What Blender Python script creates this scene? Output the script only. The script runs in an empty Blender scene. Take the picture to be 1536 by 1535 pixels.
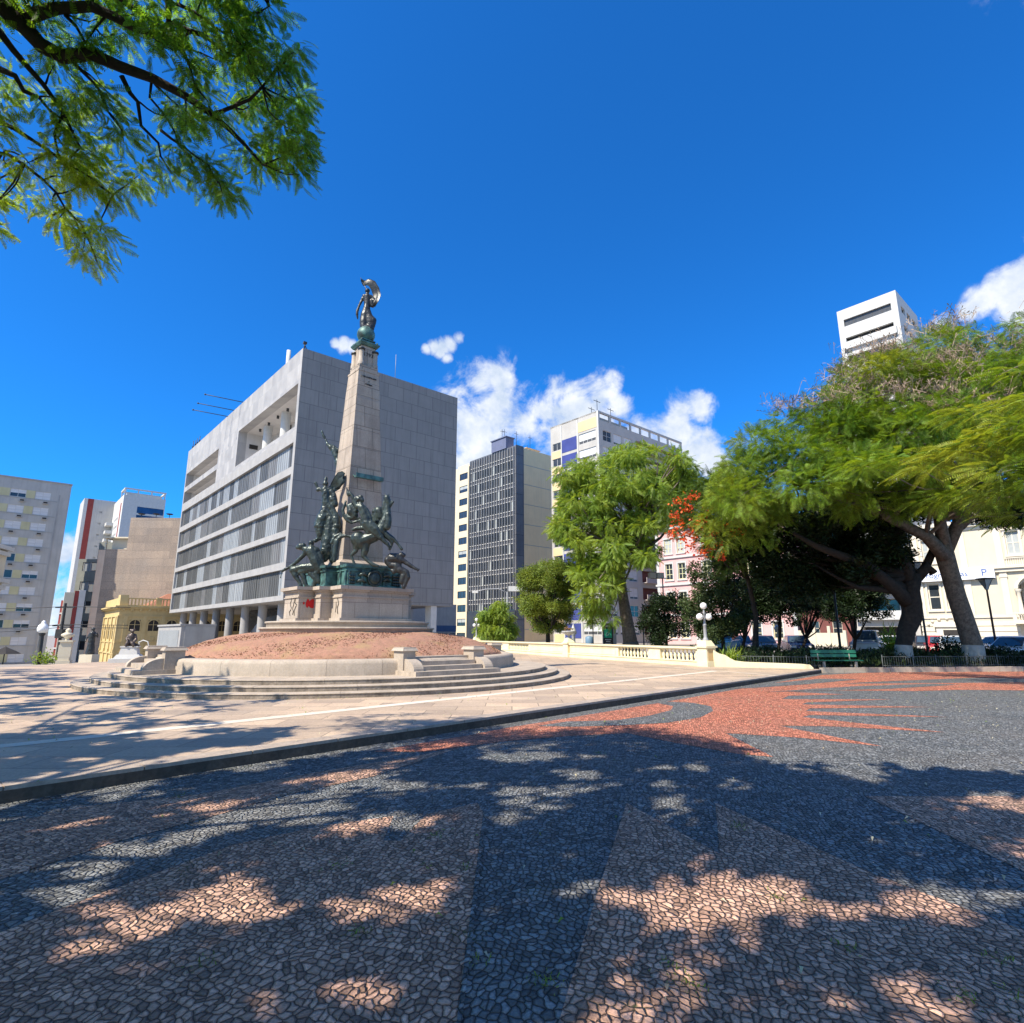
import bpy, math, random
import numpy as np
from mathutils import Vector, Matrix
random.seed(7); rng=np.random.default_rng(11)
SC=bpy.context.scene; COL=SC.collection
R=math.radians
# ------------------------------------------------------------ camera model
F=870.0; TH=R(11.9); CT,ST=math.cos(TH),math.sin(TH); EYE=1.6
def ray(u,v):
    x=(u-768)/F; y=(767.5-v)/F
    return (x,CT-y*ST,ST+y*CT)
def G(u,v,z=0.0):                     # where a sight line meets the ground
    d=ray(u,v); t=(z-EYE)/d[2]; return (d[0]*t,d[1]*t)
def P(u,v,Y):                         # a point at distance Y
    d=ray(u,v); t=Y/d[1]; return (d[0]*t,Y,EYE+d[2]*t)
def W(x,y,z):
    z=z-EYE; fw=y*CT+z*ST; up=-y*ST+z*CT
    if fw<=0.05: return (-9999,-9999)
    return (768+F*x/fw,767.5-F*up/fw)
AZ=R(41.5)
A=(math.cos(AZ),math.sin(AZ)); B=(-math.sin(AZ),math.cos(AZ))
SUN_EL=R(50); SX,SY=-.77,-.64
_n=math.hypot(SX,SY); SX/=_n; SY/=_n

# ------------------------------------------------------------ materials
MATS={}
def mat(name,c1,c2=None,scale=3.0,rough=.8,bump=0.0,bscale=None,streak=0.0,streakc=(.05,.05,.05),brick=None,metal=0.0,
        fine=0.0,spec=.3,emit=None,island=0.0,translucent=0.0,c3=None,detail=6,bvar=.14):
    if name in MATS: return MATS[name]
    m=bpy.data.materials.new(name); m.use_nodes=True; nt=m.node_tree; N=nt.nodes; L=nt.links
    bs=N['Principled BSDF']; out=N['Material Output']
    tc=N.new('ShaderNodeTexCoord'); vec=tc.outputs['Object']
    def noise(s,d=6,v=None,r=.55):
        n=N.new('ShaderNodeTexNoise'); n.inputs['Scale'].default_value=s; n.inputs['Detail'].default_value=d
        n.inputs['Roughness'].default_value=r
        L.new(v or vec,n.inputs['Vector']); return n.outputs['Fac']
    def ramp(fac,a,b):
        r=N.new('ShaderNodeMapRange'); r.inputs[1].default_value=a; r.inputs[2].default_value=b; L.new(fac,r.inputs[0]); return r.outputs[0]
    def mix(fac,a,b,mode='MIX'):
        x=N.new('ShaderNodeMix'); x.data_type='RGBA'; x.blend_type=mode
        if isinstance(fac,(int,float)): x.inputs[0].default_value=fac
        else: L.new(fac,x.inputs[0])
        for i,c in ((6,a),(7,b)):
            if isinstance(c,tuple): x.inputs[i].default_value=(*c[:3],1)
            else: L.new(c,x.inputs[i])
        return x.outputs[2]
    c2=c2 or tuple(min(1,k*.82) for k in c1)
    col=mix(ramp(noise(scale,detail),.35,.65),c1,c2)
    if c3: col=mix(ramp(noise(scale*.23,4),.52,.68),col,c3)
    hgt=None
    if brick:
        bw,bh,mo,bc,floor,off=brick
        sp=N.new('ShaderNodeSeparateXYZ'); L.new(vec,sp.inputs[0]); cb=N.new('ShaderNodeCombineXYZ')
        if floor:
            L.new(sp.outputs[0],cb.inputs[0]); L.new(sp.outputs[1],cb.inputs[1])
        else:
            ad=N.new('ShaderNodeMath'); L.new(sp.outputs[0],ad.inputs[0]); L.new(sp.outputs[1],ad.inputs[1])
            L.new(ad.outputs[0],cb.inputs[0]); L.new(sp.outputs[2],cb.inputs[1])
        bt=N.new('ShaderNodeTexBrick'); L.new(cb.outputs[0],bt.inputs['Vector'])
        bt.offset=off; bt.inputs['Scale'].default_value=1; bt.inputs['Brick Width'].default_value=bw
        bt.inputs['Row Height'].default_value=bh; bt.inputs['Mortar Size'].default_value=mo; bt.inputs['Mortar Smooth'].default_value=.3
        bt.inputs['Color1'].default_value=(1+bvar*.8,1+bvar*.7,1+bvar*.6,1); bt.inputs['Color2'].default_value=(1-bvar*1.2,1-bvar*1.15,1-bvar,1); bt.inputs['Mortar'].default_value=(1,1,1,1)
        col=mix(1.0,col,bt.outputs['Color'],'MULTIPLY')
        col=mix(bt.outputs['Fac'],col,bc); hgt=bt.outputs['Fac']
    if streak:
        mp=N.new('ShaderNodeMapping'); mp.inputs['Scale'].default_value=(2.2,2.2,.12); L.new(vec,mp.inputs[0])
        s=ramp(noise(1.0,8,mp.outputs[0],.7),.48,.75)
        mm=N.new('ShaderNodeMath'); mm.operation='MULTIPLY'; mm.inputs[1].default_value=streak; L.new(s,mm.inputs[0])
        col=mix(mm.outputs[0],col,streakc)
    if fine:
        col=mix(fine,col,mix(ramp(noise((bscale or 30),2),.35,.65),(.45,.45,.45),(1.5,1.5,1.5)),'MULTIPLY')
    if island:
        ge=N.new('ShaderNodeNewGeometry')
        r=N.new('ShaderNodeMapRange'); r.inputs[3].default_value=1-island; r.inputs[4].default_value=1+island
        L.new(ge.outputs['Random Per Island'],r.inputs[0])
        hs=N.new('ShaderNodeHueSaturation'); L.new(r.outputs[0],hs.inputs['Value']); L.new(col,hs.inputs['Color'])
        r2=N.new('ShaderNodeMapRange'); r2.inputs[3].default_value=.488; r2.inputs[4].default_value=.515
        L.new(ge.outputs['Random Per Island'],r2.inputs[0]); L.new(r2.outputs[0],hs.inputs['Hue'])
        col=hs.outputs[0]
    L.new(col,bs.inputs['Base Color'])
    bs.inputs['Roughness'].default_value=rough; bs.inputs['Metallic'].default_value=metal
    bs.inputs['Specular IOR Level'].default_value=spec
    if bump:
        b=N.new('ShaderNodeBump'); b.inputs['Strength'].default_value=bump; b.inputs['Distance'].default_value=.02
        h=noise(bscale or scale*6,5)
        if hgt:
            ma=N.new('ShaderNodeMath'); ma.operation='SUBTRACT'; L.new(h,ma.inputs[0]); L.new(hgt,ma.inputs[1]); h=ma.outputs[0]
        L.new(h,b.inputs['Height']); L.new(b.outputs[0],bs.inputs['Normal'])
    if translucent:
        tr=N.new('ShaderNodeBsdfTranslucent'); tcx=mix(1.0,col,(1.5,1.35,.5),'MULTIPLY'); L.new(tcx,tr.inputs[0])
        mx=N.new('ShaderNodeMixShader'); mx.inputs[0].default_value=translucent
        L.new(bs.outputs[0],mx.inputs[1]); L.new(tr.outputs[0],mx.inputs[2]); L.new(mx.outputs[0],out.inputs[0])
    MATS[name]=m; return m

def cobble(name,c1,c2,joint,scale=24):
    m=bpy.data.materials.new(name); m.use_nodes=True; nt=m.node_tree; N=nt.nodes; L=nt.links
    bs=N['Principled BSDF']; tc=N.new('ShaderNodeTexCoord')
    nz=N.new('ShaderNodeTexNoise'); nz.inputs['Scale'].default_value=1.3; nz.inputs['Detail'].default_value=3; L.new(tc.outputs['Object'],nz.inputs['Vector'])
    sc=N.new('ShaderNodeVectorMath'); sc.operation='SCALE'; sc.inputs[3].default_value=.22; L.new(nz.outputs['Color'],sc.inputs[0])
    ad=N.new('ShaderNodeVectorMath'); L.new(tc.outputs['Object'],ad.inputs[0]); L.new(sc.outputs[0],ad.inputs[1])
    nw=N.new('ShaderNodeTexNoise'); nw.inputs['Scale'].default_value=14; nw.inputs['Detail'].default_value=3; L.new(tc.outputs['Object'],nw.inputs['Vector'])
    sw=N.new('ShaderNodeVectorMath'); sw.operation='SCALE'; sw.inputs[3].default_value=.035; L.new(nw.outputs['Color'],sw.inputs[0])
    a2=N.new('ShaderNodeVectorMath'); L.new(ad.outputs[0],a2.inputs[0]); L.new(sw.outputs[0],a2.inputs[1])
    mp=N.new('ShaderNodeMapping'); mp.inputs['Rotation'].default_value=(0,0,R(18)); mp.inputs['Scale'].default_value=(1,.78,0); L.new(a2.outputs[0],mp.inputs[0])
    def vor(feat):
        v=N.new('ShaderNodeTexVoronoi'); v.voronoi_dimensions='2D'; v.feature=feat; v.inputs['Scale'].default_value=scale; v.inputs['Randomness'].default_value=.82; v.distance='MINKOWSKI'; v.inputs['Exponent'].default_value=3.2
        L.new(mp.outputs[0],v.inputs['Vector']); return v
    vc=vor('F1'); vf2=vor('F2'); sb=N.new('ShaderNodeMath'); sb.operation='SUBTRACT'; L.new(vf2.outputs['Distance'],sb.inputs[0]); L.new(vc.outputs['Distance'],sb.inputs[1])
    class ve: outputs={'Distance':sb.outputs[0]}
    def rng_(s,a,b,c=0,d=1):
        r=N.new('ShaderNodeMapRange'); r.inputs[1].default_value=a; r.inputs[2].default_value=b; r.inputs[3].default_value=c; r.inputs[4].default_value=d
        L.new(s,r.inputs[0]); return r.outputs[0]
    def mix(f,a,b,mode='MIX'):
        x=N.new('ShaderNodeMix'); x.data_type='RGBA'; x.blend_type=mode
        if isinstance(f,(int,float)): x.inputs[0].default_value=f
        else: L.new(f,x.inputs[0])
        for i,c in ((6,a),(7,b)):
            if isinstance(c,tuple): x.inputs[i].default_value=(*c,1)
            else: L.new(c,x.inputs[i])
        return x.outputs[2]
    sp=N.new('ShaderNodeSeparateColor'); L.new(vc.outputs['Color'],sp.inputs[0])
    col=mix(sp.outputs[0],c1,c2)
    hs=N.new('ShaderNodeHueSaturation'); L.new(col,hs.inputs['Color']); L.new(rng_(sp.outputs[1],0,1,.5,1.5),hs.inputs['Value']); col=hs.outputs[0]
    # broad wear and dirt patches, plus grit on each stone
    n2=N.new('ShaderNodeTexNoise'); n2.inputs['Scale'].default_value=.7; n2.inputs['Detail'].default_value=5; L.new(tc.outputs['Object'],n2.inputs['Vector'])
    col=mix(rng_(n2.outputs[0],.4,.7,0,.25),col,(.26,.22,.18))
    n3=N.new('ShaderNodeTexNoise'); n3.inputs['Scale'].default_value=60; n3.inputs['Detail'].default_value=4; L.new(tc.outputs['Object'],n3.inputs['Vector'])
    col=mix(.45,col,mix(rng_(n3.outputs[0],.35,.65),(.6,.6,.6),(1.4,1.4,1.4)),'MULTIPLY')
    # tufts of moss in joints
    n4=N.new('ShaderNodeTexNoise'); n4.inputs['Scale'].default_value=1.9; n4.inputs['Detail'].default_value=3; L.new(tc.outputs['Object'],n4.inputs['Vector'])
    jc=mix(rng_(n4.outputs[0],.62,.70),joint,(.07,.10,.03))
    jn=rng_(ve.outputs['Distance'],.0,.15)
    col=mix(jn,jc,col)
    L.new(col,bs.inputs['Base Color']); bs.inputs['Roughness'].default_value=.8; bs.inputs['Specular IOR Level'].default_value=.2
    ht=rng_(ve.outputs['Distance'],0,.38)
    pw=N.new('ShaderNodeMath'); pw.operation='POWER'; pw.inputs[1].default_value=.5; L.new(ht,pw.inputs[0])
    tilt=N.new('ShaderNodeMath'); tilt.operation='MULTIPLY_ADD'; tilt.inputs[1].default_value=.35; L.new(n3.outputs[0],tilt.inputs[0]); L.new(pw.outputs[0],tilt.inputs[2])
    t2=N.new('ShaderNodeMath'); t2.operation='MULTIPLY_ADD'; t2.inputs[1].default_value=.5; L.new(sp.outputs[2],t2.inputs[0]); L.new(tilt.outputs[0],t2.inputs[2])
    b=N.new('ShaderNodeBump'); b.inputs['Strength'].default_value=1.0; b.inputs['Distance'].default_value=.03; L.new(t2.outputs[0],b.inputs['Height']); L.new(b.outputs[0],bs.inputs['Normal'])
    MATS[name]=m; return m

# ------------------------------------------------------------ mesh builder
class MB:
    def __init__(s): s.v=[]; s.f=[]; s.m=[]; s.sm=[]; s.mi=0; s.T=None
    def add(s,vs,fs,smooth=False):
        o=len(s.v)
        if s.T is not None: vs=[tuple(s.T@Vector(p)) for p in vs]
        s.v+= [tuple(p) for p in vs]; s.f+=[tuple(i+o for i in f) for f in fs]; s.m+=[s.mi]*len(fs); s.sm+=[smooth]*len(fs); return s
    def box(s,x0,x1,y0,y1,z0,z1):
        if x1<x0:x0,x1=x1,x0
        if y1<y0:y0,y1=y1,y0
        return s.add([(x0,y0,z0),(x1,y0,z0),(x1,y1,z0),(x0,y1,z0),(x0,y0,z1),(x1,y0,z1),(x1,y1,z1),(x0,y1,z1)],
              [(0,3,2,1),(4,5,6,7),(0,1,5,4),(1,2,6,5),(2,3,7,6),(3,0,4,7)])
    def frus(s,x0,x1,y0,y1,z0,X0,X1,Y0,Y1,z1):
        return s.add([(x0,y0,z0),(x1,y0,z0),(x1,y1,z0),(x0,y1,z0),(X0,Y0,z1),(X1,Y0,z1),(X1,Y1,z1),(X0,Y1,z1)],
              [(0,3,2,1),(4,5,6,7),(0,1,5,4),(1,2,6,5),(2,3,7,6),(3,0,4,7)])
    def prism(s,pts,z0,z1):
        n=len(pts); a=sum(pts[i][0]*pts[(i+1)%n][1]-pts[(i+1)%n][0]*pts[i][1] for i in range(n))
        if a<0: pts=pts[::-1]
        return s.add([(x,y,z0) for x,y in pts]+[(x,y,z1) for x,y in pts],
              [tuple(range(n))[::-1],tuple(range(n,2*n))]+[(i,(i+1)%n,n+(i+1)%n,n+i) for i in range(n)])
    def sheet(s,pts,z):
        n=len(pts); a=sum(pts[i][0]*pts[(i+1)%n][1]-pts[(i+1)%n][0]*pts[i][1] for i in range(n))
        if a<0: pts=pts[::-1]
        return s.add([(x,y,z) for x,y in pts],[tuple(range(n))])
    def lathe(s,prof,c=(0,0,0),seg=32,a0=0,a1=2*math.pi,smooth=True):
        full=abs(a1-a0-2*math.pi)<1e-6; n=seg if full else seg+1
        vs=[]
        for r,z in prof:
            for i in range(n):
                t=a0+(a1-a0)*i/seg; vs.append((c[0]+r*math.cos(t),c[1]+r*math.sin(t),c[2]+z))
        fs=[]
        for j in range(len(prof)-1):
            for i in range(seg):
                k=(i+1)%n if full else i+1
                fs.append((j*n+i,j*n+k,(j+1)*n+k,(j+1)*n+i))
        return s.add(vs,fs,smooth)
    def tube(s,pts,rs,seg=8,cap=True):
        pts=[Vector(p) for p in pts]
        if isinstance(rs,(int,float)): rs=[rs]*len(pts)
        vs=[];fs=[]; ref=Vector((0.3,0.2,1)).normalized()
        for i,p in enumerate(pts):
            d=(pts[min(i+1,len(pts)-1)]-pts[max(i-1,0)])
            if d.length<1e-9: d=Vector((0,0,1))
            d.normalize()
            if abs(d.dot(ref))>.97: ref=Vector((1,.1,.1)).normalized()
            x=d.cross(ref).normalized(); y=d.cross(x)
            for k in range(seg):
                t=2*math.pi*k/seg; q=p+(x*math.cos(t)+y*math.sin(t))*rs[i]; vs.append(tuple(q))
        for i in range(len(pts)-1):
            for k in range(seg):
                fs.append((i*seg+k,i*seg+(k+1)%seg,(i+1)*seg+(k+1)%seg,(i+1)*seg+k))
        if cap: fs.append(tuple(range(seg))[::-1]); fs.append(tuple(range((len(pts)-1)*seg,len(pts)*seg)))
        return s.add(vs,fs,True)
    def ball(s,c,r,seg=14,rings=9,sc=(1,1,1)):
        vs=[(c[0],c[1],c[2]-r*sc[2])]; fs=[]
        for j in range(1,rings):
            t=math.pi*j/rings-math.pi/2
            for i in range(seg):
                a=2*math.pi*i/seg; vs.append((c[0]+r*sc[0]*math.cos(t)*math.cos(a),c[1]+r*sc[1]*math.cos(t)*math.sin(a),c[2]+r*sc[2]*math.sin(t)))
        vs.append((c[0],c[1],c[2]+r*sc[2])); T=len(vs)-1
        for i in range(seg):
            k=(i+1)%seg; fs.append((0,1+k,1+i)); fs.append((T,T-seg+i,T-seg+k))
            for j in range(rings-2): fs.append((1+j*seg+i,1+j*seg+k,1+(j+1)*seg+k,1+(j+1)*seg+i))
        return s.add(vs,fs,True)
    def wall(s,face,u0,u1,z0,z1,holes,depth,at=0.0):
        """flat wall with real openings; face 'R': y=at plane looking -y, 'L': x=at plane looking -x. holes (a,b,c,d)=u0,u1,z0,z1"""
        us=sorted({u0,u1,*[round(h[0],4) for h in holes],*[round(h[1],4) for h in holes]}); zs=sorted({z0,z1,*[round(h[2],4) for h in holes],*[round(h[3],4) for h in holes]})
        def pt(u,z,d): return (u,at+d,z) if face=='R' else (at+d,u,z)
        for i in range(len(us)-1):
            # merge vertical runs
            run=None
            for j in range(len(zs)-1):
                cu=(us[i]+us[i+1])/2; cz=(zs[j]+zs[j+1])/2
                hole=any(h[0]<cu<h[1] and h[2]<cz<h[3] for h in holes)
                if not hole:
                    if run is None: run=[zs[j],zs[j+1]]
                    else: run[1]=zs[j+1]
                if (hole or j==len(zs)-2) and run:
                    q=[pt(us[i],run[0],0),pt(us[i+1],run[0],0),pt(us[i+1],run[1],0),pt(us[i],run[1],0)]
                    s.add(q if face=='R' else q[::-1],[(0,1,2,3)]); run=None
        for a,b,c,d in holes:
            for q in ([pt(a,c,0),pt(b,c,0),pt(b,c,depth),pt(a,c,depth)],[pt(a,d,0),pt(a,d,depth),pt(b,d,depth),pt(b,d,0)],
                      [pt(a,c,0),pt(a,c,depth),pt(a,d,depth),pt(a,d,0)],[pt(b,c,0),pt(b,d,0),pt(b,d,depth),pt(b,c,depth)]):
                s.add(q if face=='R' else q[::-1],[(0,1,2,3)])
        return s
    def mesh(s,name,mats,off=(0,0,0),inv=None):
        me=bpy.data.meshes.new(name); vs=s.v
        if inv is not None: vs=[tuple(inv@Vector(p)) for p in vs]
        me.from_pydata(vs,[],s.f)
        for m in (mats if isinstance(mats,(list,tuple)) else [mats]): me.materials.append(m)
        me.polygons.foreach_set('material_index',s.m); me.polygons.foreach_set('use_smooth',s.sm); me.update(); return me
    def obj(s,name,mats,parent=None,world=False,loc=None):
        """world=True: vertices are in world space and parent sits elsewhere"""
        inv=None
        if world and parent is not None: inv=(Matrix.Translation(parent.location)@Matrix.Rotation(parent.rotation_euler.z,4,'Z')).inverted()
        if world and parent is None and loc is not None: inv=Matrix.Translation(loc).inverted()
        o=bpy.data.objects.new(name,s.mesh(name,mats,inv=inv)); COL.objects.link(o)
        if parent is not None: o.parent=parent
        elif loc is not None: o.location=loc
        return o
def tag(o,label,cat,group=None):
    o['label']=label; o['category']=cat
    if group: o['group']=group
    return o
def thing(name,label,cat,loc=(0,0,0),rz=0,group=None):
    o=bpy.data.objects.new(name,None); COL.objects.link(o); o.location=loc; o.rotation_euler=(0,0,rz); o.empty_display_size=.3
    return tag(o,label,cat,group)
def struct(o,kind='structure'): o['kind']=kind; return o
def copy_tree(o,parent=None):
    c=o.copy(); COL.objects.link(c); c.parent=parent
    for ch in list(o.children): copy_tree(ch,c)
    return c
def place(me,name,parent,loc,rz=0):
    o=bpy.data.objects.new(name,me); COL.objects.link(o); o.parent=parent; o.location=loc; o.rotation_euler=(0,0,rz); return o
def text(body,size,mats,parent,loc,rot,name='lettering',ext=.01,align='CENTER'):
    cu=bpy.data.curves.new('t','FONT'); cu.body=body; cu.size=size; cu.extrude=ext; cu.align_x=align; cu.align_y='CENTER'
    t=bpy.data.objects.new('t',cu); COL.objects.link(t)
    dg=bpy.context.evaluated_depsgraph_get(); me=bpy.data.meshes.new_from_object(t.evaluated_get(dg)); me.name=name
    bpy.data.objects.remove(t); me.materials.clear(); me.materials.append(mats)
    o=bpy.data.objects.new(name,me); COL.objects.link(o); o.parent=parent; o.location=loc; o.rotation_euler=rot; return o

# ------------------------------------------------------------ palette
m_basalt=cobble('basalt_cobbles',(.14,.155,.165),(.23,.235,.23),(.05,.048,.047))
m_pink=cobble('red_granite_cobbles',(.56,.185,.115),(.66,.26,.16),(.09,.05,.04))
m_brown=cobble('brown_granite_cobbles',(.58,.35,.25),(.43,.27,.20),(.12,.08,.062))
m_slab=mat('plaza_slabs',(.50,.385,.275),(.42,.32,.235),scale=1.2,rough=.7,bump=.15,bscale=30,brick=(1.1,.62,.011,(.22,.175,.135),True,.5),fine=.22,bvar=.2,c3=(.37,.30,.235))
m_strip=mat('pale_granite_strip',(.66,.58,.48),(.60,.52,.42),scale=2,fine=.12,bscale=40)
m_kerbf=mat('shaded_dirty_kerb_face',(.065,.05,.04),(.11,.085,.065),scale=3,bump=.4,bscale=20,fine=.3)  # dirt, with the shade of the unlit front put into the colour
m_kerb=mat('kerb_granite',(.40,.33,.27),(.30,.25,.21),scale=5,bump=.4,bscale=25,fine=.2)
m_granite=mat('monument_granite',(.44,.375,.305),(.37,.315,.255),scale=2.5,rough=.8,bump=.25,bscale=25,streak=.35,streakc=(.2,.16,.12),fine=.15)
m_steps=mat('step_granite',(.46,.385,.305),(.38,.32,.255),scale=2,rough=.8,bump=.25,bscale=25,fine=.18,streak=.55,streakc=(.13,.11,.085))
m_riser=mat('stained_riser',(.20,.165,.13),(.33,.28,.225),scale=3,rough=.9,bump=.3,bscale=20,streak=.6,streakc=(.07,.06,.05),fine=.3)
m_block=mat('granite_blocks',(.44,.375,.305),(.37,.315,.26),scale=1.6,rough=.8,bump=.2,bscale=25,streak=.45,streakc=(.22,.18,.14),brick=(.92,.62,.012,(.27,.22,.18),False,.5),fine=.12)
m_mound=mat('dry_groundcover',(.37,.195,.135),(.29,.165,.11),scale=7,rough=.95,bump=.6,bscale=40,fine=.3,c3=(.34,.22,.12))
m_bronze=mat('bronze_patina',(.026,.034,.032),(.065,.088,.078),scale=4,rough=.36,metal=.35,bump=.3,bscale=30,spec=.5,c3=(.03,.042,.04))
m_verd=mat('verdigris',(.10,.23,.205),(.03,.05,.046),scale=3.5,rough=.5,metal=.2,bump=.3,bscale=20,spec=.5)
m_dkbr=mat('dark_bronze',(.03,.03,.033),(.055,.06,.058),scale=5,rough=.4,metal=.4,bump=.3,bscale=20,spec=.5)
m_red=mat('red_spray_paint',(.62,.02,.02),(.5,.02,.02))
m_blk=mat('black_paint',(.02,.02,.022),(.03,.03,.03),rough=.5)
m_conc=mat('pale_concrete',(.38,.375,.365),(.32,.315,.31),scale=.8,rough=.85,bump=.15,bscale=12,streak=.35,streakc=(.30,.29,.28),fine=.06)
m_concw=mat('marble_panels',(.40,.395,.385),(.33,.325,.32),scale=.6,rough=.7,streak=.45,streakc=(.33,.32,.31),brick=(1.05,1.9,.012,(.30,.30,.31),False,.35))
m_side=mat('side_wall_panels',(.255,.255,.25),(.235,.235,.23),scale=.7,rough=.85,streak=.8,streakc=(.16,.16,.16),brick=(2.1,1.72,.04,(.15,.15,.155),False,.43),fine=.08,bvar=.06)
m_white=mat('white_paint',(.58,.58,.56),(.52,.52,.50),scale=1.5,streak=.15,streakc=(.4,.4,.38))
m_cream=mat('cream_stucco',(.66,.60,.46),(.62,.55,.42),scale=1.2,streak=.22,streakc=(.50,.43,.33))
m_bal=mat('pale_yellow_stucco',(.76,.69,.47),(.72,.64,.41),scale=1.5,streak=.25,streakc=(.50,.40,.24),bump=.1,bscale=30)
m_tan=mat('shaded_stucco',(.62,.43,.20),(.56,.38,.17),scale=2)  # tan tone carries the shade on the pillars' side faces
m_yel=mat('yellow_stucco',(.62,.49,.25),(.55,.43,.21),scale=1,streak=.35,streakc=(.40,.30,.13))
m_beige=mat('beige_wall',(.58,.48,.34),(.53,.43,.30),scale=.5,streak=.4,streakc=(.38,.31,.22),fine=.05)
m_flank=mat('beige_flank',(.84,.64,.38),(.78,.59,.35),scale=.5,streak=.4,streakc=(.5,.42,.3),fine=.05)
m_grey=mat('grey_render',(.40,.40,.39),(.34,.34,.33),scale=.6,streak=.4,streakc=(.22,.22,.21))
m_apt=mat('apartment_render',(.47,.465,.44),(.41,.41,.39),scale=.5,streak=.5,streakc=(.27,.27,.25))
m_aptw=mat('shutter_panels',(.68,.69,.69),(.60,.62,.63),scale=.4,brick=(3,.1,.006,(.45,.46,.47),False,0))
m_apty=mat('yellowish_panels',(.56,.53,.33),(.50,.47,.28),scale=.6,streak=.3,streakc=(.33,.3,.2))
m_glass=mat('window_glass',(.018,.022,.028),(.05,.06,.07),scale=.35,rough=.08,spec=.8)
m_bluegl=mat('blue_glass',(.02,.05,.16),(.01,.02,.07),scale=.3,rough=.1,spec=.8)
m_dark=mat('dark_opening',(.03,.028,.026),(.045,.04,.038),scale=1)
m_louv=[mat('louvre_grey',(.15,.155,.15),(.12,.125,.12),scale=.5,rough=.5,brick=(.07,9,.012,(.09,.09,.09),False,0)),
        mat('louvre_pale',(.34,.37,.38),(.29,.315,.33),scale=.5,rough=.5,brick=(.09,9,.014,(.22,.23,.24),False,0)),
        mat('louvre_dark',(.10,.105,.105),(.12,.125,.12),scale=.5,rough=.5,brick=(.07,9,.012,(.06,.06,.06),False,0)),
        mat('louvre_mid',(.20,.205,.20),(.17,.17,.17),scale=.5,rough=.5,brick=(.08,9,.012,(.15,.15,.15),False,0))]
m_redp=mat('dull_red_paint',(.30,.06,.05),(.25,.05,.045),scale=1)
m_brn=mat('red_brown_paint',(.22,.07,.05),(.18,.06,.045),scale=1,streak=.2)
m_pinkw=mat('pink_stucco',(.72,.44,.42),(.67,.40,.38),scale=.8,streak=.3,streakc=(.5,.33,.3))
m_brownw=mat('weathered_party_wall',(.36,.29,.23),(.29,.24,.20),scale=.5,streak=.35,streakc=(.19,.16,.14),bump=.3,bscale=6,c3=(.27,.24,.215),fine=.25,brick=(9,1.1,.03,(.27,.22,.18),False,.4))
m_iron=mat('dark_iron',(.03,.033,.035),(.05,.05,.05),rough=.5,spec=.4)
m_steel=mat('grey_pole',(.33,.34,.35),(.28,.29,.3),rough=.5,spec=.4)
m_globe=mat('milk_glass_globe',(.85,.85,.83),(.82,.82,.8),rough=.25,spec=.5)
m_bark=mat('grey_bark',(.20,.165,.13),(.11,.09,.07),scale=7,rough=.95,bump=1,bscale=18,fine=.3)
m_barkd=mat('dark_bark',(.045,.037,.03),(.025,.022,.019),scale=7,rough=.95,bump=1,bscale=18)
m_lime=mat('limewash_bark',(.42,.42,.39),(.34,.33,.30),scale=6,rough=.95,bump=.6,bscale=20)
m_l_fern=mat('ferny_leaves',(.17,.32,.03),(.11,.25,.05),scale=.9,rough=.5,island=.5,translucent=.6,c3=(.32,.42,.04))
m_l_lime=mat('bright_green_leaves',(.29,.37,.055),(.17,.27,.045),scale=.6,rough=.5,island=.4,translucent=.42)
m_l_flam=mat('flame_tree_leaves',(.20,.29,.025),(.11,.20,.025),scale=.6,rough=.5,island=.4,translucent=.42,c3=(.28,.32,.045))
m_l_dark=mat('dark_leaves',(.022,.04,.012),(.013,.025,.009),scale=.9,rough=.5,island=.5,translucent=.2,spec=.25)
m_l_mid=mat('mid_green_leaves',(.24,.30,.05),(.14,.20,.04),scale=.8,rough=.5,island=.45,translucent=.35)
m_flower=mat('orange_red_flowers',(.72,.13,.03),(.62,.07,.03),scale=3,rough=.5,island=.3,translucent=.3)
m_twig=mat('dry_seed_twigs',(.34,.25,.18),(.24,.17,.13),scale=3,rough=.9,island=.4)
m_green=mat('green_bench_paint',(.015,.13,.07),(.02,.16,.09),rough=.4,spec=.5)
m_soil=mat('planting_soil',(.09,.065,.045),(.06,.045,.032),scale=4,bump=1,bscale=20,fine=.4)
m_asph=mat('street_asphalt',(.055,.055,.058),(.07,.07,.07),scale=1,fine=.2,bump=.2,bscale=40)
m_pave=mat('far_pavement',(.33,.29,.25),(.27,.24,.21),scale=.6,fine=.2,bscale=12)
m_tile=mat('roof_tiles',(.36,.16,.10),(.28,.13,.09),scale=2,fine=.3,bscale=8)
m_tyre=mat('tyre_rubber',(.02,.02,.02),(.03,.03,.03),rough=.8)

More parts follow.
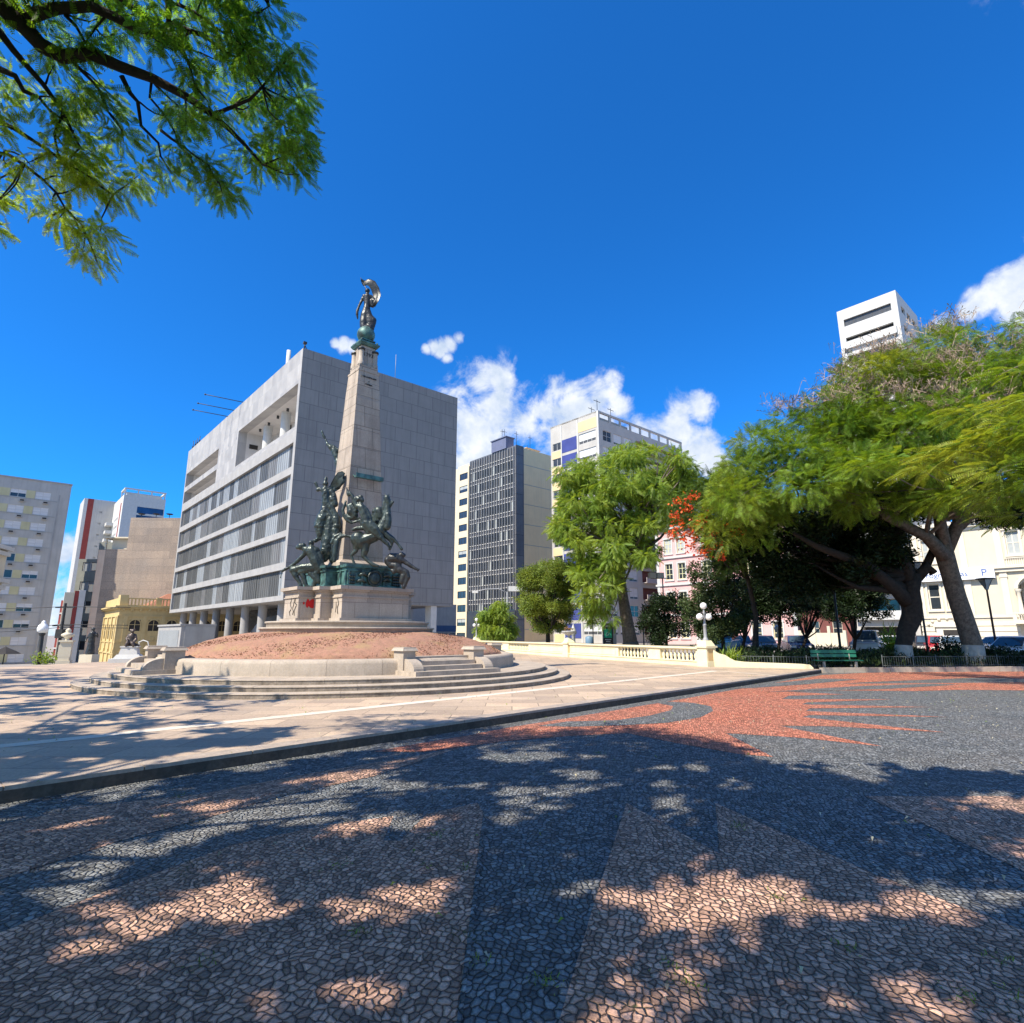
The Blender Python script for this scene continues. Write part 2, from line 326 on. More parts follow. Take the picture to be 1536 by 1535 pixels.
# ------------------------------------------------------------ world, sun, camera
def build_world():
    w=bpy.data.worlds.new('World'); SC.world=w; w.use_nodes=True; nt=w.node_tree; N=nt.nodes; L=nt.links; N.clear()
    out=N.new('ShaderNodeOutputWorld'); bg=N.new('ShaderNodeBackground'); bg.inputs[1].default_value=.078
    sky=N.new('ShaderNodeTexSky'); sky.sky_type='NISHITA'; sky.sun_disc=False; sky.sun_elevation=SUN_EL; sky.sun_rotation=math.atan2(SX,SY)
    sky.altitude=300; sky.air_density=1.0; sky.dust_density=.4; sky.ozone_density=3.0
    mul=N.new('ShaderNodeMix'); mul.data_type='RGBA'; mul.blend_type='MULTIPLY'; mul.inputs[0].default_value=1; mul.inputs[7].default_value=(.16,1.0,1.92,1)
    L.new(sky.outputs[0],mul.inputs[6])
    tc=N.new('ShaderNodeTexCoord'); nm=N.new('ShaderNodeVectorMath'); nm.operation='NORMALIZE'; L.new(tc.outputs['Generated'],nm.inputs[0]); D=nm.outputs[0]
    # clouds: soft blobs in given compass directions broken up by fractal noise
    blobs=[(715,575,38),(752,572,30),(735,620,62),(800,625,58),(860,610,50),(905,590,36),(925,615,36),(850,650,70),(930,660,55),(1010,640,48),(1050,615,30),(960,690,70),(1060,680,50),(720,665,60),(640,690,60),
           (640,524,7),(652,520,10),(664,523,13),(676,516,12),(688,508,10),(670,538,9),(662,530,9),(504,516,7),(516,519,10),(528,521,9),(538,524,6),
           (1478,452,22),(1505,436,28),(1530,415,30),(1455,466,14),(1540,450,40),(1410,484,16),(1560,400,36),
           (95,840,40),(70,900,55),(110,880,30)]
    extra=[(.8,.3,.9,.2),(-.7,.1,.9,.16),(.3,-.8,.45,.34),(.9,-.3,.5,.26),(-.95,-.1,.45,.24),(-.1,-.5,.85,.2),(0,-1,.2,.34),(-.6,-.8,.35,.26)]  # added clouds outside the view, put in as neutral fill light
    acc=None
    for bl_ in blobs+extra:
        if len(bl_)==3: u,v,r=bl_; d=Vector(ray(u,v)); k=d.length; d=d/k
        else: d=Vector(bl_[:3]).normalized(); r=bl_[3]*F; k=1
        ds=N.new('ShaderNodeVectorMath'); ds.operation='DISTANCE'; ds.inputs[1].default_value=d; L.new(D,ds.inputs[0])
        mr=N.new('ShaderNodeMapRange'); mr.inputs[1].default_value=0; mr.inputs[2].default_value=1.75*r/F/k; mr.inputs[3].default_value=1; mr.inputs[4].default_value=0
        L.new(ds.outputs['Value'],mr.inputs[0])
        if acc is None: acc=mr.outputs[0]
        else:
            mx=N.new('ShaderNodeMath'); mx.operation='MAXIMUM'; L.new(acc,mx.inputs[0]); L.new(mr.outputs[0],mx.inputs[1]); acc=mx.outputs[0]
    def noise(s,d,r,dist=0):
        n=N.new('ShaderNodeTexNoise'); n.inputs['Scale'].default_value=s; n.inputs['Detail'].default_value=d; n.inputs['Roughness'].default_value=r; n.inputs['Distortion'].default_value=dist; L.new(D,n.inputs['Vector']); return n.outputs[0]
    n1=noise(13,10,.6,.3)
    ma=N.new('ShaderNodeMath'); ma.operation='MULTIPLY_ADD'; ma.inputs[1].default_value=2.9; ma.inputs[2].default_value=-1.45; L.new(n1,ma.inputs[0])
    ad=N.new('ShaderNodeMath'); L.new(ma.outputs[0],ad.inputs[0]); L.new(acc,ad.inputs[1])
    den=N.new('ShaderNodeMapRange'); den.interpolation_type='SMOOTHSTEP'; den.inputs[1].default_value=.28; den.inputs[2].default_value=.92; L.new(ad.outputs[0],den.inputs[0])
    # gate: no cloud where no blob
    gt=N.new('ShaderNodeMapRange'); gt.interpolation_type='SMOOTHSTEP'; gt.inputs[1].default_value=.05; gt.inputs[2].default_value=.3; L.new(acc,gt.inputs[0])
    dm=N.new('ShaderNodeMath'); dm.operation='MULTIPLY'; L.new(den.outputs[0],dm.inputs[0]); L.new(gt.outputs[0],dm.inputs[1])
    n2=noise(22,6,.6)
    cr=N.new('ShaderNodeMapRange'); cr.inputs[1].default_value=.35; cr.inputs[2].default_value=.68; L.new(n2,cr.inputs[0])
    cc=N.new('ShaderNodeMix'); cc.data_type='RGBA'; cc.inputs[6].default_value=(8.0,8.3,8.8,1); cc.inputs[7].default_value=(4.6,5.6,7.2,1); L.new(cr.outputs[0],cc.inputs[0])
    fm=N.new('ShaderNodeMix'); fm.data_type='RGBA'; L.new(dm.outputs[0],fm.inputs[0]); L.new(mul.outputs[2],fm.inputs[6]); L.new(cc.outputs[2],fm.inputs[7])
    L.new(fm.outputs[2],bg.inputs[0]); L.new(bg.outputs[0],out.inputs[0])
build_world()
sun=bpy.data.lights.new('sun','SUN'); sun.energy=5.0; sun.angle=R(.53); sun.color=(1,.90,.75)
so=bpy.data.objects.new('sun',sun); COL.objects.link(so)
sd=Vector((SX*math.cos(SUN_EL),SY*math.cos(SUN_EL),math.sin(SUN_EL))); so.rotation_euler=sd.to_track_quat('Z','Y').to_euler(); so.location=(0,0,60)
cam=bpy.data.cameras.new('camera'); cam.sensor_fit='HORIZONTAL'; cam.sensor_width=36; cam.lens=36*F/1536; cam.clip_end=3000; cam.clip_start=.05
co=bpy.data.objects.new('camera',cam); COL.objects.link(co); co.location=(0,0,EYE); co.rotation_euler=(R(90)+TH,0,0); SC.camera=co
SC.view_settings.view_transform='Standard'; SC.view_settings.look='None'; SC.view_settings.exposure=.70; SC.view_settings.gamma=1
SC.render.engine='CYCLES'; SC.render.resolution_x=1024; SC.render.resolution_y=1023
SC.cycles.max_bounces=8; SC.cycles.transparent_max_bounces=8

# ------------------------------------------------------------ ground
KD=Vector((12.82+4.94,24.91-6.06,0)).normalized(); K0=Vector((-4.94,6.06,0))
def K(t,off=0):      # along the kerb; off>0 to the plaza side (left)
    p=K0+KD*t+Vector((-KD.y,KD.x,0))*off; return (p.x,p.y)
PZ=.15
edgeL=[G(-30,1003,PZ),G(60,998,PZ),G(150,993,PZ),G(262,988,PZ)]
plaza=[K(-60),K(-10),K(25.9),(12.3,25.9),(9.6,27.0),(8.75,27.3),(3.62,38.6),(-3.35,54.4),(-8,64.5),(-14.5,61),(-17,48)]+edgeL[::-1]+[(-60,22),(-75,-35)]
def terrain():
    mb=MB(); n=90
    xs=np.concatenate([np.linspace(-1500,-140,8),np.linspace(-120,120,81),np.linspace(140,1500,8)])
    ys=np.concatenate([np.linspace(-300,-60,4),np.linspace(-50,190,81),np.linspace(220,2500,9)])
    vs=[]
    for y in ys:
        for x in xs:
            # falls away to the lower streets on the left, beyond the square
            d=max(0,min(1,(-x-12+ (y-40)*.1)/25))*max(0,min(1,(y-31)/22)) if y>31 else 0
            z=-.03-3.2*d*d*(3-2*d)
            if x>200 or x<-200 or y>230: z-=1.5
            vs.append((x,y,z))
    nx=len(xs); fs=[(j*nx+i,j*nx+i+1,(j+1)*nx+i+1,(j+1)*nx+i) for j in range(len(ys)-1) for i in range(nx-1)]
    mb.add(vs,fs,True); struct(mb.obj('ground',m_pave))
terrain()
def lower_paving():
    mb=MB(); mb.sheet([K(-60,-.0),K(40,0),(60,45),(60,-40),(-40,-60)],0.0); struct(mb.obj('cobbled_square',m_basalt))
lower_paving()
def inlay(pts,z,name,m):
    from mathutils.geometry import tessellate_polygon
    g=[G(u,v) for u,v in pts]; t=tessellate_polygon([[Vector((x,y,0)) for x,y in g]])
    mb=MB(); fs=[]
    for a,b,c in t:
        x=(g[b][0]-g[a][0])*(g[c][1]-g[a][1])-(g[c][0]-g[a][0])*(g[b][1]-g[a][1])
        fs.append((a,b,c) if x>0 else (a,c,b))
    mb.add([(x,y,z) for x,y in g],fs); return struct(mb.obj(name,m))
# the sun mosaic (outlines as they lie on the ground)
sunpts=[(560,1128),(640,1114),(700,1104),(768,1091),(850,1078),(940,1063),(1040,1046),(1130,1030),(1232,1013),(1300,1009.5),(1400,1007),(1540,1006),
        (1540,1018),(1460,1017),(1360,1021),(1290,1024),(1262,1026),(1536,1024),(1600,1032),(1536,1036),(1440,1035),(1372,1037),(1250,1036),(1180,1038),(1268,1042),(1183,1044),(1173,1049),(1338,1049.5),(1210,1054),(1203,1057),
        (1398,1061),(1215,1063),(1208,1067),(1423,1076),(1215,1073),(1203,1076),(1418,1099),(1250,1090),(1168,1089),(1323,1120),(1200,1107),(1088,1100),(1160,1136),(1105,1131),(1020,1116),
        (940,1100),(860,1104),(760,1112),(640,1128)]
inlay(sunpts,.004,'red_sun_mosaic',m_pink)
inlay([(805,1090),(850,1083),(925,1081),(975,1074),(1006,1066),(1010,1060),(985,1055),(1000,1053),(1040,1055),(1066,1060),(1070,1067),(1050,1077),(1000,1085),(930,1089),(860,1091)],.008,'dark_crescent_mosaic',m_basalt)
inlay([(1088,1034),(1140,1027),(1230,1018.5),(1290,1019.5),(1210,1027),(1130,1032.5)],.008,'dark_ray_mosaic',m_basalt)
inlay([(1150,1038.5),(1280,1030),(1400,1026),(1440,1027.5),(1330,1034)],.008,'dark_ray_mosaic',m_basalt)
# foreground star: brown-pink rays round a dark strip
inlay([(940,1205),(1080,1282),(1073,1205),(1318,1315),(1540,1398),(1700,1450),(1700,1800),(780,1800),(838,1535),(893,1350)],.004,'brown_star_mosaic',m_brown)
inlay([(1298,1195),(1600,1195),(1700,1215),(1700,1400),(1540,1310)],.004,'brown_ray_mosaic',m_brown)
inlay([(725,1220),(716,1205),(640,1222),(600,1262),(575,1262),(590,1225),(480,1240),(350,1268),(180,1330),(0,1400),(-250,1500),(-350,1850),(640,1850),(685,1535)],.004,'brown_star_mosaic',m_brown)
inlay([(-60,1255),(0,1238),(130,1210),(300,1192),(470,1160),(620,1135),(690,1122),(560,1165),(420,1195),(330,1222),(180,1262),(0,1320),(-200,1400)],.004,'brown_ray_mosaic',m_brown)
inlay([(725,1222),(731,1222),(693,1535),(650,1850),(640,1850),(685,1535)],.008,'dark_edging_setts',m_basalt)
def upper_plaza():
    mb=MB(); mb.prism(plaza,-.6,PZ); o=mb.obj('square_paving',m_slab); struct(o)
    # kerb stones: own strip proud of the slabs
    kb=MB()
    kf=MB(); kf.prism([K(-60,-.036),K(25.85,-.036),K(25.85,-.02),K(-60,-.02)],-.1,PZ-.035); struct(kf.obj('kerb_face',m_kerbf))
    t=-60
    while t<25.8:
        l=min(1.2,25.85-t)
        kb.prism([K(t+.006,-.03),K(t+l-.006,-.03),K(t+l-.006,.27),K(t+.006,.27)],-.1,PZ+.006); t+=1.2
    struct(kb.obj('kerb',m_kerb))
    st=MB()
    def strip(a,b,w,z=PZ+.004):
        a=Vector((*a,0)); b=Vector((*b,0)); d=(b-a).normalized(); n=Vector((-d.y,d.x,0))*w/2
        st.sheet([tuple((a+n)[:2]),tuple((a-n)[:2]),tuple((b-n)[:2]),tuple((b+n)[:2])],z)
    strip(K(-40,2.7),K(22,2.7),.3)
    g1=G(960,1000,PZ); g2=G(1180,1018,PZ)
    strip(G(1000,1001,PZ),G(1165,1014,PZ),.16,PZ+.008); strip(G(860,992,PZ),G(1000,1001,PZ),.14,PZ+.008)
    struct(st.obj('pale_paving_strips',m_strip))
upper_plaza()
def beds():
    mb=MB(); near=[(12.9,25.2),(15,25.5),(19,25.9),(24,26.3),(32,27.2)]
    mb.prism(near+[(40,29),(44,40),(30,44),(14,42),(10.2,30),(9.9,27.6)],-.3,.10); struct(mb.obj('planting_bed',m_soil))
    k=MB()
    for i in range(len(near)-1):
        a=Vector((*near[i],0)); b=Vector((*near[i+1],0)); d=(b-a).normalized(); n=Vector((d.y,-d.x,0)); L=(b-a).length; q=0
        while q<L-.05:
            l=min(1.0,L-q); p0=a+d*(q+.01); p1=a+d*(q+l-.01); j=random.uniform(0,.02)
            k.prism([tuple((p0+n*.2)[:2]),tuple((p1+n*.2)[:2]),tuple((p1-n*.0)[:2]),tuple((p0-n*.0)[:2])],-.1,.20+j); q+=1.0
    struct(k.obj('bed_kerb',m_granite))
    # street behind the trees with cars
    r=MB(); o=Vector((22.5,90,0)); D=Vector((.663,-.749,0)); n=Vector((-.749,-.663,0))
    q=[o-D*45+n*3.2,o+D*90+n*3.2,o+D*90+n*12.5,o-D*45+n*12.5]; r.sheet([tuple(p[:2]) for p in q],.0); struct(r.obj('street',m_asph))
    s=MB(); q=[o-D*45+n*0,o+D*90+n*0,o+D*90+n*3.2,o-D*45+n*3.2]; s.prism([tuple(p[:2]) for p in q],-.5,.13); struct(s.obj('pavement',m_pave))
beds()

# ------------------------------------------------------------ the monument
MC=(-5.95,21.65)
def fig(name,chains,m,parent,voxel=.03,smooth=4,world=True,wrinkle=.012):
    """one continuous sculpted surface grown from tapering limbs. chain = [(x,y,z,r),...]"""  # shade on this side of the pillar, put in as a tan sheet
    mb=MB()
    for ch in chains:
        if len(ch)>1:
            pts=[]; rs=[]
            for i in range(len(ch)-1):
                a=ch[i]; b=ch[i+1]
                for k in range(3):
                    t=k/3; pts.append(tuple(a[j]*(1-t)+b[j]*t for j in range(3))); rs.append(a[3]*(1-t)+b[3]*t)
            pts.append(ch[-1][:3]); rs.append(ch[-1][3]); mb.tube(pts,rs,seg=10)
        for c in ch: mb.ball(c[:3],c[3]*1.02,10,7)
    o=mb.obj(name,m,parent,world=world)
    r=o.modifiers.new('r','REMESH'); r.mode='VOXEL'; r.voxel_size=voxel
    s=o.modifiers.new('s','SMOOTH'); s.factor=.5; s.iterations=smooth
    if wrinkle:
        tx=bpy.data.textures.get('folds') or bpy.data.textures.new('folds','CLOUDS'); tx.noise_scale=.12
        d=o.modifiers.new('d','DISPLACE'); d.texture=tx; d.strength=wrinkle*4; d.mid_level=.5
    dg=bpy.context.evaluated_depsgraph_get(); me=bpy.data.meshes.new_from_object(o.evaluated_get(dg)); me.name=name
    o.modifiers.clear(); o.data=me
    me.polygons.foreach_set('use_smooth',[True]*len(me.polygons))
    me.materials.clear(); me.materials.append(m); return o
def crop(u0,v0,s,K_=1.2):
    def f(pts,Y=None):
        out=[]
        for p in pts:
            x,y,r=p[:3]; YY=p[3] if len(p)>3 else Y
            q=P(u0+x/s,v0+y/s,YY); fw=YY*CT+(q[2]-EYE)*ST
            out.append((*q,K_*r/s*fw/F))
        return out
    return f
def zf(u,v,Y): return P(u,v,Y)[2]
mon=thing('monument','tall granite obelisk monument with dark bronze figures and a ringed red planted mound','monument',(MC[0],MC[1],PZ),AZ)
def monument():
    r=mon; Z=-PZ
    # three circular steps; joints in the stones come from short gaps
    mb=MB()
    for i,(rad,z) in enumerate(((8.0,.12),(7.58,.24),(7.16,.36))):
        n=40; inner=rad-.46 if i<2 else 5.9
        for k in range(n):
            a0=2*math.pi*k/n+i*.05; a1=a0+2*math.pi/n; g=.0004
            rj=rad+random.uniform(-.004,.004); zj=z+random.uniform(-.002,.002)
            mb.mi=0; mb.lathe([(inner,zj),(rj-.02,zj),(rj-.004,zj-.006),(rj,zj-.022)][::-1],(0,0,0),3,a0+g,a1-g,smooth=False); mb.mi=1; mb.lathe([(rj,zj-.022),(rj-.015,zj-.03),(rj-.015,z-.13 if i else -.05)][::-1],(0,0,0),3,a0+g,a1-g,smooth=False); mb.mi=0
    mb.lathe([(0,.35),(6.0,.35)],(0,0,0),60); mb.lathe([(7.62,-.05),(7.62,.10)],(0,0,0),72); mb.lathe([(7.2,.1),(7.2,.22)],(0,0,0),72)
    mb.obj('circular_steps',[m_steps,m_riser],r)
    # retaining ring wall
    mb=MB(); n=26
    for k in range(n):
        a0=2*math.pi*k/n+.06; a1=a0+2*math.pi/n
        mb.lathe([(6.0,.30),(6.0,.66),(5.97,.74),(5.88,.77),(5.66,.78),(5.6,.74),(5.6,.3)],(0,0,0),6,a0+.0005,a1-.0005)
    o=mb.obj('ring_wall',m_granite,r)
    # mound
    mb=MB(); seg=150; prof=[(5.62,.66),(5.5,.84),(5.2,.99),(4.7,1.17),(4.1,1.34),(3.6,1.44),(3.2,1.48),(2.8,1.49)]
    prof2=[]
    for i in range(len(prof)-1):
        for k in range(5):
            t=k/5; prof2.append(tuple(prof[i][j]*(1-t)+prof[i+1][j]*t for j in (0,1)))
    vs=[];nn=len(prof2)
    for j,(rr,z) in enumerate(prof2):
        for i in range(seg*2):
            t=math.pi*i/seg; q=rng.normal()*.012; vs.append(((rr+q)*math.cos(t),(rr+q)*math.sin(t),z+rng.normal()*.007+.02*math.sin(7*t+rr*3)))
    S=seg*2
    mb.add(vs,[(j*S+i,j*S+(i+1)%S,(j+1)*S+(i+1)%S,(j+1)*S+i) for j in range(nn-1) for i in range(S)],True)
    # low creeping leaves standing up from the surface
    for _ in range(16000):
        t=random.random()*2*math.pi; rr=math.sqrt(random.uniform(3.0**2,5.6**2)); z=np.interp(rr,[p[0] for p in prof[::-1]],[p[1] for p in prof[::-1]])
        h=random.uniform(.004,.014); a=random.random()*6.3; w=.022; x,y=rr*math.cos(t),rr*math.sin(t); dx,dy=math.cos(a)*w,math.sin(a)*w; lx,ly=random.uniform(-.03,.03),random.uniform(-.03,.03)
        mb.add([(x-dx,y-dy,z-.01),(x+dx,y+dy,z-.01),(x+dx*.4+lx,y+dy*.4+ly,z+h),(x-dx*.4+lx,y-dy*.4+ly,z+h)],[(0,1,2,3)])
    mb.obj('planted_mound',m_mound,r)
    mb=MB()
    for rad,z0,z1 in ((3.05,1.25,1.66),(2.86,1.60,1.86)):
        n=14
        for k in range(n):
            a0=2*math.pi*k/n+z0; a1=a0+2*math.pi/n
            mb.lathe([(rad-.03,z0),(rad-.03,z1-.075),(rad,z1-.07),(rad+.02,z1-.05),(rad+.02,z1-.012),(rad,z1),(0 if z1>1.8 else 2.6,z1)],(0,0,0),8,a0+.0006,a1-.0006)
    mb.obj('round_plinth',m_granite,r)
    # four small stairs through the ring, with piers and scrolled cheeks
    for q in range(4):
        T=Matrix.Rotation(q*math.pi/2-math.pi/2,4,'Z')      # local +x of the stair points outwards
        st=MB(); st.T=T
        for i in range(4):
            st.box(5.3,6.85-.33*i,-1.02-(.42 if i==0 else 0),1.02+(.42 if i==0 else 0),.30,.36+.115*(i+1)+.001*i)
        so_=st.obj('stairs',m_steps,r)
        for sgn in (-1,1):
            pm=MB(); pm.T=T; y=sgn*1.2
            pm.box(5.62,6.12,y-.19,y+.19,.35,.99); pm.frus(5.56,6.18,y-.25,y+.25,.99,5.60,6.14,y-.21,y+.21,1.06); pm.box(5.61,6.13,y-.2,y+.2,1.06,1.085)
            pr=[(6.12,.78)]+[(6.12+.50*math.sin(t),.47+.31*math.cos(t)) for t in [k*math.pi/2/8 for k in range(1,9)]]+[(6.62,.36),(6.12,.36)]
            n=len(pr); pm.add([(x,y-.15,z) for x,z in pr]+[(x,y+.15,z) for x,z in pr],[tuple(range(n)),tuple(range(n,2*n))[::-1]]+[(i,n+i,n+(i+1)%n,(i+1)%n) for i in range(n)])
            pm.obj('pier',m_granite,r)
    # stone pedestal (a cross in plan)
    z0,z1=1.86,2.96; mb=MB(); mb.mi=0
    def cross(g,za,zb):
        mb.box(-1.27-g,1.27+g,-1.95-g,1.95+g,za,zb)
        mb.box(-1.66-g,1.66+g,-1.15-g,1.15+g,za+.002,zb-.003)
        mb.box(-2.2-g,2.2+g,-.62-g,.62+g,za+.004,zb-.006)
    cross(.10,z0,z0+.10); cross(0,z0+.1,z1-.1); cross(.035,z0+.78,z0+.83); cross(.06,z1-.12,z1-.06); cross(.13,z1-.06,z1+.06)
    ped=mb.obj('pedestal',m_block,r)
    # spray paint on the left block
    gm=MB()
    for (c,w,h) in ((-1.72,.30,.34),(-1.55,.2,.16),(-1.88,.14,.3),(-2.02,.07,.10),(-1.42,.14,.2),(-1.34,.07,.08)):
        k=12; pts=[(c+w/2*math.cos(t)*random.uniform(.8,1.1),2.46+h/2*math.sin(t)*random.uniform(.75,1.1)) for t in [2*math.pi*i/k for i in range(k)]]
        gm.add([(x,-.625-.002*len(gm.f),z) for x,z in pts],[tuple(range(k))])
    gm.obj('red_graffiti',m_red,ped)
    gm=MB()
    def scrawl(face,pts,w=.018):
        g=[(-2.206,y,z) if face=='L' else (-1.277,y,z) for y,z in pts]; gm.tube(g,w*.5,5)
    for s0 in (-.42,-.18,.02):
        pts=[(s0+random.uniform(-.1,.1),2.1+.07*i+random.uniform(-.05,.05)) for i in range(9)]; scrawl('L',pts,.028)
    scrawl('P',[(-1.70,2.1),(-1.63,2.3),(-1.72,2.42),(-1.62,2.6)],.03); scrawl('P',[(-1.5,2.15),(-1.55,2.35),(-1.52,2.5)],.02)
    gm.obj('black_graffiti',m_blk,ped)
    # bronze box with relief on it
    mb=MB(); z0=3.02; mb.box(-1.05,1.05,-1.72,1.72,z0,3.68); mb.box(-1.45,1.45,-.95,.95,z0,3.672)
    for x0,x1,y0,y1 in ((-1.12,1.12,-1.79,1.79),(-1.52,1.52,-1.02,1.02)):
        mb.box(x0,x1,y0,y1,z0-.0,z0+.07); mb.box(x0,x1,y0,y1,3.68,3.77 if x1<1.3 else 3.765); mb.box(x0+.03,x1-.03,y0+.03,y1-.03,3.55,3.59)
    for x in (-1.0,-.5,.35,1.0): mb.box(x-.03,x+.03,-1.77,-1.7,z0+.07,3.6)
    for y in (-1.68,-1.3): mb.box(-1.1,-1.04,y-.04,y+.04,z0+.07,3.6)
    bb=mb.obj('bronze_base',m_verd,r)
    rm=MB()
    T=Matrix.Translation((-.02,-1.74,3.34))@Matrix.Rotation(math.pi/2,4,'X'); rm.T=T
    rm.lathe([(0,.09),(.14,.10),(.20,.07),(.25,.0)],(0,0,0),20); rm.lathe([(.25,0),(.30,.05),(.27,.09),(.22,.06)],(0,0,0),20); rm.T=None
    for (x0,x1,z) in ((.3,.62,3.42),(.3,.6,3.28),(-.62,-.3,3.42),(-.7,-.34,3.2)): rm.tube([(x0,-1.76,z),((x0+x1)/2,-1.80,z+.06),(x1,-1.76,z-.03)],[.05,.06,.03],8)
    for i in range(16): rm.ball((.72+.1*(i%4)*.8,-1.75,3.16+.1*(i//4)),.055,8,5)
    for i in range(10): rm.ball((-.95+.08*(i%3),-1.74,3.15+.11*(i//3)),.05,8,5)
    rm.obj('relief',m_bronze,bb)
    # lozenge stone step under the shaft, shaft, upper die
    mb=MB(); mb.box(-.98,.98,-.98,.98,3.74,3.92); mb.frus(-.98,.98,-.98,.98,3.92,-.84,.84,-.84,.84,4.04); 
    zs=[4.04,5.1,5.95,6.8,7.6,8.35,9.1,9.8,10.5,11.1,11.55]
    def hw(z): return .80-(z-4.04)*(.80-.445)/(11.55-4.04)
    for i in range(len(zs)-1):
        a,b=zs[i],zs[i+1]; wa,wb=hw(a),hw(b); q=random.uniform(-.002,.002)
        mb.frus(-wa-q,wa+q,-wa-q,wa+q,a+.008,-wb-q,wb+q,-wb-q,wb+q,b-.0)
    mb.frus(-.79,.79,-.79,.79,4.02,-.43,.43,-.43,.43,11.5)
    mb.box(-.46,.46,-.46,.46,11.55,11.62); mb.box(-.40,.40,-.40,.40,11.62,11.85)
    mb.box(-.30,.30,-.30,.30,11.85,12.75)
    sh=mb.obj('obelisk_shaft',m_granshaft,r)
    for x in (-.30,.30):
        for y in (-.30,.30):
            c=MB(); c.lathe([(.125,11.85),(.125,12.0),(.105,12.02),(.10,12.48)],(x,y,0),16); c.obj('corner_column',m_granite,sh)
            c=MB(); c.lathe([(.105,12.48),(.14,12.5),(.14,12.56),(.11,12.58),(.0,12.60)],(x,y,0),16); c.obj('column_cap',m_dkbr,sh)
    mb=MB(); mb.frus(-.36,.36,-.36,.36,12.72,-.43,.43,-.43,.43,12.82); mb.box(-.43,.43,-.43,.43,12.82,12.87); mb.frus(-.36,.36,-.36,.36,12.87,-.25,.25,-.25,.25,13.0); mb.box(-.29,.29,-.29,.29,13.0,13.05)
    for x in (-.34,.34):
        for y in (-.34,.34): mb.ball((x,y,12.93),.05,8,6)
    mb.obj('bronze_capital',m_verd,r)
    mb=MB(); mb.ball((0,0,13.36),.36,28,18); mb.obj('globe',m_verd,r)
    # lettering
    text('1793',.22,m_blk,sh,(0,-.304,12.35),(math.pi/2,0,0),'inscription')
    text('J. DE CASTILHOS',.085,m_blk,sh,(0,-.475,11.33),(math.pi/2-.045,0,0),'inscription')
    text('A',.07,m_blk,sh,(0,-.482,11.16),(math.pi/2-.045,0,0),'inscription'); text('PATRIA',.09,m_blk,sh,(0,-.488,11.02),(math.pi/2-.045,0,0),'inscription')
    # small panel of lights on the shaft
    mb=MB(); mb.T=Matrix.Translation((.02,-.86,7.16)); mb.box(-.56,.56,-.10,.05,-.06,.0); mb.box(-.56,.56,-.10,-.07,0,.10); mb.box(-.5,.5,-.06,.02,0,.06); mb.T=None
    mb.tube([(-.5,-.84,7.1),(-.5,-.62,7.25)],.02,6); mb.tube([(.5,-.84,7.1),(.5,-.62,7.25)],.02,6); mb.obj('bronze_plaque',m_verd,sh)
m_granshaft=mat('obelisk_granite',(.45,.38,.305),(.37,.31,.25),scale=1.8,rough=.8,bump=.25,bscale=22,streak=.65,streakc=(.17,.14,.11),brick=(.66,.84,.014,(.20,.165,.13),False,.5),fine=.12)
monument()
cA=crop(415,635,5.905); cB=crop(500,720,9.03); cC=crop(520,405,7.87)
# flag-bearing woman on the globe
YT=21.6
fig('crowning_figure',[cC(c,YT) for c in (
  [(245,248,25)],[(243,275,14),(243,305,22)],[(205,312,20),(243,315,26),(285,318,20)],[(243,318,34),(243,370,33),(240,420,30),(236,460,36)],
  [(200,318,16),(172,375,14),(145,430,12),(128,478,14)],[(125,480,14),(122,525,14),(130,580,7)],
  [(236,460,36),(215,540,42),(205,620,44),(205,690,40)],[(236,470,34),(262,540,36),(278,620,40),(285,690,34)],[(250,520,28),(310,600,36),(300,660,30)],
  [(240,700,44)],[(288,320,17),(320,340,15),(348,370,14)],[(300,370,22),(305,430,16)])],m_dkbr,mon,.022,3,wrinkle=.006)
fm=MB()
def banner(pts,w,th=.03):
    """cloth band: pts=(x,y,Y) centre line in the crop, w half width across"""
    n=len(pts); vs=[]
    for i,(p,ww,dy) in enumerate(zip(pts,w,[0]*n)):
        a=Vector(pts[max(i-1,0)][:3]); b=Vector(pts[min(i+1,n-1)][:3]); d=(b-a).normalized(); nn=d.cross(Vector((0,1,0))).normalized(); c=Vector(p[:3])
        rip=.05*math.sin(i*1.7)
        for s,k in ((-1,0),(-.35,.05),(.35,-.05),(1,.03)):
            vs.append(c+nn*ww*s+Vector((0,k+rip,0)))
    o=len(vs); vs+=[v+Vector((0,th,0)) for v in vs]; fs=[]
    for i in range(n-1):
        for k in range(3):
            a=i*4+k; fs.append((a,a+1,a+5,a+4)); fs.append((o+a,o+a+4,o+a+5,o+a+1))
        for k in (0,3): a=i*4+k; fs.append((a,a+4,o+a+4,o+a))
    for i in (0,n-1): fs.append(tuple(i*4+k for k in range(4))+tuple(o+i*4+k for k in (3,2,1,0)))
    return [tuple(v) for v in vs],fs
pts=cC([(170,115,8),(200,145,30),(250,140,38),(300,165,40),(335,220,40),(352,290,38),(340,360,30),(310,430,20)],YT-.05)
fm.add(*banner(pts,[p[3] for p in pts]),True); fm.tube(cC([(348,372,3),(165,95,3)],YT)[0:2] and [p[:3] for p in cC([(320,400,3),(165,95,3)],YT)],.018,6); fm.obj('bronze_flag',m_dkbr,mon,world=True)
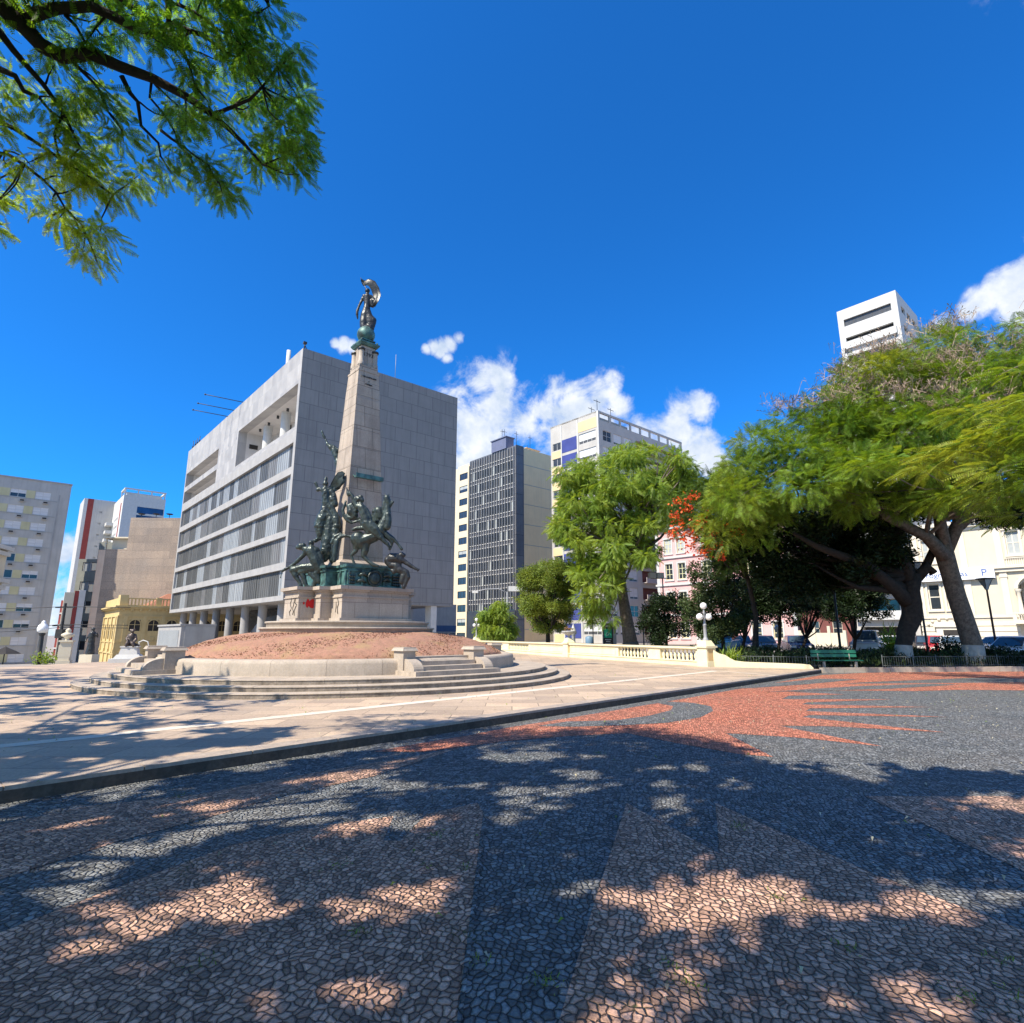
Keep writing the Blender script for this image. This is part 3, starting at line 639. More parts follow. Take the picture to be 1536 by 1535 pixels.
# raised torch arm behind the shaft
Y2=21.9
fig('torch_bearer',[cA(c,Y2) for c in (
  [(402,76,11),(410,100,7)],[(410,100,10),(425,125,11)],[(425,125,7),(455,185,9)],[(448,180,13),(470,205,17),(500,235,20),(530,290,24),(545,350,24)],[(480,195,12),(530,225,14),(570,250,15)],[(545,350,30),(590,420,40)],[(610,300,26)],[(590,420,40),(600,520,44)])],m_bronze,mon,.028,3)
Y3=20.75
fig('standing_woman',[cA(c,Y3) for c in (
  [(432,536,22)],[(432,515,15),(436,487,13)],[(432,555,14),(432,585,22)],[(405,590,18),(435,588,26),(480,600,20)],[(434,600,32),(438,660,31),(436,720,30),(430,775,34)],
  [(402,588,14),(380,578,12),(362,590,13)],[(372,590,9),(345,530,12)],[(365,595,12)],
  [(430,780,36),(400,850,44),(385,910,44),(388,970,34),(378,1015,22)],[(360,890,12),(340,880,9)],[(430,1000,22),(385,1018,20),(340,1040,16)],
  [(450,780,30),(480,840,32),(470,930,40),(455,1030,46),(440,1130,50)],[(440,700,26),(490,760,24),(530,840,26)],
  [(528,850,30),(532,920,32),(512,1000,34),(500,1080,30),(496,1150,28),(490,1215,22)],[(480,660,20),(510,720,20)],[(480,600,20),(505,640,22),(520,720,22)],
  [(440,1130,50),(420,1200,30)],[(556,980,16),(600,1000,16)])],m_bronze,mon,.022,2,wrinkle=.012)
fm=MB()
for c in ([(470,590,10),(500,545,26),(535,500,30),(570,455,30),(590,430,14)],[(455,575,10),(500,560,20),(545,545,26),(575,510,30),(596,460,14)],[(500,600,14),(530,560,26),(560,520,26)]):
    q=cA(c,Y3+.1); fm.add(*banner(q,[p[3] for p in q]),True)
fm.obj('bronze_drapery',m_bronze,mon,world=True)
Y4=20.35
fig('seated_man',[cA(c,Y4) for c in (
  [(215,1092,27),(185,1100,16)],[(235,1085,22)],[(240,1110,20),(265,1120,24)],[(265,1122,26),(300,1115,30),(350,1130,28)],[(305,1130,42),(330,1180,42),(355,1230,44),(370,1270,38)],
  [(262,1128,22),(240,1165,18),(190,1215,16),(135,1260,12),(85,1292,10)],[(85,1290,12),(60,1302,11),(45,1318,6)],[(45,1318,4),(38,1345,4),(36,1368,7)],
  [(375,1270,34),(300,1272,31),(230,1275,28),(140,1302,24)],[(138,1302,22),(165,1350,20),(200,1405,15),(215,1440,14),(195,1448,10)],
  [(360,1280,30),(290,1290,28),(215,1312,25)],[(213,1315,22),(240,1365,18),(262,1440,14),(290,1448,10)],[(300,1330,20),(350,1385,20),(330,1430,15),(320,1445,12)],
  [(305,1062,22),(312,1085,14)],[(350,1130,22),(390,1180,20),(400,1230,18),(370,1250,14)],[(380,1250,30),(420,1290,26),(400,1320,18)],[(390,1290,34),(350,1330,24),(380,1400,22)])],m_bronze,mon,.021,2,wrinkle=.006)
Y5=19.85
cH=crop(500,720,9.03,1.06)
horse=fig('rearing_horse',[cH(c,Y5) for c in (
  [(335,800,98),(365,840,92)],[(370,840,88),(470,800,78),(560,760,76),(640,680,76),(690,610,66)],[(680,600,66),(725,500,54),(735,420,44),(732,340,36),(730,290,30)],
  [(725,245,42),(738,300,42),(755,350,34),(790,315,22),(812,298,15)],[(705,222,13),(700,185,6)],[(748,220,13),(755,182,6)],[(690,300,22),(680,380,26),(690,460,26)],[(690,720,44),(750,760,34),(815,800,26)],[(815,800,24),(860,850,19),(895,895,16)],[(895,895,16),(925,935,22)],
  [(700,740,40),(760,800,30),(795,850,22),(790,890,16),(765,935,21)],
  [(320,880,56),(305,960,32),(245,1020,22)],[(245,1020,20),(262,1080,16),(288,1145,19)],[(430,880,64),(430,960,50),(410,1030,34)],[(410,1030,30),(470,1100,24),(540,1150,26),(600,1165,18)],
  [(245,770,20),(170,755,20),(100,770,26),(50,830,32),(30,920,36),(20,1010,34),(15,1100,22)],[(170,755,16),(80,740,20),(20,770,24),(-20,850,24)])],m_bronze,mon,.022,2,wrinkle=.004)
fig('mounted_rider',[cB(c,Y5-.12) for c in (
  [(350,262,34),(385,275,30)],[(320,245,24),(380,225,18)],[(360,300,22),(375,340,30)],[(330,360,30),(390,370,36),(440,400,30)],[(385,380,46),(410,450,48),(440,520,50),(450,590,52)],
  [(325,365,26),(285,290,24),(255,215,20)],[(255,215,20),(225,175,18),(205,210,16)],[(200,190,20),(180,105,8)],[(440,400,28),(470,450,26),(500,520,24)],
  [(450,590,56),(510,660,54),(570,720,44),(640,780,36)],[(640,780,32),(690,830,26),(735,870,22),(755,905,14)],[(600,690,22),(660,760,22)],[(500,600,50),(580,680,52),(620,740,40)],[(740,470,34),(745,560,40),(730,640,40)],
  [(270,675,20),(330,655,26),(420,650,26),(480,720,26)])],m_bronze,mon,.021,2,wrinkle=.006)
fig('swirling_cloak',[cB(c,Y5+.1) for c in (
  [(168,292,14),(150,350,18),(128,410,18),(140,480,20),(190,550,20),(250,582,16),(330,560,14)],[(170,480,18),(230,520,22),(350,520,16)],[(220,360,34),(240,430,46),(290,480,40)],[(250,340,30),(300,420,36)],[(370,560,26),(400,600,30)])],m_bronze,mon,.021,2,wrinkle=.006)
fig('second_rider',[cB(c,Y5+.5) for c in (
  [(575,405,28),(640,395,26)],[(560,430,34),(620,430,60),(650,500,62)],[(600,480,50),(600,560,50),(640,600,50)],[(545,470,26),(535,530,26),(560,590,28)],[(700,420,30),(745,440,28)],[(580,600,24),(700,640,20)],[(790,290,12),(815,298,10)],[(745,300,10),(790,290,9)]
  )],m_bronze,mon,.021,2,wrinkle=.006)
Y6=20.05
fig('crouching_man',[cB(c,Y6) for c in (
  [(925,1015,32),(955,1020,24)],[(890,1030,26)],[(740,1090,44),(790,1060,56),(850,1060,60),(900,1080,44)],[(740,1110,40),(780,1150,40),(840,1160,44)],[(920,1080,34),(970,1110,28),(1040,1155,25),(1110,1200,19)],[(1110,1200,18),(1150,1218,15)],[(1145,1210,8),(1172,1205,5)],[(1145,1225,7),(1140,1248,5)],[(870,1080,36),(890,1150,30),(870,1190,24)],
  [(840,1160,44),(900,1220,46),(980,1255,42)],[(985,1258,40),(1005,1320,34),(975,1400,26),(955,1450,26)],[(860,1200,40),(820,1240,30),(790,1220,20)],[(950,1300,40),(930,1380,34)])],m_dkbr,mon,.021,2,wrinkle=.006)

# ------------------------------------------------------------ grey government block
def gov():
    C=(-22.68,58); LB,LA,TOP,BOT=49.0,20.7,32.0,4.85
    r=thing('office_block','large grey concrete office block on round columns behind the monument, with rows of louvres','building',(*C,0),AZ)
    mb=MB()
    # local x: right-away (A), y: left-away (B)
    mb.wall('R',0,LA,BOT,TOP,[],.1); mb.add([(LA,0,BOT),(LA,LB,BOT),(LA,LB,TOP),(LA,0,TOP)],[(0,1,2,3)]); mb.add([(0,LB,BOT),(LA,LB,BOT),(LA,LB,TOP),(0,LB,TOP)],[(3,2,1,0)])
    o=mb.obj('side_wall',m_side,r)
    mb=MB()
    mb.box(.02,LA-.02,.02,LB-.02,BOT-.02,BOT+.3) # soffit
    rows=[(18.75,21.43),(15.25,17.93),(12.0,14.62),(8.70,11.36),(5.35,7.95)]
    holes=[(.62,LB-.55,a,b) for a,b in rows]
    # the frame of the sunny front
    mb.wall('L',0,LB,BOT,22.6,holes,.55)
    mb.obj('floor_bands',m_conc,r)
    mb=MB(); mb.wall('L',0,LB,22.6,TOP,[(.62,20.9,23.15,28.1),(29.9,LB-.5,25.55,27.9),(29.9,LB-.5,22.75,24.75)],1.1)
    mb.add([(0,0,TOP),(LA,0,TOP),(LA,.35,TOP),(0,.35,TOP)],[(0,1,2,3)]); mb.box(.001,.35,.36,LB,TOP-.2,TOP-.001); mb.box(.4,LA-.1,.4,LB-.1,TOP-1.4,TOP-1.2)
    mb.obj('upper_front',m_concw,r)
    # loggia room
    mb=MB(); q=4.2
    mb.add([(q,.62,23.1),(q,20.9,23.1),(q,20.9,28.1),(q,.62,28.1)],[(0,1,2,3)]); mb.add([(1.1,.62,23.1),(q,.62,23.1),(q,.62,28.1),(1.1,.62,28.1)],[(0,1,2,3)]); mb.add([(1.1,20.9,23.1),(q,20.9,23.1),(q,20.9,28.1),(1.1,20.9,28.1)],[(3,2,1,0)])
    mb.add([(1.1,.62,28.1),(q,.62,28.1),(q,20.9,28.1),(1.1,20.9,28.1)],[(0,1,2,3)]); mb.add([(1.1,.62,23.15),(q,.62,23.15),(q,20.9,23.15),(1.1,20.9,23.15)],[(3,2,1,0)])
    for a,b in ((25.55,27.9),(22.75,24.75)):
        mb.add([(3.5,29.9,a),(3.5,LB-.5,a),(3.5,LB-.5,b),(3.5,29.9,b)],[(0,1,2,3)]); mb.add([(1.1,29.9,b),(3.5,29.9,b),(3.5,LB-.5,b),(1.1,LB-.5,b)],[(0,1,2,3)]); mb.add([(1.1,29.9,a),(3.5,29.9,a),(3.5,LB-.5,a),(1.1,LB-.5,a)],[(3,2,1,0)])
        for y in (29.9,LB-.5): mb.add([(1.1,y,a),(3.5,y,a),(3.5,y,b),(1.1,y,b)],[(0,1,2,3)])
    lg=mb.obj('loggia',m_concl,r)
    for q_ in ((4.1,4.16,6.2,6.9,23.2,27.9),(4.1,4.17,13.3,13.9,23.2,27.9),(1.5,2.6,20.84,20.88,26.0,26.6)): mb=MB(); mb.box(*q_); mb.obj('dark_panel',m_dark,lg)
    for y in (2.2,5.4,8.6,11.8,15.0,18.2):
        l=MB(); l.lathe([(.16,28.1),(.16,27.75),(.0,27.75)],(1.9,y,0),10); l.obj('ceiling_lamp',m_iron,lg)
    for y in (3.8,10.1,16.3):
        c=MB(); c.lathe([(.55,23.1),(.55,28.1)],(2.3,y,0),24); c.obj('loggia_column',m_white,lg)
    # louvres, row by row; every shutter leaf a slightly different tone and angle
    for ri,(a,b) in enumerate(rows):
        mb=MB(); y=.66; random.seed(40+ri)
        while y<LB-.6:
            w=random.choice([.9,1.35,1.8,1.8,2.7,3.6]); w=min(w,LB-.58-y); mb.mi=random.choices([0,1,2,3],[4,4,3,3])[0]
            n=max(1,int(w/.30)); op=random.random()<.14
            for k in range(n):
                y0=y+w*k/n; d=random.uniform(-.004,.004)+(.03 if op else 0)
                mb.box(.30+d+(k%2)*.03,.36+d+(k%2)*.03,y0+.006,y0+w/n-.006,a+.03,b-.03)
            y+=w+.02
        mb.mi=2; mb.add([(.5,.62,a),(.5,LB-.55,a),(.5,LB-.55,b),(.5,.62,b)],[(0,1,2,3)])
        mb.obj('louvre_band',m_louv,r)
    # ground level: columns, glazed hall, faceted wall
    for y in (4.3,10.3,16.3,22.4,28.5,34.6,40.7,46.5):
        c=MB(); c.lathe([(.48,-3.5),(.48,BOT)],(1.6,y,0),20); c.obj('column',m_conc,r)
    for y in (10.3,22.4,34.6):
        c=MB(); c.lathe([(.48,-3.5),(.48,BOT)],(13.5,y,0),20); c.obj('column',m_conc,r)
    mb=MB(); mb.box(17.6,18.4,.15,1.4,-1,BOT); mb.obj('corner_pier',m_white,r)
    mb=MB(); mb.box(6,19,8,30,-3.4,BOT-.02); mb.obj('ground_floor_core',m_blackhall,r)
    mb=MB(); mb.prism([(2.6,7.4),(5.8,7.4),(5.8,20.2),(2.6,19.5)],-3.4,.6); 
    mb.add([(2.6,7.4,.6),(2.6,19.5,.6),(2.6,13.6,3.4),(5.8,7.4,.6),(5.8,20.2,.6),(5.8,13.6,4.2)],[(0,2,1),(0,3,5,2),(1,2,5,4)]); mb.obj('faceted_concrete_wall',m_grey,r)
    mb=MB(); mb.box(-5.0,-1.4,17.0,29.0,-3.3,2.5); mb.box(-5.15,-1.3,16.9,29.1,2.5,2.7); w=mb.obj('low_wing',m_conc,r)
    mb=MB(); mb.box(-5.04,-4.98,17.9,28.2,-.3,2.0); mb.obj('window',m_louv[1],w)
    mb=MB(); mb.box(-4.6,-1.45,16.93,16.99,-1,2.45); mb.obj('dark_side_panel',m_grey,w)
    # back annex with blue window strip, seen under the block on the right
    mb=MB(); mb.box(10,20.6,9,26,-.5,4.84); an=mb.obj('rear_annex',m_grey,r)
    mb=MB(); mb.box(10,20.6,8.9,8.98,2.0,3.1); mb.box(10,20.6,8.9,8.98,.1,.9); mb.obj('blue_band',m_bluep,an)
    for k in range(10):
        mb=MB(); mb.box(11+k*.9,11.6+k*.9,8.86,8.97,1.0,1.85); mb.obj('window',m_glass,an)
    bd=thing('low_blue_building','low grey building with a dull blue band, seen beneath the office block','building',(C[0]+20*A[0]+32*B[0],C[1]+20*A[1]+32*B[1],0),AZ)
    mb=MB(); mb.box(0,24.5,0,10,-.5,7.0); mb.obj('wall',m_grey,bd)
    mb=MB(); mb.box(0,24.5,-.08,0,2.0,3.1); mb.obj('blue_band',m_bluep,bd)
    for k in range(14):
        mb=MB(); mb.box(1+1.7*k,2.2+1.7*k,-.06,0,.6,1.7); mb.obj('window',m_glass,bd)
    # things on the roof edge
    mb=MB(); mb.lathe([(.24,TOP),(.24,TOP+2.4),(.0,TOP+2.4)],(.7,6.4,0),12); mb.obj('roof_cylinder',m_white,r)
    for y,z in ((21.0,TOP+.3),(24.5,TOP+.15),(27,TOP-.05)):
        mb=MB(); mb.tube([(.2,y,z),(-4.3,y+.8,z+.1)],.05,6); mb.ball((-4.3,y+.8,z+.1),.12,8,6); mb.obj('projecting_rod',m_iron,r)
    mb=MB(); mb.tube([(.2,.2,TOP),(.2,.2,TOP+.7)],.07,6); mb.tube([(.2,.2,TOP+.5),(.7,.5,TOP)],.05,6); mb.box(.05,.4,.05,.35,TOP+.6,TOP+.85); mb.obj('roof_floodlight',m_iron,r)
    for y in (44,45.4,46.6,48.2): mb=MB(); mb.tube([(.4,y,TOP-.1),(.4,y,TOP+random.uniform(.9,1.9))],.05,6); mb.box(.3,.5,y-.2,y+.2,TOP+.4,TOP+.8); mb.obj('roof_antenna',m_iron,r)
    for x in (11.5,): 
        mb=MB(); mb.tube([(x,.3,TOP),(x,.3,TOP+3.2)],.03,5); mb.obj('roof_antenna',m_steel,r)
    # flags standing at its foot
    f=thing('flag_cluster','green, yellow and red flags drooping on poles beside the mound','flag',(-12.2,38,0))
    for i,(dx,m) in enumerate(((-.35,m_fgreen),(0,m_fyel),(.35,m_fred))):
        mb=MB(); mb.tube([(dx*.6,0,-1),(dx+.5*i-.3,0,2.75-.3*i)],.03,6); mb.obj('flag_pole',m_white,f)
        mb=MB(); x=dx+.5*i-.3
        vs=[];
        for j in range(7):
            for k in range(3): vs.append((x-(.06*j)*(k-1)*.5-.08*j,.05*math.sin(j*1.3+k*2),2.6-.3*i-j*.22+ (k-1)*.02))
        mb.add(vs,[(j*3+k,j*3+k+1,j*3+k+4,j*3+k+3) for j in range(6) for k in range(2)],True); mb.obj('flag_cloth',m,f)
m_concl=mat('loggia_plaster',(.60,.58,.56),(.54,.52,.50),scale=.8,streak=.2,streakc=(.35,.33,.31))
m_blackhall=mat('dark_glazed_hall',(.035,.04,.05),(.05,.055,.065),scale=.5,rough=.25)
m_bluep=mat('dull_blue_band',(.06,.12,.24),(.05,.10,.20),scale=1)
m_fgreen=mat('green_cloth',(.02,.22,.10)); m_fyel=mat('yellow_cloth',(.65,.50,.05)); m_fred=mat('red_cloth',(.55,.03,.03))
gov()

# ------------------------------------------------------------ other buildings
def win_mesh(name,w,h,frame,pane,mull=1,bar=0,depth=.12,fw=.07,blind=None,bl=0):
    """window lying in the plane y=0 looking -y, centred in x, sill at z=0"""
    mb=MB(); mats=[frame,pane]+([blind] if blind else [])
    mb.mi=1; mb.box(-w/2+fw,w/2-fw,-.01,.02,fw,h-fw)
    mb.mi=0; mb.box(-w/2,-w/2+fw,-.05,.03,0,h); mb.box(w/2-fw,w/2,-.05,.03,0,h); mb.box(-w/2+fw,w/2-fw,-.05,.03,0,fw); mb.box(-w/2+fw,w/2-fw,-.05,.03,h-fw,h)
    for i in range(1,mull+1):
        x=-w/2+w*i/(mull+1); mb.box(x-fw/2,x+fw/2,-.04,.03,fw,h-fw)
    for i in range(1,bar+1):
        z=h*i/(bar+1); mb.box(-w/2+fw,w/2-fw,-.035,.025,z-fw/2.5,z+fw/2.5)
    if blind and bl: mb.mi=2; mb.box(-w/2+fw,w/2-fw,-.03,-.015,h*(1-bl),h-fw)
    return mb.mesh(name,mats)
def put(me,name,r,face,u,z,d=.12,at=0):
    if face=='R': return place(me,name,r,(u,at+d,z))
    return place(me,name,r,(at+d,u,z),-math.pi/2)
def core(mb,LA,LB,z0,z1,inset=.2):
    mb.add([(LA,0,z0),(LA,LB,z0),(LA,LB,z1),(LA,0,z1)],[(0,1,2,3)]); mb.add([(0,LB,z0),(LA,LB,z0),(LA,LB,z1),(0,LB,z1)],[(3,2,1,0)])
    mb.add([(0,0,z1-.5),(LA,0,z1-.5),(LA,LB,z1-.5),(0,LB,z1-.5)],[(0,1,2,3)]); mb.add([(0,0,z0),(LA,0,z0),(LA,LB,z0),(0,LB,z0)],[(3,2,1,0)])

def apartment_left():
    # corner (right end of visible face); face runs back along -A, so the root is its left end
    L=34; C=(-78.28-A[0]*L,100-A[1]*L); Zt=27.4; Z0=-6
    r=thing('apartment_block','grey apartment block with pale yellow panels and air conditioners at the left edge','building',(*C,0),AZ)
    mb=MB(); fh=2.72; holes=[]; bays=[(L-3.7,2.1),(L-7.0,2.1),(L-11.3,2.9),(L-15.2,2.1),(L-18.5,2.1),(L-23,2.9),(L-27,2.1)]
    fl=[Zt-3.15-fh*i for i in range(11)]
    for z in fl:
        for u,w in bays: holes.append((u-w/2,u+w/2,z,z+1.35))
    mb.wall('R',0,L,Z0,Zt,holes,.18); core(mb,L,16,Z0,Zt); mb.add([(0,0,Z0),(0,16,Z0),(0,16,Zt),(0,0,Zt)],[(3,2,1,0)])
    mb.obj('wall',m_apt,r)
    for z in fl:
        for a_,b_ in ((L-5.95,L-4.78),(L-9.8,L-8.08),(L-17.4,L-16.3)):
            yb=MB(); yb.box(a_,b_,-.02,.02,z,z+1.35); yb.obj('yellow_panel',m_apty,r)
    sb=MB()
    for z in fl: sb.box(0,L-1.7,-.05,.0,z-.16,z-.06)
    sb.box(L-1.55,L-1.35,-.05,0,Z0,Zt-2); sb.box(-.1,L+.1,-.12,16.1,Zt,Zt+.22); sb.obj('ledge',m_grey,r)
    sh=win_mesh('window',2.1,1.35,m_white,m_glass,1,blind=m_aptw,bl=.96); half=win_mesh('window',2.1,1.35,m_white,m_glass,1,blind=m_aptw,bl=.5); op=win_mesh('window',2.1,1.35,m_white,m_glass,1)
    big=win_mesh('window',2.9,1.35,m_grey,m_glass,3)
    ac=MB(); ac.box(-.36,.36,-.42,.0,0,.42); ac.mi=1; ac.box(-.28,.28,-.425,-.42,.08,.34); acm=ac.mesh('air_conditioner',[m_apt,m_dark]); random.seed(5); n=0
    for z in fl:
        for u,w in bays:
            if u<L-24 : continue
            me=big if w>2.5 else random.choices([sh,half,op],[6,2,1])[0]
            put(me,'window',r,'R',u,z,.1)
            if w<2.5 and n<26 and u>L-16: place(acm,'air_conditioner',r,(u+random.uniform(-.3,.7),-.02,z-.75)); n+=1
apartment_left()

def far_towers():
    C=(-137.48,200); r=thing('white_tower','distant white tower with a red stripe, blue glass front and rooftop pergola frame','building',(*C,0),AZ); Z0,Zt=-8,50
    mb=MB(); holes=[(u,u+1.0,z,z+1.0) for z in [Zt-8-2.9*i for i in range(12)] for u in (8,10,12,14.2)]
    mb.wall('L',0,40,Z0,Zt,holes,.25); core(mb,13,40,Z0,Zt)
    mb.wall('R',0,13,Z0,Zt,[(4.4,12.7,Zt-3.8-3.0*i-2.3,Zt-3.8-3*i) for i in range(13)],.3); wall=mb.obj('wall',m_white,r)
    mb=MB(); mb.box(-.06,0,3.2,5.2,Z0,Zt-2.5); mb.obj('red_stripe',m_redp,r)
    for i in range(13):
        mb=MB(); mb.box(4.3,12.8,.15,.3,Zt-3.8-3*i-2.35,Zt-3.75-3*i); mb.obj('window',m_bluegl,r)
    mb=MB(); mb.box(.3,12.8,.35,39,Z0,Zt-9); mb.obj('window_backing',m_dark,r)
    mb=MB()
    for x in (.3,4.2,8.4,12.6): mb.box(x-.2,x+.2,.2,.6,Zt-.5,Zt+2.6); mb.box(x-.2,x+.2,8,8.4,Zt-.5,Zt+2.6)
    mb.box(0,13,.1,.6,Zt+2.1,Zt+2.6); mb.box(0,13,7.9,8.4,Zt+2.1,Zt+2.6); mb.box(0,.5,.6,7.9,Zt+2.1,Zt+2.59); mb.box(12.5,13,.6,7.9,Zt+2.1,Zt+2.59); mb.box(1,12,2,7,Zt-.5,Zt+1.4); mb.obj('roof_frame',m_white,r)
    # stepped lower wing with balconies
    for i in range(14): mb=MB(); mb.box(-2.2,0,17,24,Zt-9-3.0*i,Zt-7.9-3.0*i); mb.obj('balcony',m_white,r)
    C=(-158.86,210); r=thing('grey_tower','distant grey slab tower with a vertical red stripe and tiny windows','building',(*C,0),AZ); Zt=51
    mb=MB(); mb.wall('R',0,12,-8,Zt,[(5.1,5.9,Zt-5-4.3*i,Zt-4.4-4.3*i) for i in range(10)],.2); mb.wall('L',0,14,-8,Zt,[],.1); core(mb,12,14,-8,Zt); mb.box(.3,11.5,.3,13,-8,Zt-1); mb.obj('wall',m_grey2,r)
    mb=MB(); mb.box(1.1,2.9,-.06,0,-8,Zt); mb.obj('red_stripe',m_redp,r)
    mb=MB(); mb.box(0,1.1,-.04,0,-8,Zt); mb.obj('white_stripe',m_white,r)
m_grey2=mat('pale_grey_render',(.50,.49,.46),(.45,.44,.42),scale=.4,streak=.25)
far_towers()

def party_wall_building():
    C=(-57.9,82); r=thing('party_wall_building','tall brown windowless party wall with weathered stains and a pale balcony front on its left','building',(*C,0),R(2))
    zt=18.0; mb=MB(); mb.add([(0,0,-5),(14,0,-5),(14,0,zt),(2.9,0,zt),(2.9,0,zt-4.6),(0,0,zt-4.6)],[tuple(range(6))])
    mb.add([(14,0,-5),(14,14,-5),(14,14,zt),(14,0,zt)],[(0,1,2,3)]); mb.add([(2.9,0,zt-4.6),(2.9,0,zt),(2.9,14,zt),(2.9,14,zt-4.6)],[(0,1,2,3)]); mb.add([(0,0,zt-4.6),(2.9,0,zt-4.6),(2.9,14,zt-4.6),(0,14,zt-4.6)],[(0,1,2,3)]); mb.add([(2.9,0,zt),(14,0,zt),(14,14,zt),(2.9,14,zt)],[(0,1,2,3)])
    mb.obj('party_wall',m_brownw,r)
    mb=MB(); mb.box(-.9,0,.02,14,-5,zt-4.7); mb.box(-.95,-.9,0,.5,-5,zt-4.7); mb.obj('front_wall',m_pinkcream,r)
    for i in range(6):
        mb=MB(); z=zt-7.6-3*i; mb.box(-1.7,-.9,.2,5,z,z+.9); mb.box(-1.75,-.88,.15,5.05,z+.9,z+1.0); mb.obj('balcony',m_cream,r)
    mb=MB(); mb.box(-.7,2.9,.1,8,zt-3.0,zt-2.8); mb.box(-.4,-.2,.3,.5,zt-4.6,zt-3); mb.box(.3,2.85,.8,6,zt-4.6,zt-3); mb.obj('roof_shed',m_cream,r)
    for x in (4,6.1,8,11.5,12.8): mb=MB(); mb.lathe([(0,0),(.35,.08),(.5,.2)],(x,.6,zt+.5),10); mb.tube([(x,.6,zt),(x,.6,zt+.5)],.04,5); mb.obj('satellite_dish',m_iron,r)
    # mid building with grey top
    C=(-67.5,90); r=thing('narrow_office_building','narrow grey-green office building with strip windows between the brown wall and the red building','building',(*C,0),R(3))
    mb=MB(); zt=13.0; mb.wall('R',0,8.6,-6,zt,[(.7,8.2,zt-1.9-3*i,zt-.5-3*i) for i in range(5)],.3); mb.add([(0,0,-6),(0,10,-6),(0,10,zt),(0,0,zt)],[(3,2,1,0)]); mb.box(.01,8.6,.35,10,-6,zt-.01)
    mb.box(2.6,8.6,.2,8,zt,zt+2.7); mb.obj('wall',m_greyg,r)
    for i in range(5):
        mb=MB(); mb.box(.75,8.15,.12,.2,zt-1.88-3*i,zt-.52-3*i); mb.mi=1
        for k in range(7): mb.box(.8+k*1.05,.86+k*1.05,.06,.12,zt-1.9-3*i,zt-.5-3*i)
        mb.obj('window',[m_glass if i>1 else m_louv[1],m_white],r)
    C=(-80,104); r=thing('red_building','dark red building with thin white floor lines behind the statues on the left','building',(*C,0),R(3))
    mb=MB(); mb.box(0,9,0,12,-7,7.4); mb.obj('wall',m_redp,r)
    for i in range(6):
        mb=MB(); mb.box(-.05,9,-.12,-.001,5-2.0*i,5.25-2.0*i); mb.obj('white_band',m_white,r)
    # white-grey narrow pylon facade
    C=(-50.5,66); r=thing('white_pylon_front','tall narrow white and dark red fin signboard between the buildings on the left','signboard',(*C,0),AZ)
    mb=MB(); mb.box(0,.9,0,.3,-5,6.2); mb.obj('cream_panel',m_cream,r); mb=MB(); mb.box(.92,1.3,.02,.3,-5,6.4); mb.obj('dark_red_panel',m_redp,r); mb=MB(); mb.box(1.32,1.9,-.02,.3,-5,6.5); mb.obj('white_panel',m_white,r)
m_pinkcream=mat('pinkish_cream_stucco',(.66,.52,.40),(.60,.46,.36),scale=1,streak=.4,streakc=(.36,.27,.2))
m_greyg=mat('greenish_grey_render',(.30,.31,.27),(.25,.26,.23),scale=.7,streak=.5,streakc=(.16,.16,.14))
party_wall_building()
for n_,s_ in (('party_wall_building',1.28),('narrow_office_building',1.28),('red_building',1.28),('white_pylon_front',1.18)):
    o_=bpy.data.objects[n_]; o_.location=(o_.location.x*s_,o_.location.y*s_,1.6-1.6*s_); o_.scale=(s_,s_,s_)

def arch_window(w,h,frame,pane,tr=.12):
    """arched opening: pane recessed, archivolt proud; plane y=0"""
    mb=MB(); n=12; pr=[(-w/2,0),(w/2,0)]+[(w/2*math.cos(t),h-w/2+w/2*math.sin(t)) for t in [math.pi*i/n for i in range(n+1)]]
    mb.mi=1; mb.add([(x,-.01,z) for x,z in pr],[tuple(range(len(pr)))]); mb.mi=0
    ar=[(-w/2,0)]+[(w/2*math.cos(t),h-w/2+w/2*math.sin(t)) for t in [math.pi-math.pi*i/n for i in range(n+1)]]+[(w/2,0)]
    for (x0,z0),(x1,z1) in zip(ar[:-1],ar[1:]):
        def o(x,z): 
            if z<=h-w/2: return (x*(1+tr*2/w),z)
            return (x*(1+tr*2/w),(z-(h-w/2))*(1+tr*2/w)+h-w/2)
        a=o(x0,z0); b=o(x1,z1)
        mb.add([(x0,0,z0),(x1,0,z1),(x1,-.1,z1),(x0,-.1,z0),(a[0],0,a[1]),(b[0],0,b[1]),(b[0],-.1,b[1]),(a[0],-.1,a[1])],[(3,2,1,0),(3,7,6,2),(4,5,6,7)])
    mb.box(-.03,.03,-.05,-.012,0,h-.05); mb.box(-w/2,w/2,-.045,-.012,h-w/2-.03,h-w/2+.03)
    return mb.mesh('arched_window',[frame,pane])

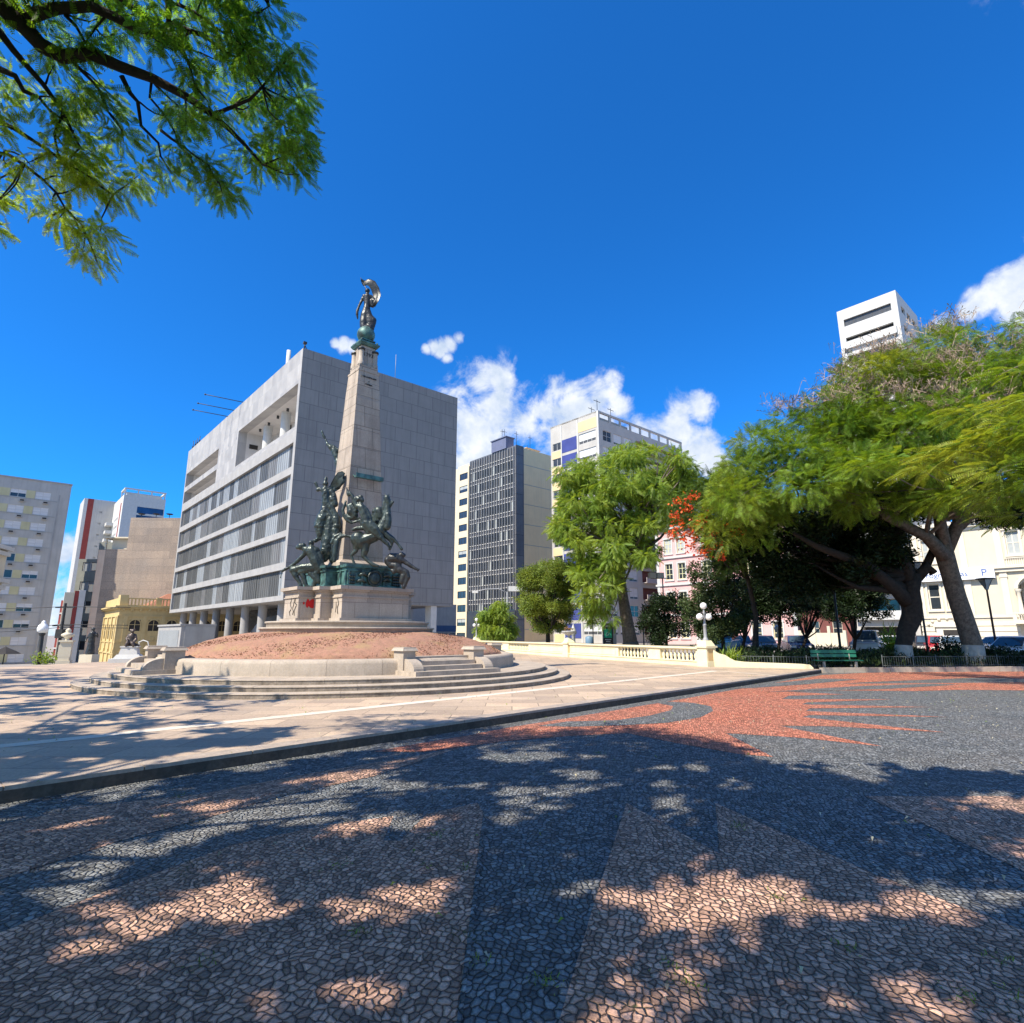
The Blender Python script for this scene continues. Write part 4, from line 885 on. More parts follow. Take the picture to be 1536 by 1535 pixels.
def yellow_building():
    C=(-50.05,75); r=thing('yellow_palace','yellow classical building with arched windows and a balustraded roof behind the small statue','building',(*C,0),AZ)
    z0,zt=-3.5,5.0; LA,LB=26,14; YU=[1.85+2.1*i for i in range(11)]
    mb=MB(); mb.wall('R',0,LA,z0,zt,[(u-.6,u+.6,1.95,3.35) for u in YU],.35)
    mb.wall('L',0,LB,z0,zt,[(u-.6,u+.6,.9,2.75) for u in (3,6.5,10)],.35); mb.box(.4,LA,.4,LB,z0,zt-.01); mb.obj('wall',m_yel,r)
    mb=MB()
    for a,b,p in ((zt-.25,zt-.05,.35),(zt-.05,zt+.12,.55),(zt-1.25,zt-1.1,.12),(.5,.62,.1),(-.9,-.7,.14)): mb.box(-p,LA,-p,LB,a,b)
    for u in [.8+2.1*i for i in range(12)]: mb.box(u-.2,u+.2,-.1,.05,z0,zt-1.25)
    for u in (.3,1.6,4.7,8.2,12): mb.box(-.14,.05,u-.3,u+.3,z0,zt-1.25); mb.box(-.2,.05,u-.36,u+.36,-.7,-.3)
    for u in range(0,26): mb.box(u*.98+.2,u*.98+.5,-.28,0,zt-.5,zt-.26)
    mb.obj('cornice',m_yel,r)
    mb=MB()
    for u in (0,4,8.2,12.4,16.6,20.8): mb.box(u-.02,u+.6,-.05,.35,zt+.12,zt+1.25)
    mb.box(.6,LA,0,.25,zt+1.0,zt+1.15); mb.box(.6,LA,0,.25,zt+.12,zt+.24); mb.box(-.05,.35,.35,LB,zt+.12,zt+1.15); mb.box(-.1,.8,-.12,1.6,zt+.15,zt+1.5)
    for k in range(60): 
        u=.75+k*.4
        if u<LA-.3: mb.box(u,u+.14,.05,.2,zt+.24,zt+1.0)
    mb.obj('roof_balustrade',m_yel,r)
    mb=MB(); mb.frus(3.5,10,3,10,zt+.3,6.4,7.2,6,7,zt+2.2); mb.box(9,22,2.4,8,zt+.3,zt+1.7); mb.obj('tiled_roof',m_tile,r)
    aw=arch_window(1.5,1.75,m_yel,m_dark); aw2=arch_window(1.2,1.4,m_yel,m_dark)
    for u in YU: place(aw2,'arched_window',r,(u,.06,1.95))
    for u in (3,6.5,10): place(aw,'arched_window',r,(.06,u,1.0),-math.pi/2)
    for u in YU[:8]:
        mb=MB(); mb.T=Matrix.Translation((u,-.02,.95))@Matrix.Rotation(math.pi/2,4,'X'); mb.lathe([(.17,0),(.25,.05),(.3,0)],(0,0,0),20); mb.lathe([(0,.01),(.18,.01)],(0,0,0),20); mb.obj('medallion',m_yel,r)
    mb=MB(); mb.box(3.5,4.7,-.03,.0,z0,-.1); mb.obj('door',m_dark,r)
yellow_building()
o_=bpy.data.objects['yellow_palace']; o_.location=(o_.location.x*1.24,o_.location.y*1.24,1.6-1.6*1.24); o_.scale=(1.24,)*3

def glass_tower():
    C=(.87,120); Z0,Zt=-1,41.6; LB=16.2
    r=thing('glass_office_tower','slim dark glass office tower with white mullion grid and a blank beige flank','building',(*C,0),AZ)
    mb=MB(); mb.box(.15,16,.0,LB,Z0,Zt-.2); mb.obj('core',m_flank,r)
    mb=MB()
    for i in range(9):
        z=Zt-4.0-4.4*i
        if z>0: mb.box(.2,16,-.03,.0,z,z+.12)
    mb.obj('flank_joint',m_grey,r)
    mb=MB(); mb.box(-.02,.15,.02,LB,Z0,Zt); mb.box(-.05,2.2,-.06,0,Z0,Zt+.1); mb.obj('dark_cladding',m_darkglass,r)
    # mullions and panes
    mb=MB()
    nb=17
    for k in range(nb+1):
        y=.5+(LB-.9)*k/nb; mb.box(-.42,-.02,y-.055,y+.055,6.5,Zt-.3)
    mb.obj('vertical_fins',m_greyfin,r)
    fl=MB()
    zz=[Zt-2.2-3.05*i for i in range(12)]
    for z in zz: fl.box(-.16,-.03,.4,LB-.3,z-.08,z+.06); fl.box(-.16,-.03,.4,LB-.3,z-1.0,z-.88)
    fl.obj('white_transoms',m_white,r)
    for i,z in enumerate(zz[:-1]):
        w=MB(); random.seed(90+i)
        for k in range(nb):
            y0=.5+(LB-.9)*k/nb+.07; y1=.5+(LB-.9)*(k+1)/nb-.07; w.mi=random.choices([0,1,2],[6,3,1.2])[0]; w.box(-.06,-.021,y0,y1,z-3.0,z-1.0)
        w.obj('window',[m_glass,m_dimpane,m_paleblind],r)
    mb=MB(); mb.box(-.3,2,3,8,Zt,Zt+2.6); mb.box(-.5,2.2,2.8,8.2,Zt+2.6,Zt+2.8); mb.obj('blue_roof_box',m_bluewall,r)
    mb=MB(); mb.box(5,9,2,6,Zt-.2,Zt+.9); mb.box(4.8,9.2,1.8,6.2,Zt+.9,Zt+1.05)
    mb.obj('roof_hut',m_beige,r)
    for x,y,h in ((1,5,5.2),(2,7,6),(7,3,4.6),(8,5,3),(1,1,3.6)): mb=MB(); mb.tube([(x,y,Zt-.3),(x,y,Zt+h)],.05,5); mb.box(x-.6,x+.6,y-.03,y+.03,Zt+h-.6,Zt+h-.54); mb.obj('roof_antenna',m_iron,r)
    mb=MB(); mb.box(-.3,0,0,LB,Z0,6.3); mb.obj('dark_base',m_blackhall,r)
    # beige strip building with windows on its left
    c2=(C[0]+B[0]*LB,C[1]+B[1]*LB); r=thing('beige_strip_building','narrow cream apartment building with one column of dark windows left of the glass tower','building',(*c2,0),AZ)
    mb=MB(); hs=[(.45,3.6,Zt-4.2-3.1*i,Zt-2.6-3.1*i) for i in range(13)]
    mb.wall('L',0,4.2,Z0,Zt-.6,hs,.35,-.4); mb.box(0,12,0.01,8,Z0,Zt-.8); mb.box(-.4,0,4.22,6.2,Z0,Zt-1.0); mb.obj('wall',m_creamapt,r)
    w=win_mesh('window',3.15,1.6,m_iron,m_glass,2); w2=win_mesh('window',3.15,1.6,m_iron,m_glass,1,blind=m_paleblind,bl=.5)
    for i,h in enumerate(hs): put(w2 if i%5==1 else w,'window',r,'L',2.02,h[2],.15,-.4)
m_darkglass=mat('dark_stone_cladding',(.13,.135,.15),(.16,.165,.18),scale=.7,rough=.4,streak=.3,brick=(2,4.4,.05,(.03,.03,.035),False,0))
m_greyfin=mat('grey_metal_fins',(.30,.31,.32),(.24,.25,.26),rough=.4)
m_dimpane=mat('dim_pane',(.10,.105,.11),(.07,.075,.08),rough=.2); m_paleblind=mat('pale_blinds',(.42,.45,.44),(.36,.39,.39),rough=.6)
m_bluewall=mat('blue_paint',(.15,.17,.27),(.13,.15,.23),scale=1); m_creamapt=mat('cream_apartment_wall',(.70,.62,.44),(.66,.58,.41),scale=.6,streak=.25,streakc=(.45,.4,.3))
glass_tower()

def blue_tower():
    C=(14.94,95); Z0,Zt=0,39.6; LB=11.6; LA=26
    r=thing('apartment_tower','tall apartment tower with blue and cream panels and red-brown balconies','building',(*C,0),AZ)
    mb=MB(); fh=3.0; fl=[Zt-5.2-fh*i for i in range(12)]
    hs=[(.7,4.6,z,z+1.9) for z in fl]+[(9.0,LB-.5,z+.3,z+1.7) for z in fl]
    mb.wall('L',0,LB,Z0,Zt,hs,.3)
    hr=[(u,u+2.3,z,z+1.9) for z in fl for u in (1.1,4.0,6.9)]
    mb.wall('R',0,LA,Z0,Zt-1.6,hr+[(10.6,LA-.4,z,z+2.1) for z in fl],1.0); mb.box(1.05,LA-.01,1.05,LB-.01,Z0,Zt-2); mb.add([(0,LB,Z0),(LA,LB,Z0),(LA,LB,Zt-1.6),(0,LB,Zt-1.6)],[(3,2,1,0)]); mb.add([(LA,0,Z0),(LA,LB,Z0),(LA,LB,Zt-1.6),(LA,0,Zt-1.6)],[(0,1,2,3)])
    mb.box(0,LA,-.02,.3,Zt-.35,Zt) ; mb.box(0,LA,LB-.3,LB,Zt-.35,Zt); mb.box(.0,.3,.3,LB-.3,Zt-.3,Zt-.001)
    for u in (0.02,3,6,9,12,15,18,21,25.6): mb.box(u,u+.35,0,.28,Zt-1.6,Zt-.35)
    mb.box(1,9.5,1,10,Zt-1.8,Zt-.6)
    mb.obj('wall',m_offwhite,r)
    # coloured panels on the sunny face
    a=MB()
    for i,z in enumerate(fl): 
        if i%1==0: a.box(-.04,0,5.1,8.7,z-.55,z+1.9)
    a.obj('blue_panel',m_blueP,r)
    for z in fl: a=MB(); a.box(-.045,0,9.0,LB-.3,z-1.25,z+.15); a.obj('cream_panel',m_creamP,r)
    a=MB(); a.box(-.045,0,.3,4.9,Zt-2.9,Zt-1.0); a.obj('cream_panel',m_creamP,r)
    a=MB(); a.box(-.09,.0,4.72,5.0,Z0,Zt-.4); a.box(-.09,0,-.05,.3,Z0,Zt); a.box(-.09,0,8.72,8.95,Z0,Zt-.4); a.obj('white_rib',m_white,r)
    w=win_mesh('window',3.9,1.9,m_white,m_dimpane,3,1,blind=m_paleblindw,bl=.7); w3=win_mesh('window',3.9,1.9,m_white,m_glass,3,1); ws=win_mesh('window',2.1,1.4,m_white,m_glass,1)
    wr=win_mesh('window',2.3,1.9,m_white,m_dimpane,1,1,blind=m_paleblindw,bl=.8); wr2=win_mesh('window',2.3,1.9,m_white,m_glass,1,1)
    for i,z in enumerate(fl):
        put(w if i<5 or i%2 else w3,'window',r,'L',2.65,z,.15); put(ws,'window',r,'L',10.05,z+.3,.15)
        for j,u in enumerate((2.25,5.15,8.05)): put(wr if (i*3+j)%4 else wr2,'window',r,'R',u,z,.15)
    for i,z in enumerate(fl):
        bm_=MB(); bm_.box(10.6,LA-.4,.75,.98,z,z+2.1); bm_.obj('balcony_back',m_brn,r)
        bm_=MB(); bm_.box(10.7,LA-.3,-.9,.0,z-.12,z+.0); bm_.box(10.7,LA-.3,-.9,-.8,z,z+.85); bm_.obj('balcony',m_pinkgrey,r)
    for x,y in ((1,1),(3,4),(6,2)): mb=MB(); mb.tube([(x,y,Zt-.5),(x,y,Zt+2.6)],.05,5); mb.box(x-.9,x+.9,y-.03,y+.03,Zt+2.2,Zt+2.28); mb.obj('roof_antenna',m_iron,r)
m_offwhite=mat('off_white_render',(.50,.48,.44),(.44,.42,.385),scale=.5,streak=.35,streakc=(.36,.35,.32)); m_blueP=mat('blue_panels',(.055,.075,.27),(.045,.06,.22),scale=.5)
m_creamP=mat('cream_panels',(.72,.56,.32),(.68,.52,.29),scale=.5); m_paleblindw=mat('white_blinds',(.66,.67,.66),(.6,.61,.6)); m_pinkgrey=mat('pinkish_grey_render',(.50,.44,.41),(.44,.39,.36),scale=.6,streak=.4)
blue_tower()

# street front behind the trees on the right: x runs towards the camera-right, walls look to -y
FZ=R(-48.5); FO=(22.5,90)
def FP(x,y=0,z=0): return (FO[0]+.663*x+.749*y,FO[1]-.749*x+.663*y,z)
def pink_building():
    r=thing('pink_building','pink plastered building with white-framed windows behind the trees','building',FP(0),FZ)
    Zt=17.5; L=20.5; us=[(2.2,),(4.4,),(8.5,),(11.4,),(15.2,),(18.0,)]
    hs=[(u[0]-.62,u[0]+.62,z,z+h) for u in us for z,h in ((1.0,2.1),(5.3,2.4),(9.6,2.4),(13.6,2.2))]
    mb=MB(); mb.wall('R',0,L,-.6,Zt,hs,.3); mb.box(.02,L-.02,.4,14,-.6,Zt-.3); mb.add([(0,0,-.6),(0,14,-.6),(0,14,Zt),(0,0,Zt)],[(3,2,1,0)]); mb.add([(L,0,-.6),(L,14,-.6),(L,14,Zt),(L,0,Zt)],[(0,1,2,3)]); mb.obj('wall',m_pinkw,r)
    mb=MB()
    for z,p in ((4.2,.16),(8.7,.2),(12.8,.2),(Zt-.2,.5)): mb.box(-p,L+p,-p,0,z,z+.28)
    mb.box(0,.5,-.07,0,-.5,Zt); mb.box(L-.5,L,-.07,0,-.5,Zt); mb.box(6.2,7.0,-.07,0,-.5,4.2)
    for h in hs:
        a,b,c,d=h; mb.box(a-.2,a,-.08,0,c-.1,d+.2); mb.box(b,b+.2,-.08,0,c-.1,d+.2); mb.box(a,b,-.08,0,d,d+.2); mb.box(a-.25,b+.25,-.14,0,c-.22,c-.1)
    mb.obj('white_trim',m_white,r)
    w=win_mesh('window',1.24,2.4,m_yelframe,m_glass,1,2,fw=.09); g=win_mesh('window',1.24,2.1,m_yelframe,m_glass,1,2,fw=.09); t=win_mesh('window',1.24,2.2,m_yelframe,m_paleblind,1,2,fw=.09)
    for u in us:
        for z,me in ((1.0,g),(5.3,w),(9.6,w),(13.6,t)): put(me,'window',r,'R',u[0],z,.14)
    x0=21.0
    r=thing('dark_red_building','low dark red rendered house with a pale gate wall beside the pink building','building',FP(x0),FZ)
    mb=MB(); L=5.6; mb.wall('R',0,L,-.6,8.5,[(1.0,2.1,1.4,3.1),(3.6,4.7,1.4,3.1),(1,2.1,5,7),(3.6,4.7,5,7)],.25); mb.box(.02,L-.02,.3,10,-.6,8.2); mb.obj('wall',m_brn2,r)
    w=win_mesh('window',1.1,1.7,m_cream,m_glass,1,1); w2=win_mesh('window',1.1,2.0,m_cream,m_glass,1,1)
    for u in (1.55,4.15): put(w,'window',r,'R',u,1.4,.12); put(w2,'window',r,'R',u,5,.12)
    mb=MB(); mb.box(-.3,L+.3,-.4,0,8.5,8.8); mb.obj('cornice',m_cream,r)
    gt=thing('gate_wall','pale cream gate wall with square posts in front of the dark red house','wall',FP(x0+.2,-1.4),FZ)
    mb=MB(); mb.box(0,5.2,0,.15,0,1.7)
    for k in range(4): mb.box(k*1.7-.12,k*1.7+.2,-.08,.23,0,2.5 if k in (1,2) else 2.0)
    mb.obj('wall',m_cream,gt)
m_yelframe=mat('pale_yellow_frames',(.68,.66,.40),(.62,.60,.36)); m_brn2=mat('dark_red_render',(.20,.075,.065),(.16,.06,.05),scale=1)
pink_building()

def white_tower():
    C=(62.42,85); r=thing('rooftop_tower','tall white apartment tower rising above the flame tree','building',(*C,0),AZ)
    Zt=56.4; L=8.9; mb=MB(); fl=[Zt-3.2-3.4*i for i in range(16)]
    mb.wall('L',0,L,-1,Zt,[(.9,L-.9,z,z+1.3) for z in fl],.5); mb.wall('R',0,12,-1,Zt,[(2+3*k,4+3*k,z,z+1.2) for z in fl for k in range(3)],.3); core(mb,12,L,-1,Zt); mb.obj('wall',m_white,r)
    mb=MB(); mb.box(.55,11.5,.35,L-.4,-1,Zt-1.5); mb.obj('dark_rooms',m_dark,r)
    w=win_mesh('window',L-1.8,1.3,m_iron,m_dimpane,4,0)
    for z in fl[::2]: put(w,'window',r,'L',L/2,z,.35)
    for z in fl[1::2]: mb=MB(); mb.box(-.5,.0,.5,L-.5,z-.9,z+.35); mb.obj('balcony',m_white,r)
    mb=MB(); mb.box(8,10.5,1,4,Zt-1.6,Zt+.5); mb.obj('roof_tank',m_white,r)
    r=thing('balcony_block','pale apartment block with long balconies seen between the trunks','building',FP(27.2),FZ)
    mb=MB(); L=6.4; Zt=22; fl=[3.4+3.0*i for i in range(6)]
    mb.wall('R',0,L,-.6,Zt,[(.5,L-.5,z,z+2.1) for z in fl]+[(.5,L-.5,0,2.4)],1.2); mb.box(.02,L-.02,1.25,14,-.6,Zt-.1); mb.obj('wall',m_offwhite,r)
    for z in fl:
        b=MB(); b.box(.2,L-.2,-.6,0,z-.25,z-.05); b.box(.2,L-.2,-.6,-.5,z-.05,z+.75); b.obj('balcony',m_white,r)
        d=MB(); d.box(.6,L-.6,1.1,1.2,z,z+2.0); d.mi=1
        for k in range(5): d.box(.6+k*1.28,.68+k*1.28,1.04,1.1,z,z+2)
        d.obj('window',[m_glass,m_white],r)
    d=MB(); d.box(.6,L-.6,1.1,1.2,-.2,2.3); d.obj('garage_opening',m_dark,r)
white_tower()

def cream_mansion():
    x0=33.8; r=thing('cream_mansion','ornate cream mansion with an arched balcony and a white sign with blue letters','building',FP(x0),FZ)
    L=20; Zt=13.4; A1=[(.95,2.05),(2.55,3.65)]
    hs=[(a,b,4.1,6.9) for a,b in A1]+[(a,b,9.2,11.7) for a,b in A1]+[(8.6,12.4,3.9,7.0)]+[(8.2+1.7*k,9.3+1.7*k,9.4,11.8) for k in range(3)]+[(8.6,12.4,.2,2.2)]+[(15,16.2,4.1,6.9),(17,18.2,4.1,6.9),(15,16.2,9.4,11.7)]
    mb=MB(); mb.wall('R',0,L,-.6,Zt,hs,.5); mb.box(.02,L,1.6,16,-.6,Zt-.1); mb.add([(0,0,-.6),(0,16,-.6),(0,16,Zt),(0,0,Zt)],[(3,2,1,0)]); wl=mb.obj('wall',m_creamw,r)
    t=MB()
    t.box(-.25,L,-.28,0,7.75,8.1); t.box(-.4,L,-.45,0,8.1,8.25); t.box(-.12,L,-.12,0,3.2,3.45); t.box(-.15,L,-.15,0,12.4,12.7); t.box(-.5,L,-.6,0,Zt-.4,Zt); t.box(-.35,L,-.4,0,Zt-.7,Zt-.4)
    for z in (.2,.75,1.3,1.85,2.4): t.box(-.06,8.2,-.06,0,z,z+.42); t.box(12.8,L,-.06,0,z,z+.42)
    for x in (.05,4.3,7.3,13.3): t.box(x,x+.55,-.13,0,3.45,7.75); t.box(x-.06,x+.61,-.18,0,7.2,7.5); t.box(x,x+.55,-.13,0,8.25,12.4)
    for a,b,c,d in hs:
        if d-c>2.3 and b-a<1.5: t.box(a-.16,a,-.09,0,c,d+.16); t.box(b,b+.16,-.09,0,c,d+.16); t.box(a,b,-.09,0,d,d+.16); t.box(a-.25,b+.25,-.2,0,d+.16,d+.3); t.box(a-.2,b+.2,-.15,0,c-.18,c)
    # arch head over the balcony, garland lumps
    n=14
    for k in range(n):
        t0=math.pi*k/n; t1=math.pi*(k+1)/n
        for ra,rb,p in ((1.95,2.25,-.22),):
            q=[(10.5+ra*math.cos(a),z) for a,z in ((t0,6.0+ra*.72*math.sin(t0)),(t1,6.0+ra*.72*math.sin(t1)))]; q2=[(10.5+rb*math.cos(a),6.0+rb*.72*math.sin(a)) for a in (t0,t1)]
            t.add([(q[0][0],p,q[0][1]),(q[1][0],p,q[1][1]),(q2[1][0],p,q2[1][1]),(q2[0][0],p,q2[0][1]),(q[0][0],.1,q[0][1]),(q[1][0],.1,q[1][1]),(q2[1][0],.0,q2[1][1]),(q2[0][0],.0,q2[0][1])],[(0,3,2,1),(0,1,5,4),(3,7,6,2)])
    t.ball((10.5,-.25,7.75),.22,10,7); t.ball((10.5,-.2,8.0),.12,8,6)
    for x,z in ((1,2.9),(1.6,3.1),(2.3,3.2),(3,3.1),(3.6,2.9),(4.1,2.6),(.6,2.6)): t.ball((x,-.08,z),.16,8,6)
    t.obj('mouldings',m_creamt,r)
    # arch spandrels closing the opening corners
    s=MB()
    for sg in (-1,1):
        pts=[(10.5+sg*1.9,7.0)]+[(10.5+sg*1.95*math.cos(a),6.0+1.95*.5*math.sin(a)) for a in [math.pi/2*i/7 for i in range(0,8)]]
        vs=[(x,.05,z) for x,z in pts]; s.add(vs,[tuple(range(len(vs)))])
    s.obj('arch_spandrel',m_creamw,r)
    for x in (8.55,12.45):
        c=MB(); c.lathe([(.26,3.45),(.26,3.6),(.19,3.65),(.165,5.6),(.2,5.66),(.28,5.82),(.28,5.95)],(x,-.32,0),16); c.obj('column',m_creamt,r)
    b=MB(); b.box(7.9,13.1,-1.3,0,2.55,2.8); b.box(7.9,13.1,-1.32,-1.1,3.5,3.66); b.box(7.95,13.05,-1.28,-1.14,2.8,2.9)
    for x in (7.95,10.35,12.75): b.box(x,x+.3,-1.3,-1.1,2.8,3.5)
    bl=b.obj('balcony',m_creamt,r)
    for k in range(14):
        x=8.45+k*.155 if k<12 else 0
    bb=MB()
    for k in range(24):
        x=8.4+k*.19
        if abs(x-10.5)>.22 and x<12.7: bb.lathe([(.03,2.9),(.075,3.03),(.03,3.2),(.055,3.4),(.03,3.5)],(x,-1.2,0),6)
    bb.obj('balusters',m_creamt,bl)
    u2=MB(); u2.box(7.9,13.1,-.16,0,8.3,8.4); u2.box(7.9,13.1,-.16,-.04,9.05,9.15)
    for k in range(30): u2.box(8.0+k*.17,8.08+k*.17,-.13,-.05,8.4,9.05)
    u2.obj('upper_balustrade',m_creamt,r)
    w=win_mesh('window',1.1,2.8,m_creamt,m_glass,0,1,fw=.12); w2=win_mesh('window',1.1,2.5,m_creamt,m_paleblind,1,1,fw=.1)
    for a,c in A1: put(w,'window',r,'R',(a+c)/2,4.1,.2); put(w2,'window',r,'R',(a+c)/2,9.2,.2)
    for k in range(3): put(w2,'window',r,'R',8.75+1.7*k,9.4,.2)
    for x in (15.6,17.6): put(w,'window',r,'R',x,4.1,.2)
    d=MB(); d.box(8.6,12.4,1.3,1.35,3.9,7.0); d.mi=1
    for x in (9.0,10.05,11.25): d.box(x,x+.75,1.24,1.3,3.9,6.0)
    d.box(9.8,11.3,1.24,1.3,6.2,6.75); d.obj('balcony_door',[m_creamw,m_redbrownglass],r)
    d=MB(); d.box(8.7,12.3,.3,.35,.2,2.1); d.obj('basement_window',m_glass,r)
    # arched entrance
    e=MB(); e.box(1.3,4.0,-.35,0,-.3,2.3); e.box(1.1,4.2,-.5,0,2.3,2.6); e.mi=1; e.box(1.9,3.4,-.37,-.34,-.3,2.0); e.obj('entrance',[m_creamt,m_dark],r)
    # the sign
    s=MB(); s.box(.2,7.0,-.55,-.47,7.15,8.35); sg=s.obj('sign',m_signw,r)
    text('Progressistas',.78,m_signblue,sg,(2.75,-.556,7.75),(math.pi/2,0,0),'sign_letters'); text('P',1.0,m_signblue,sg,(6.15,-.556,7.75),(math.pi/2,0,0),'sign_letters')
m_creamw=mat('mansion_cream',(.64,.58,.45),(.60,.54,.42),scale=1,streak=.2,streakc=(.55,.48,.36)); m_creamt=mat('mansion_trim',(.70,.65,.54),(.66,.60,.49),scale=1,streak=.15,streakc=(.55,.48,.36))
m_redbrownglass=mat('dark_door_panes',(.07,.04,.035),(.05,.03,.03),rough=.3); m_signw=mat('sign_white',(.80,.82,.86),(.78,.8,.84)); m_signblue=mat('sign_blue',(.05,.11,.32),(.05,.11,.32))
cream_mansion()

def corner_left():   # sliver of an ornate white facade at the left frame edge
    C=(-44.4,47.0); r=thing('ornate_white_house','ornate white cornices of a house cut by the left edge of the picture','building',(*C,0),R(20))
    mb=MB(); mb.box(-14,-.5,0,8,-4,9.4); mb.obj('wall',m_cream,r)
    mb=MB()
    for z,p in ((9.2,.5),(8.7,.3),(6.2,.6),(5.6,.35),(2.2,.3)): mb.box(-14,-.5+p,-p,8,z,z+.35)
    mb.obj('cornice',m_white,r)
corner_left()

# ------------------------------------------------------------ foliage
def frond_template(n=8,L=.5,w=.13,lw=.022,droop=.3,double=True):
    """feathery leaf: rachis along +x with narrow leaflets on both sides; returns verts (k,4,3)"""
    q=[]
    for i in range(n):
        t=(i+.7)/n; x=L*t; z=-droop*L*t*t; ww=w*(1-.75*abs(t-.45)**1.3*1.6); ww=max(ww,.02)
        for s in (-1,1):
            a=Vector((x,0,z)); tip=Vector((x+ww*.45,s*ww,z-ww*.25)); side=Vector((lw,0,0))
            q.append([a-side*.5,a+side*.5,tip+side*.4,tip-side*.4])
    q.append([Vector((0,-.004,0)),Vector((0,.004,0)),Vector((L,.003,-droop*L)),Vector((L,-.003,-droop*L))])
    return np.array([[list(v) for v in f] for f in q],dtype=np.float32)
def leaf_template(l=.12,w=.06):
    return np.array([[[0,0,0],[l*.45,w*.5,.012],[l,0,-.01],[l*.45,-w*.5,.012]]],dtype=np.float32)
def sprig_template(n=5,l=.16,w=.07,spread=.22):
    """small spray of broad leaves"""
    r=np.random.default_rng(n*7); out=[]
    for i in range(n):
        a=r.uniform(0,6.28); e=r.uniform(-.6,.7); o=r.uniform(-spread,spread,3)*.5
        ux=np.array([math.cos(a)*math.cos(e),math.sin(a)*math.cos(e),math.sin(e)]); uy=np.cross(ux,[.1,.2,1]); uy/=np.linalg.norm(uy); uz=np.cross(ux,uy)
        for f in leaf_template(l*r.uniform(.7,1.2),w): out.append([o+ux*p[0]+uy*p[1]+uz*p[2] for p in f])
    return np.array(out,dtype=np.float32)
def scatter(name,tmpl,pos,dirs,ups,scl,mats,parent,midx=None,smooth=False):
    """many leaves in one mesh. pos (N,3), dirs (N,3) growth direction, ups (N,3)"""
    N=len(pos); 
    if N==0: return None
    d=dirs/np.linalg.norm(dirs,axis=1,keepdims=True); y=np.cross(ups,d); y/=np.maximum(np.linalg.norm(y,axis=1,keepdims=True),1e-6); z=np.cross(d,y)
    T=tmpl.reshape(-1,3); K=len(T)
    V=(T[None,:,0:1]*d[:,None,:]+T[None,:,1:2]*y[:,None,:]+T[None,:,2:3]*z[:,None,:])*scl[:,None,None]+pos[:,None,:]
    V=V.reshape(-1,3); off=np.array(parent.location if parent else (0,0,0)); V=V-off
    nf=N*K//4; me=bpy.data.meshes.new(name); me.vertices.add(len(V)); me.vertices.foreach_set('co',V.astype(np.float32).ravel())
    me.loops.add(nf*4); me.loops.foreach_set('vertex_index',np.arange(nf*4,dtype=np.int32)); me.polygons.add(nf)
    me.polygons.foreach_set('loop_start',np.arange(0,nf*4,4,dtype=np.int32)); me.polygons.foreach_set('loop_total',np.full(nf,4,dtype=np.int32))
    for m in (mats if isinstance(mats,(list,tuple)) else [mats]): me.materials.append(m)
    if midx is not None: me.polygons.foreach_set('material_index',np.repeat(midx,K//4).astype(np.int32))
    me.update(); me.validate()
    o=bpy.data.objects.new(name,me); COL.objects.link(o); o.parent=parent; return o
def rdir(n,zb=0.0,zs=1.0):
    v=rng.normal(size=(n,3)); v[:,2]=v[:,2]*zs+zb; return v/np.linalg.norm(v,axis=1,keepdims=True)
def limb(mb,a,b,ra,rb,bend=.12,n=6,seg=8,sag=0):
    a=Vector(a); b=Vector(b); L=(b-a).length; o=Vector([random.uniform(-1,1)*bend*L for _ in range(3)]); pts=[];rs=[]
    for i in range(n+1):
        t=i/n; p=a.lerp(b,t)+o*math.sin(math.pi*t)+Vector((0,0,-sag*L*math.sin(math.pi*t)))+Vector([random.uniform(-1,1)*.012*L for _ in range(3)])*(0<i<n)
        pts.append(p); rs.append(ra+(rb-ra)*t)
    mb.tube(pts,rs,seg); return pts
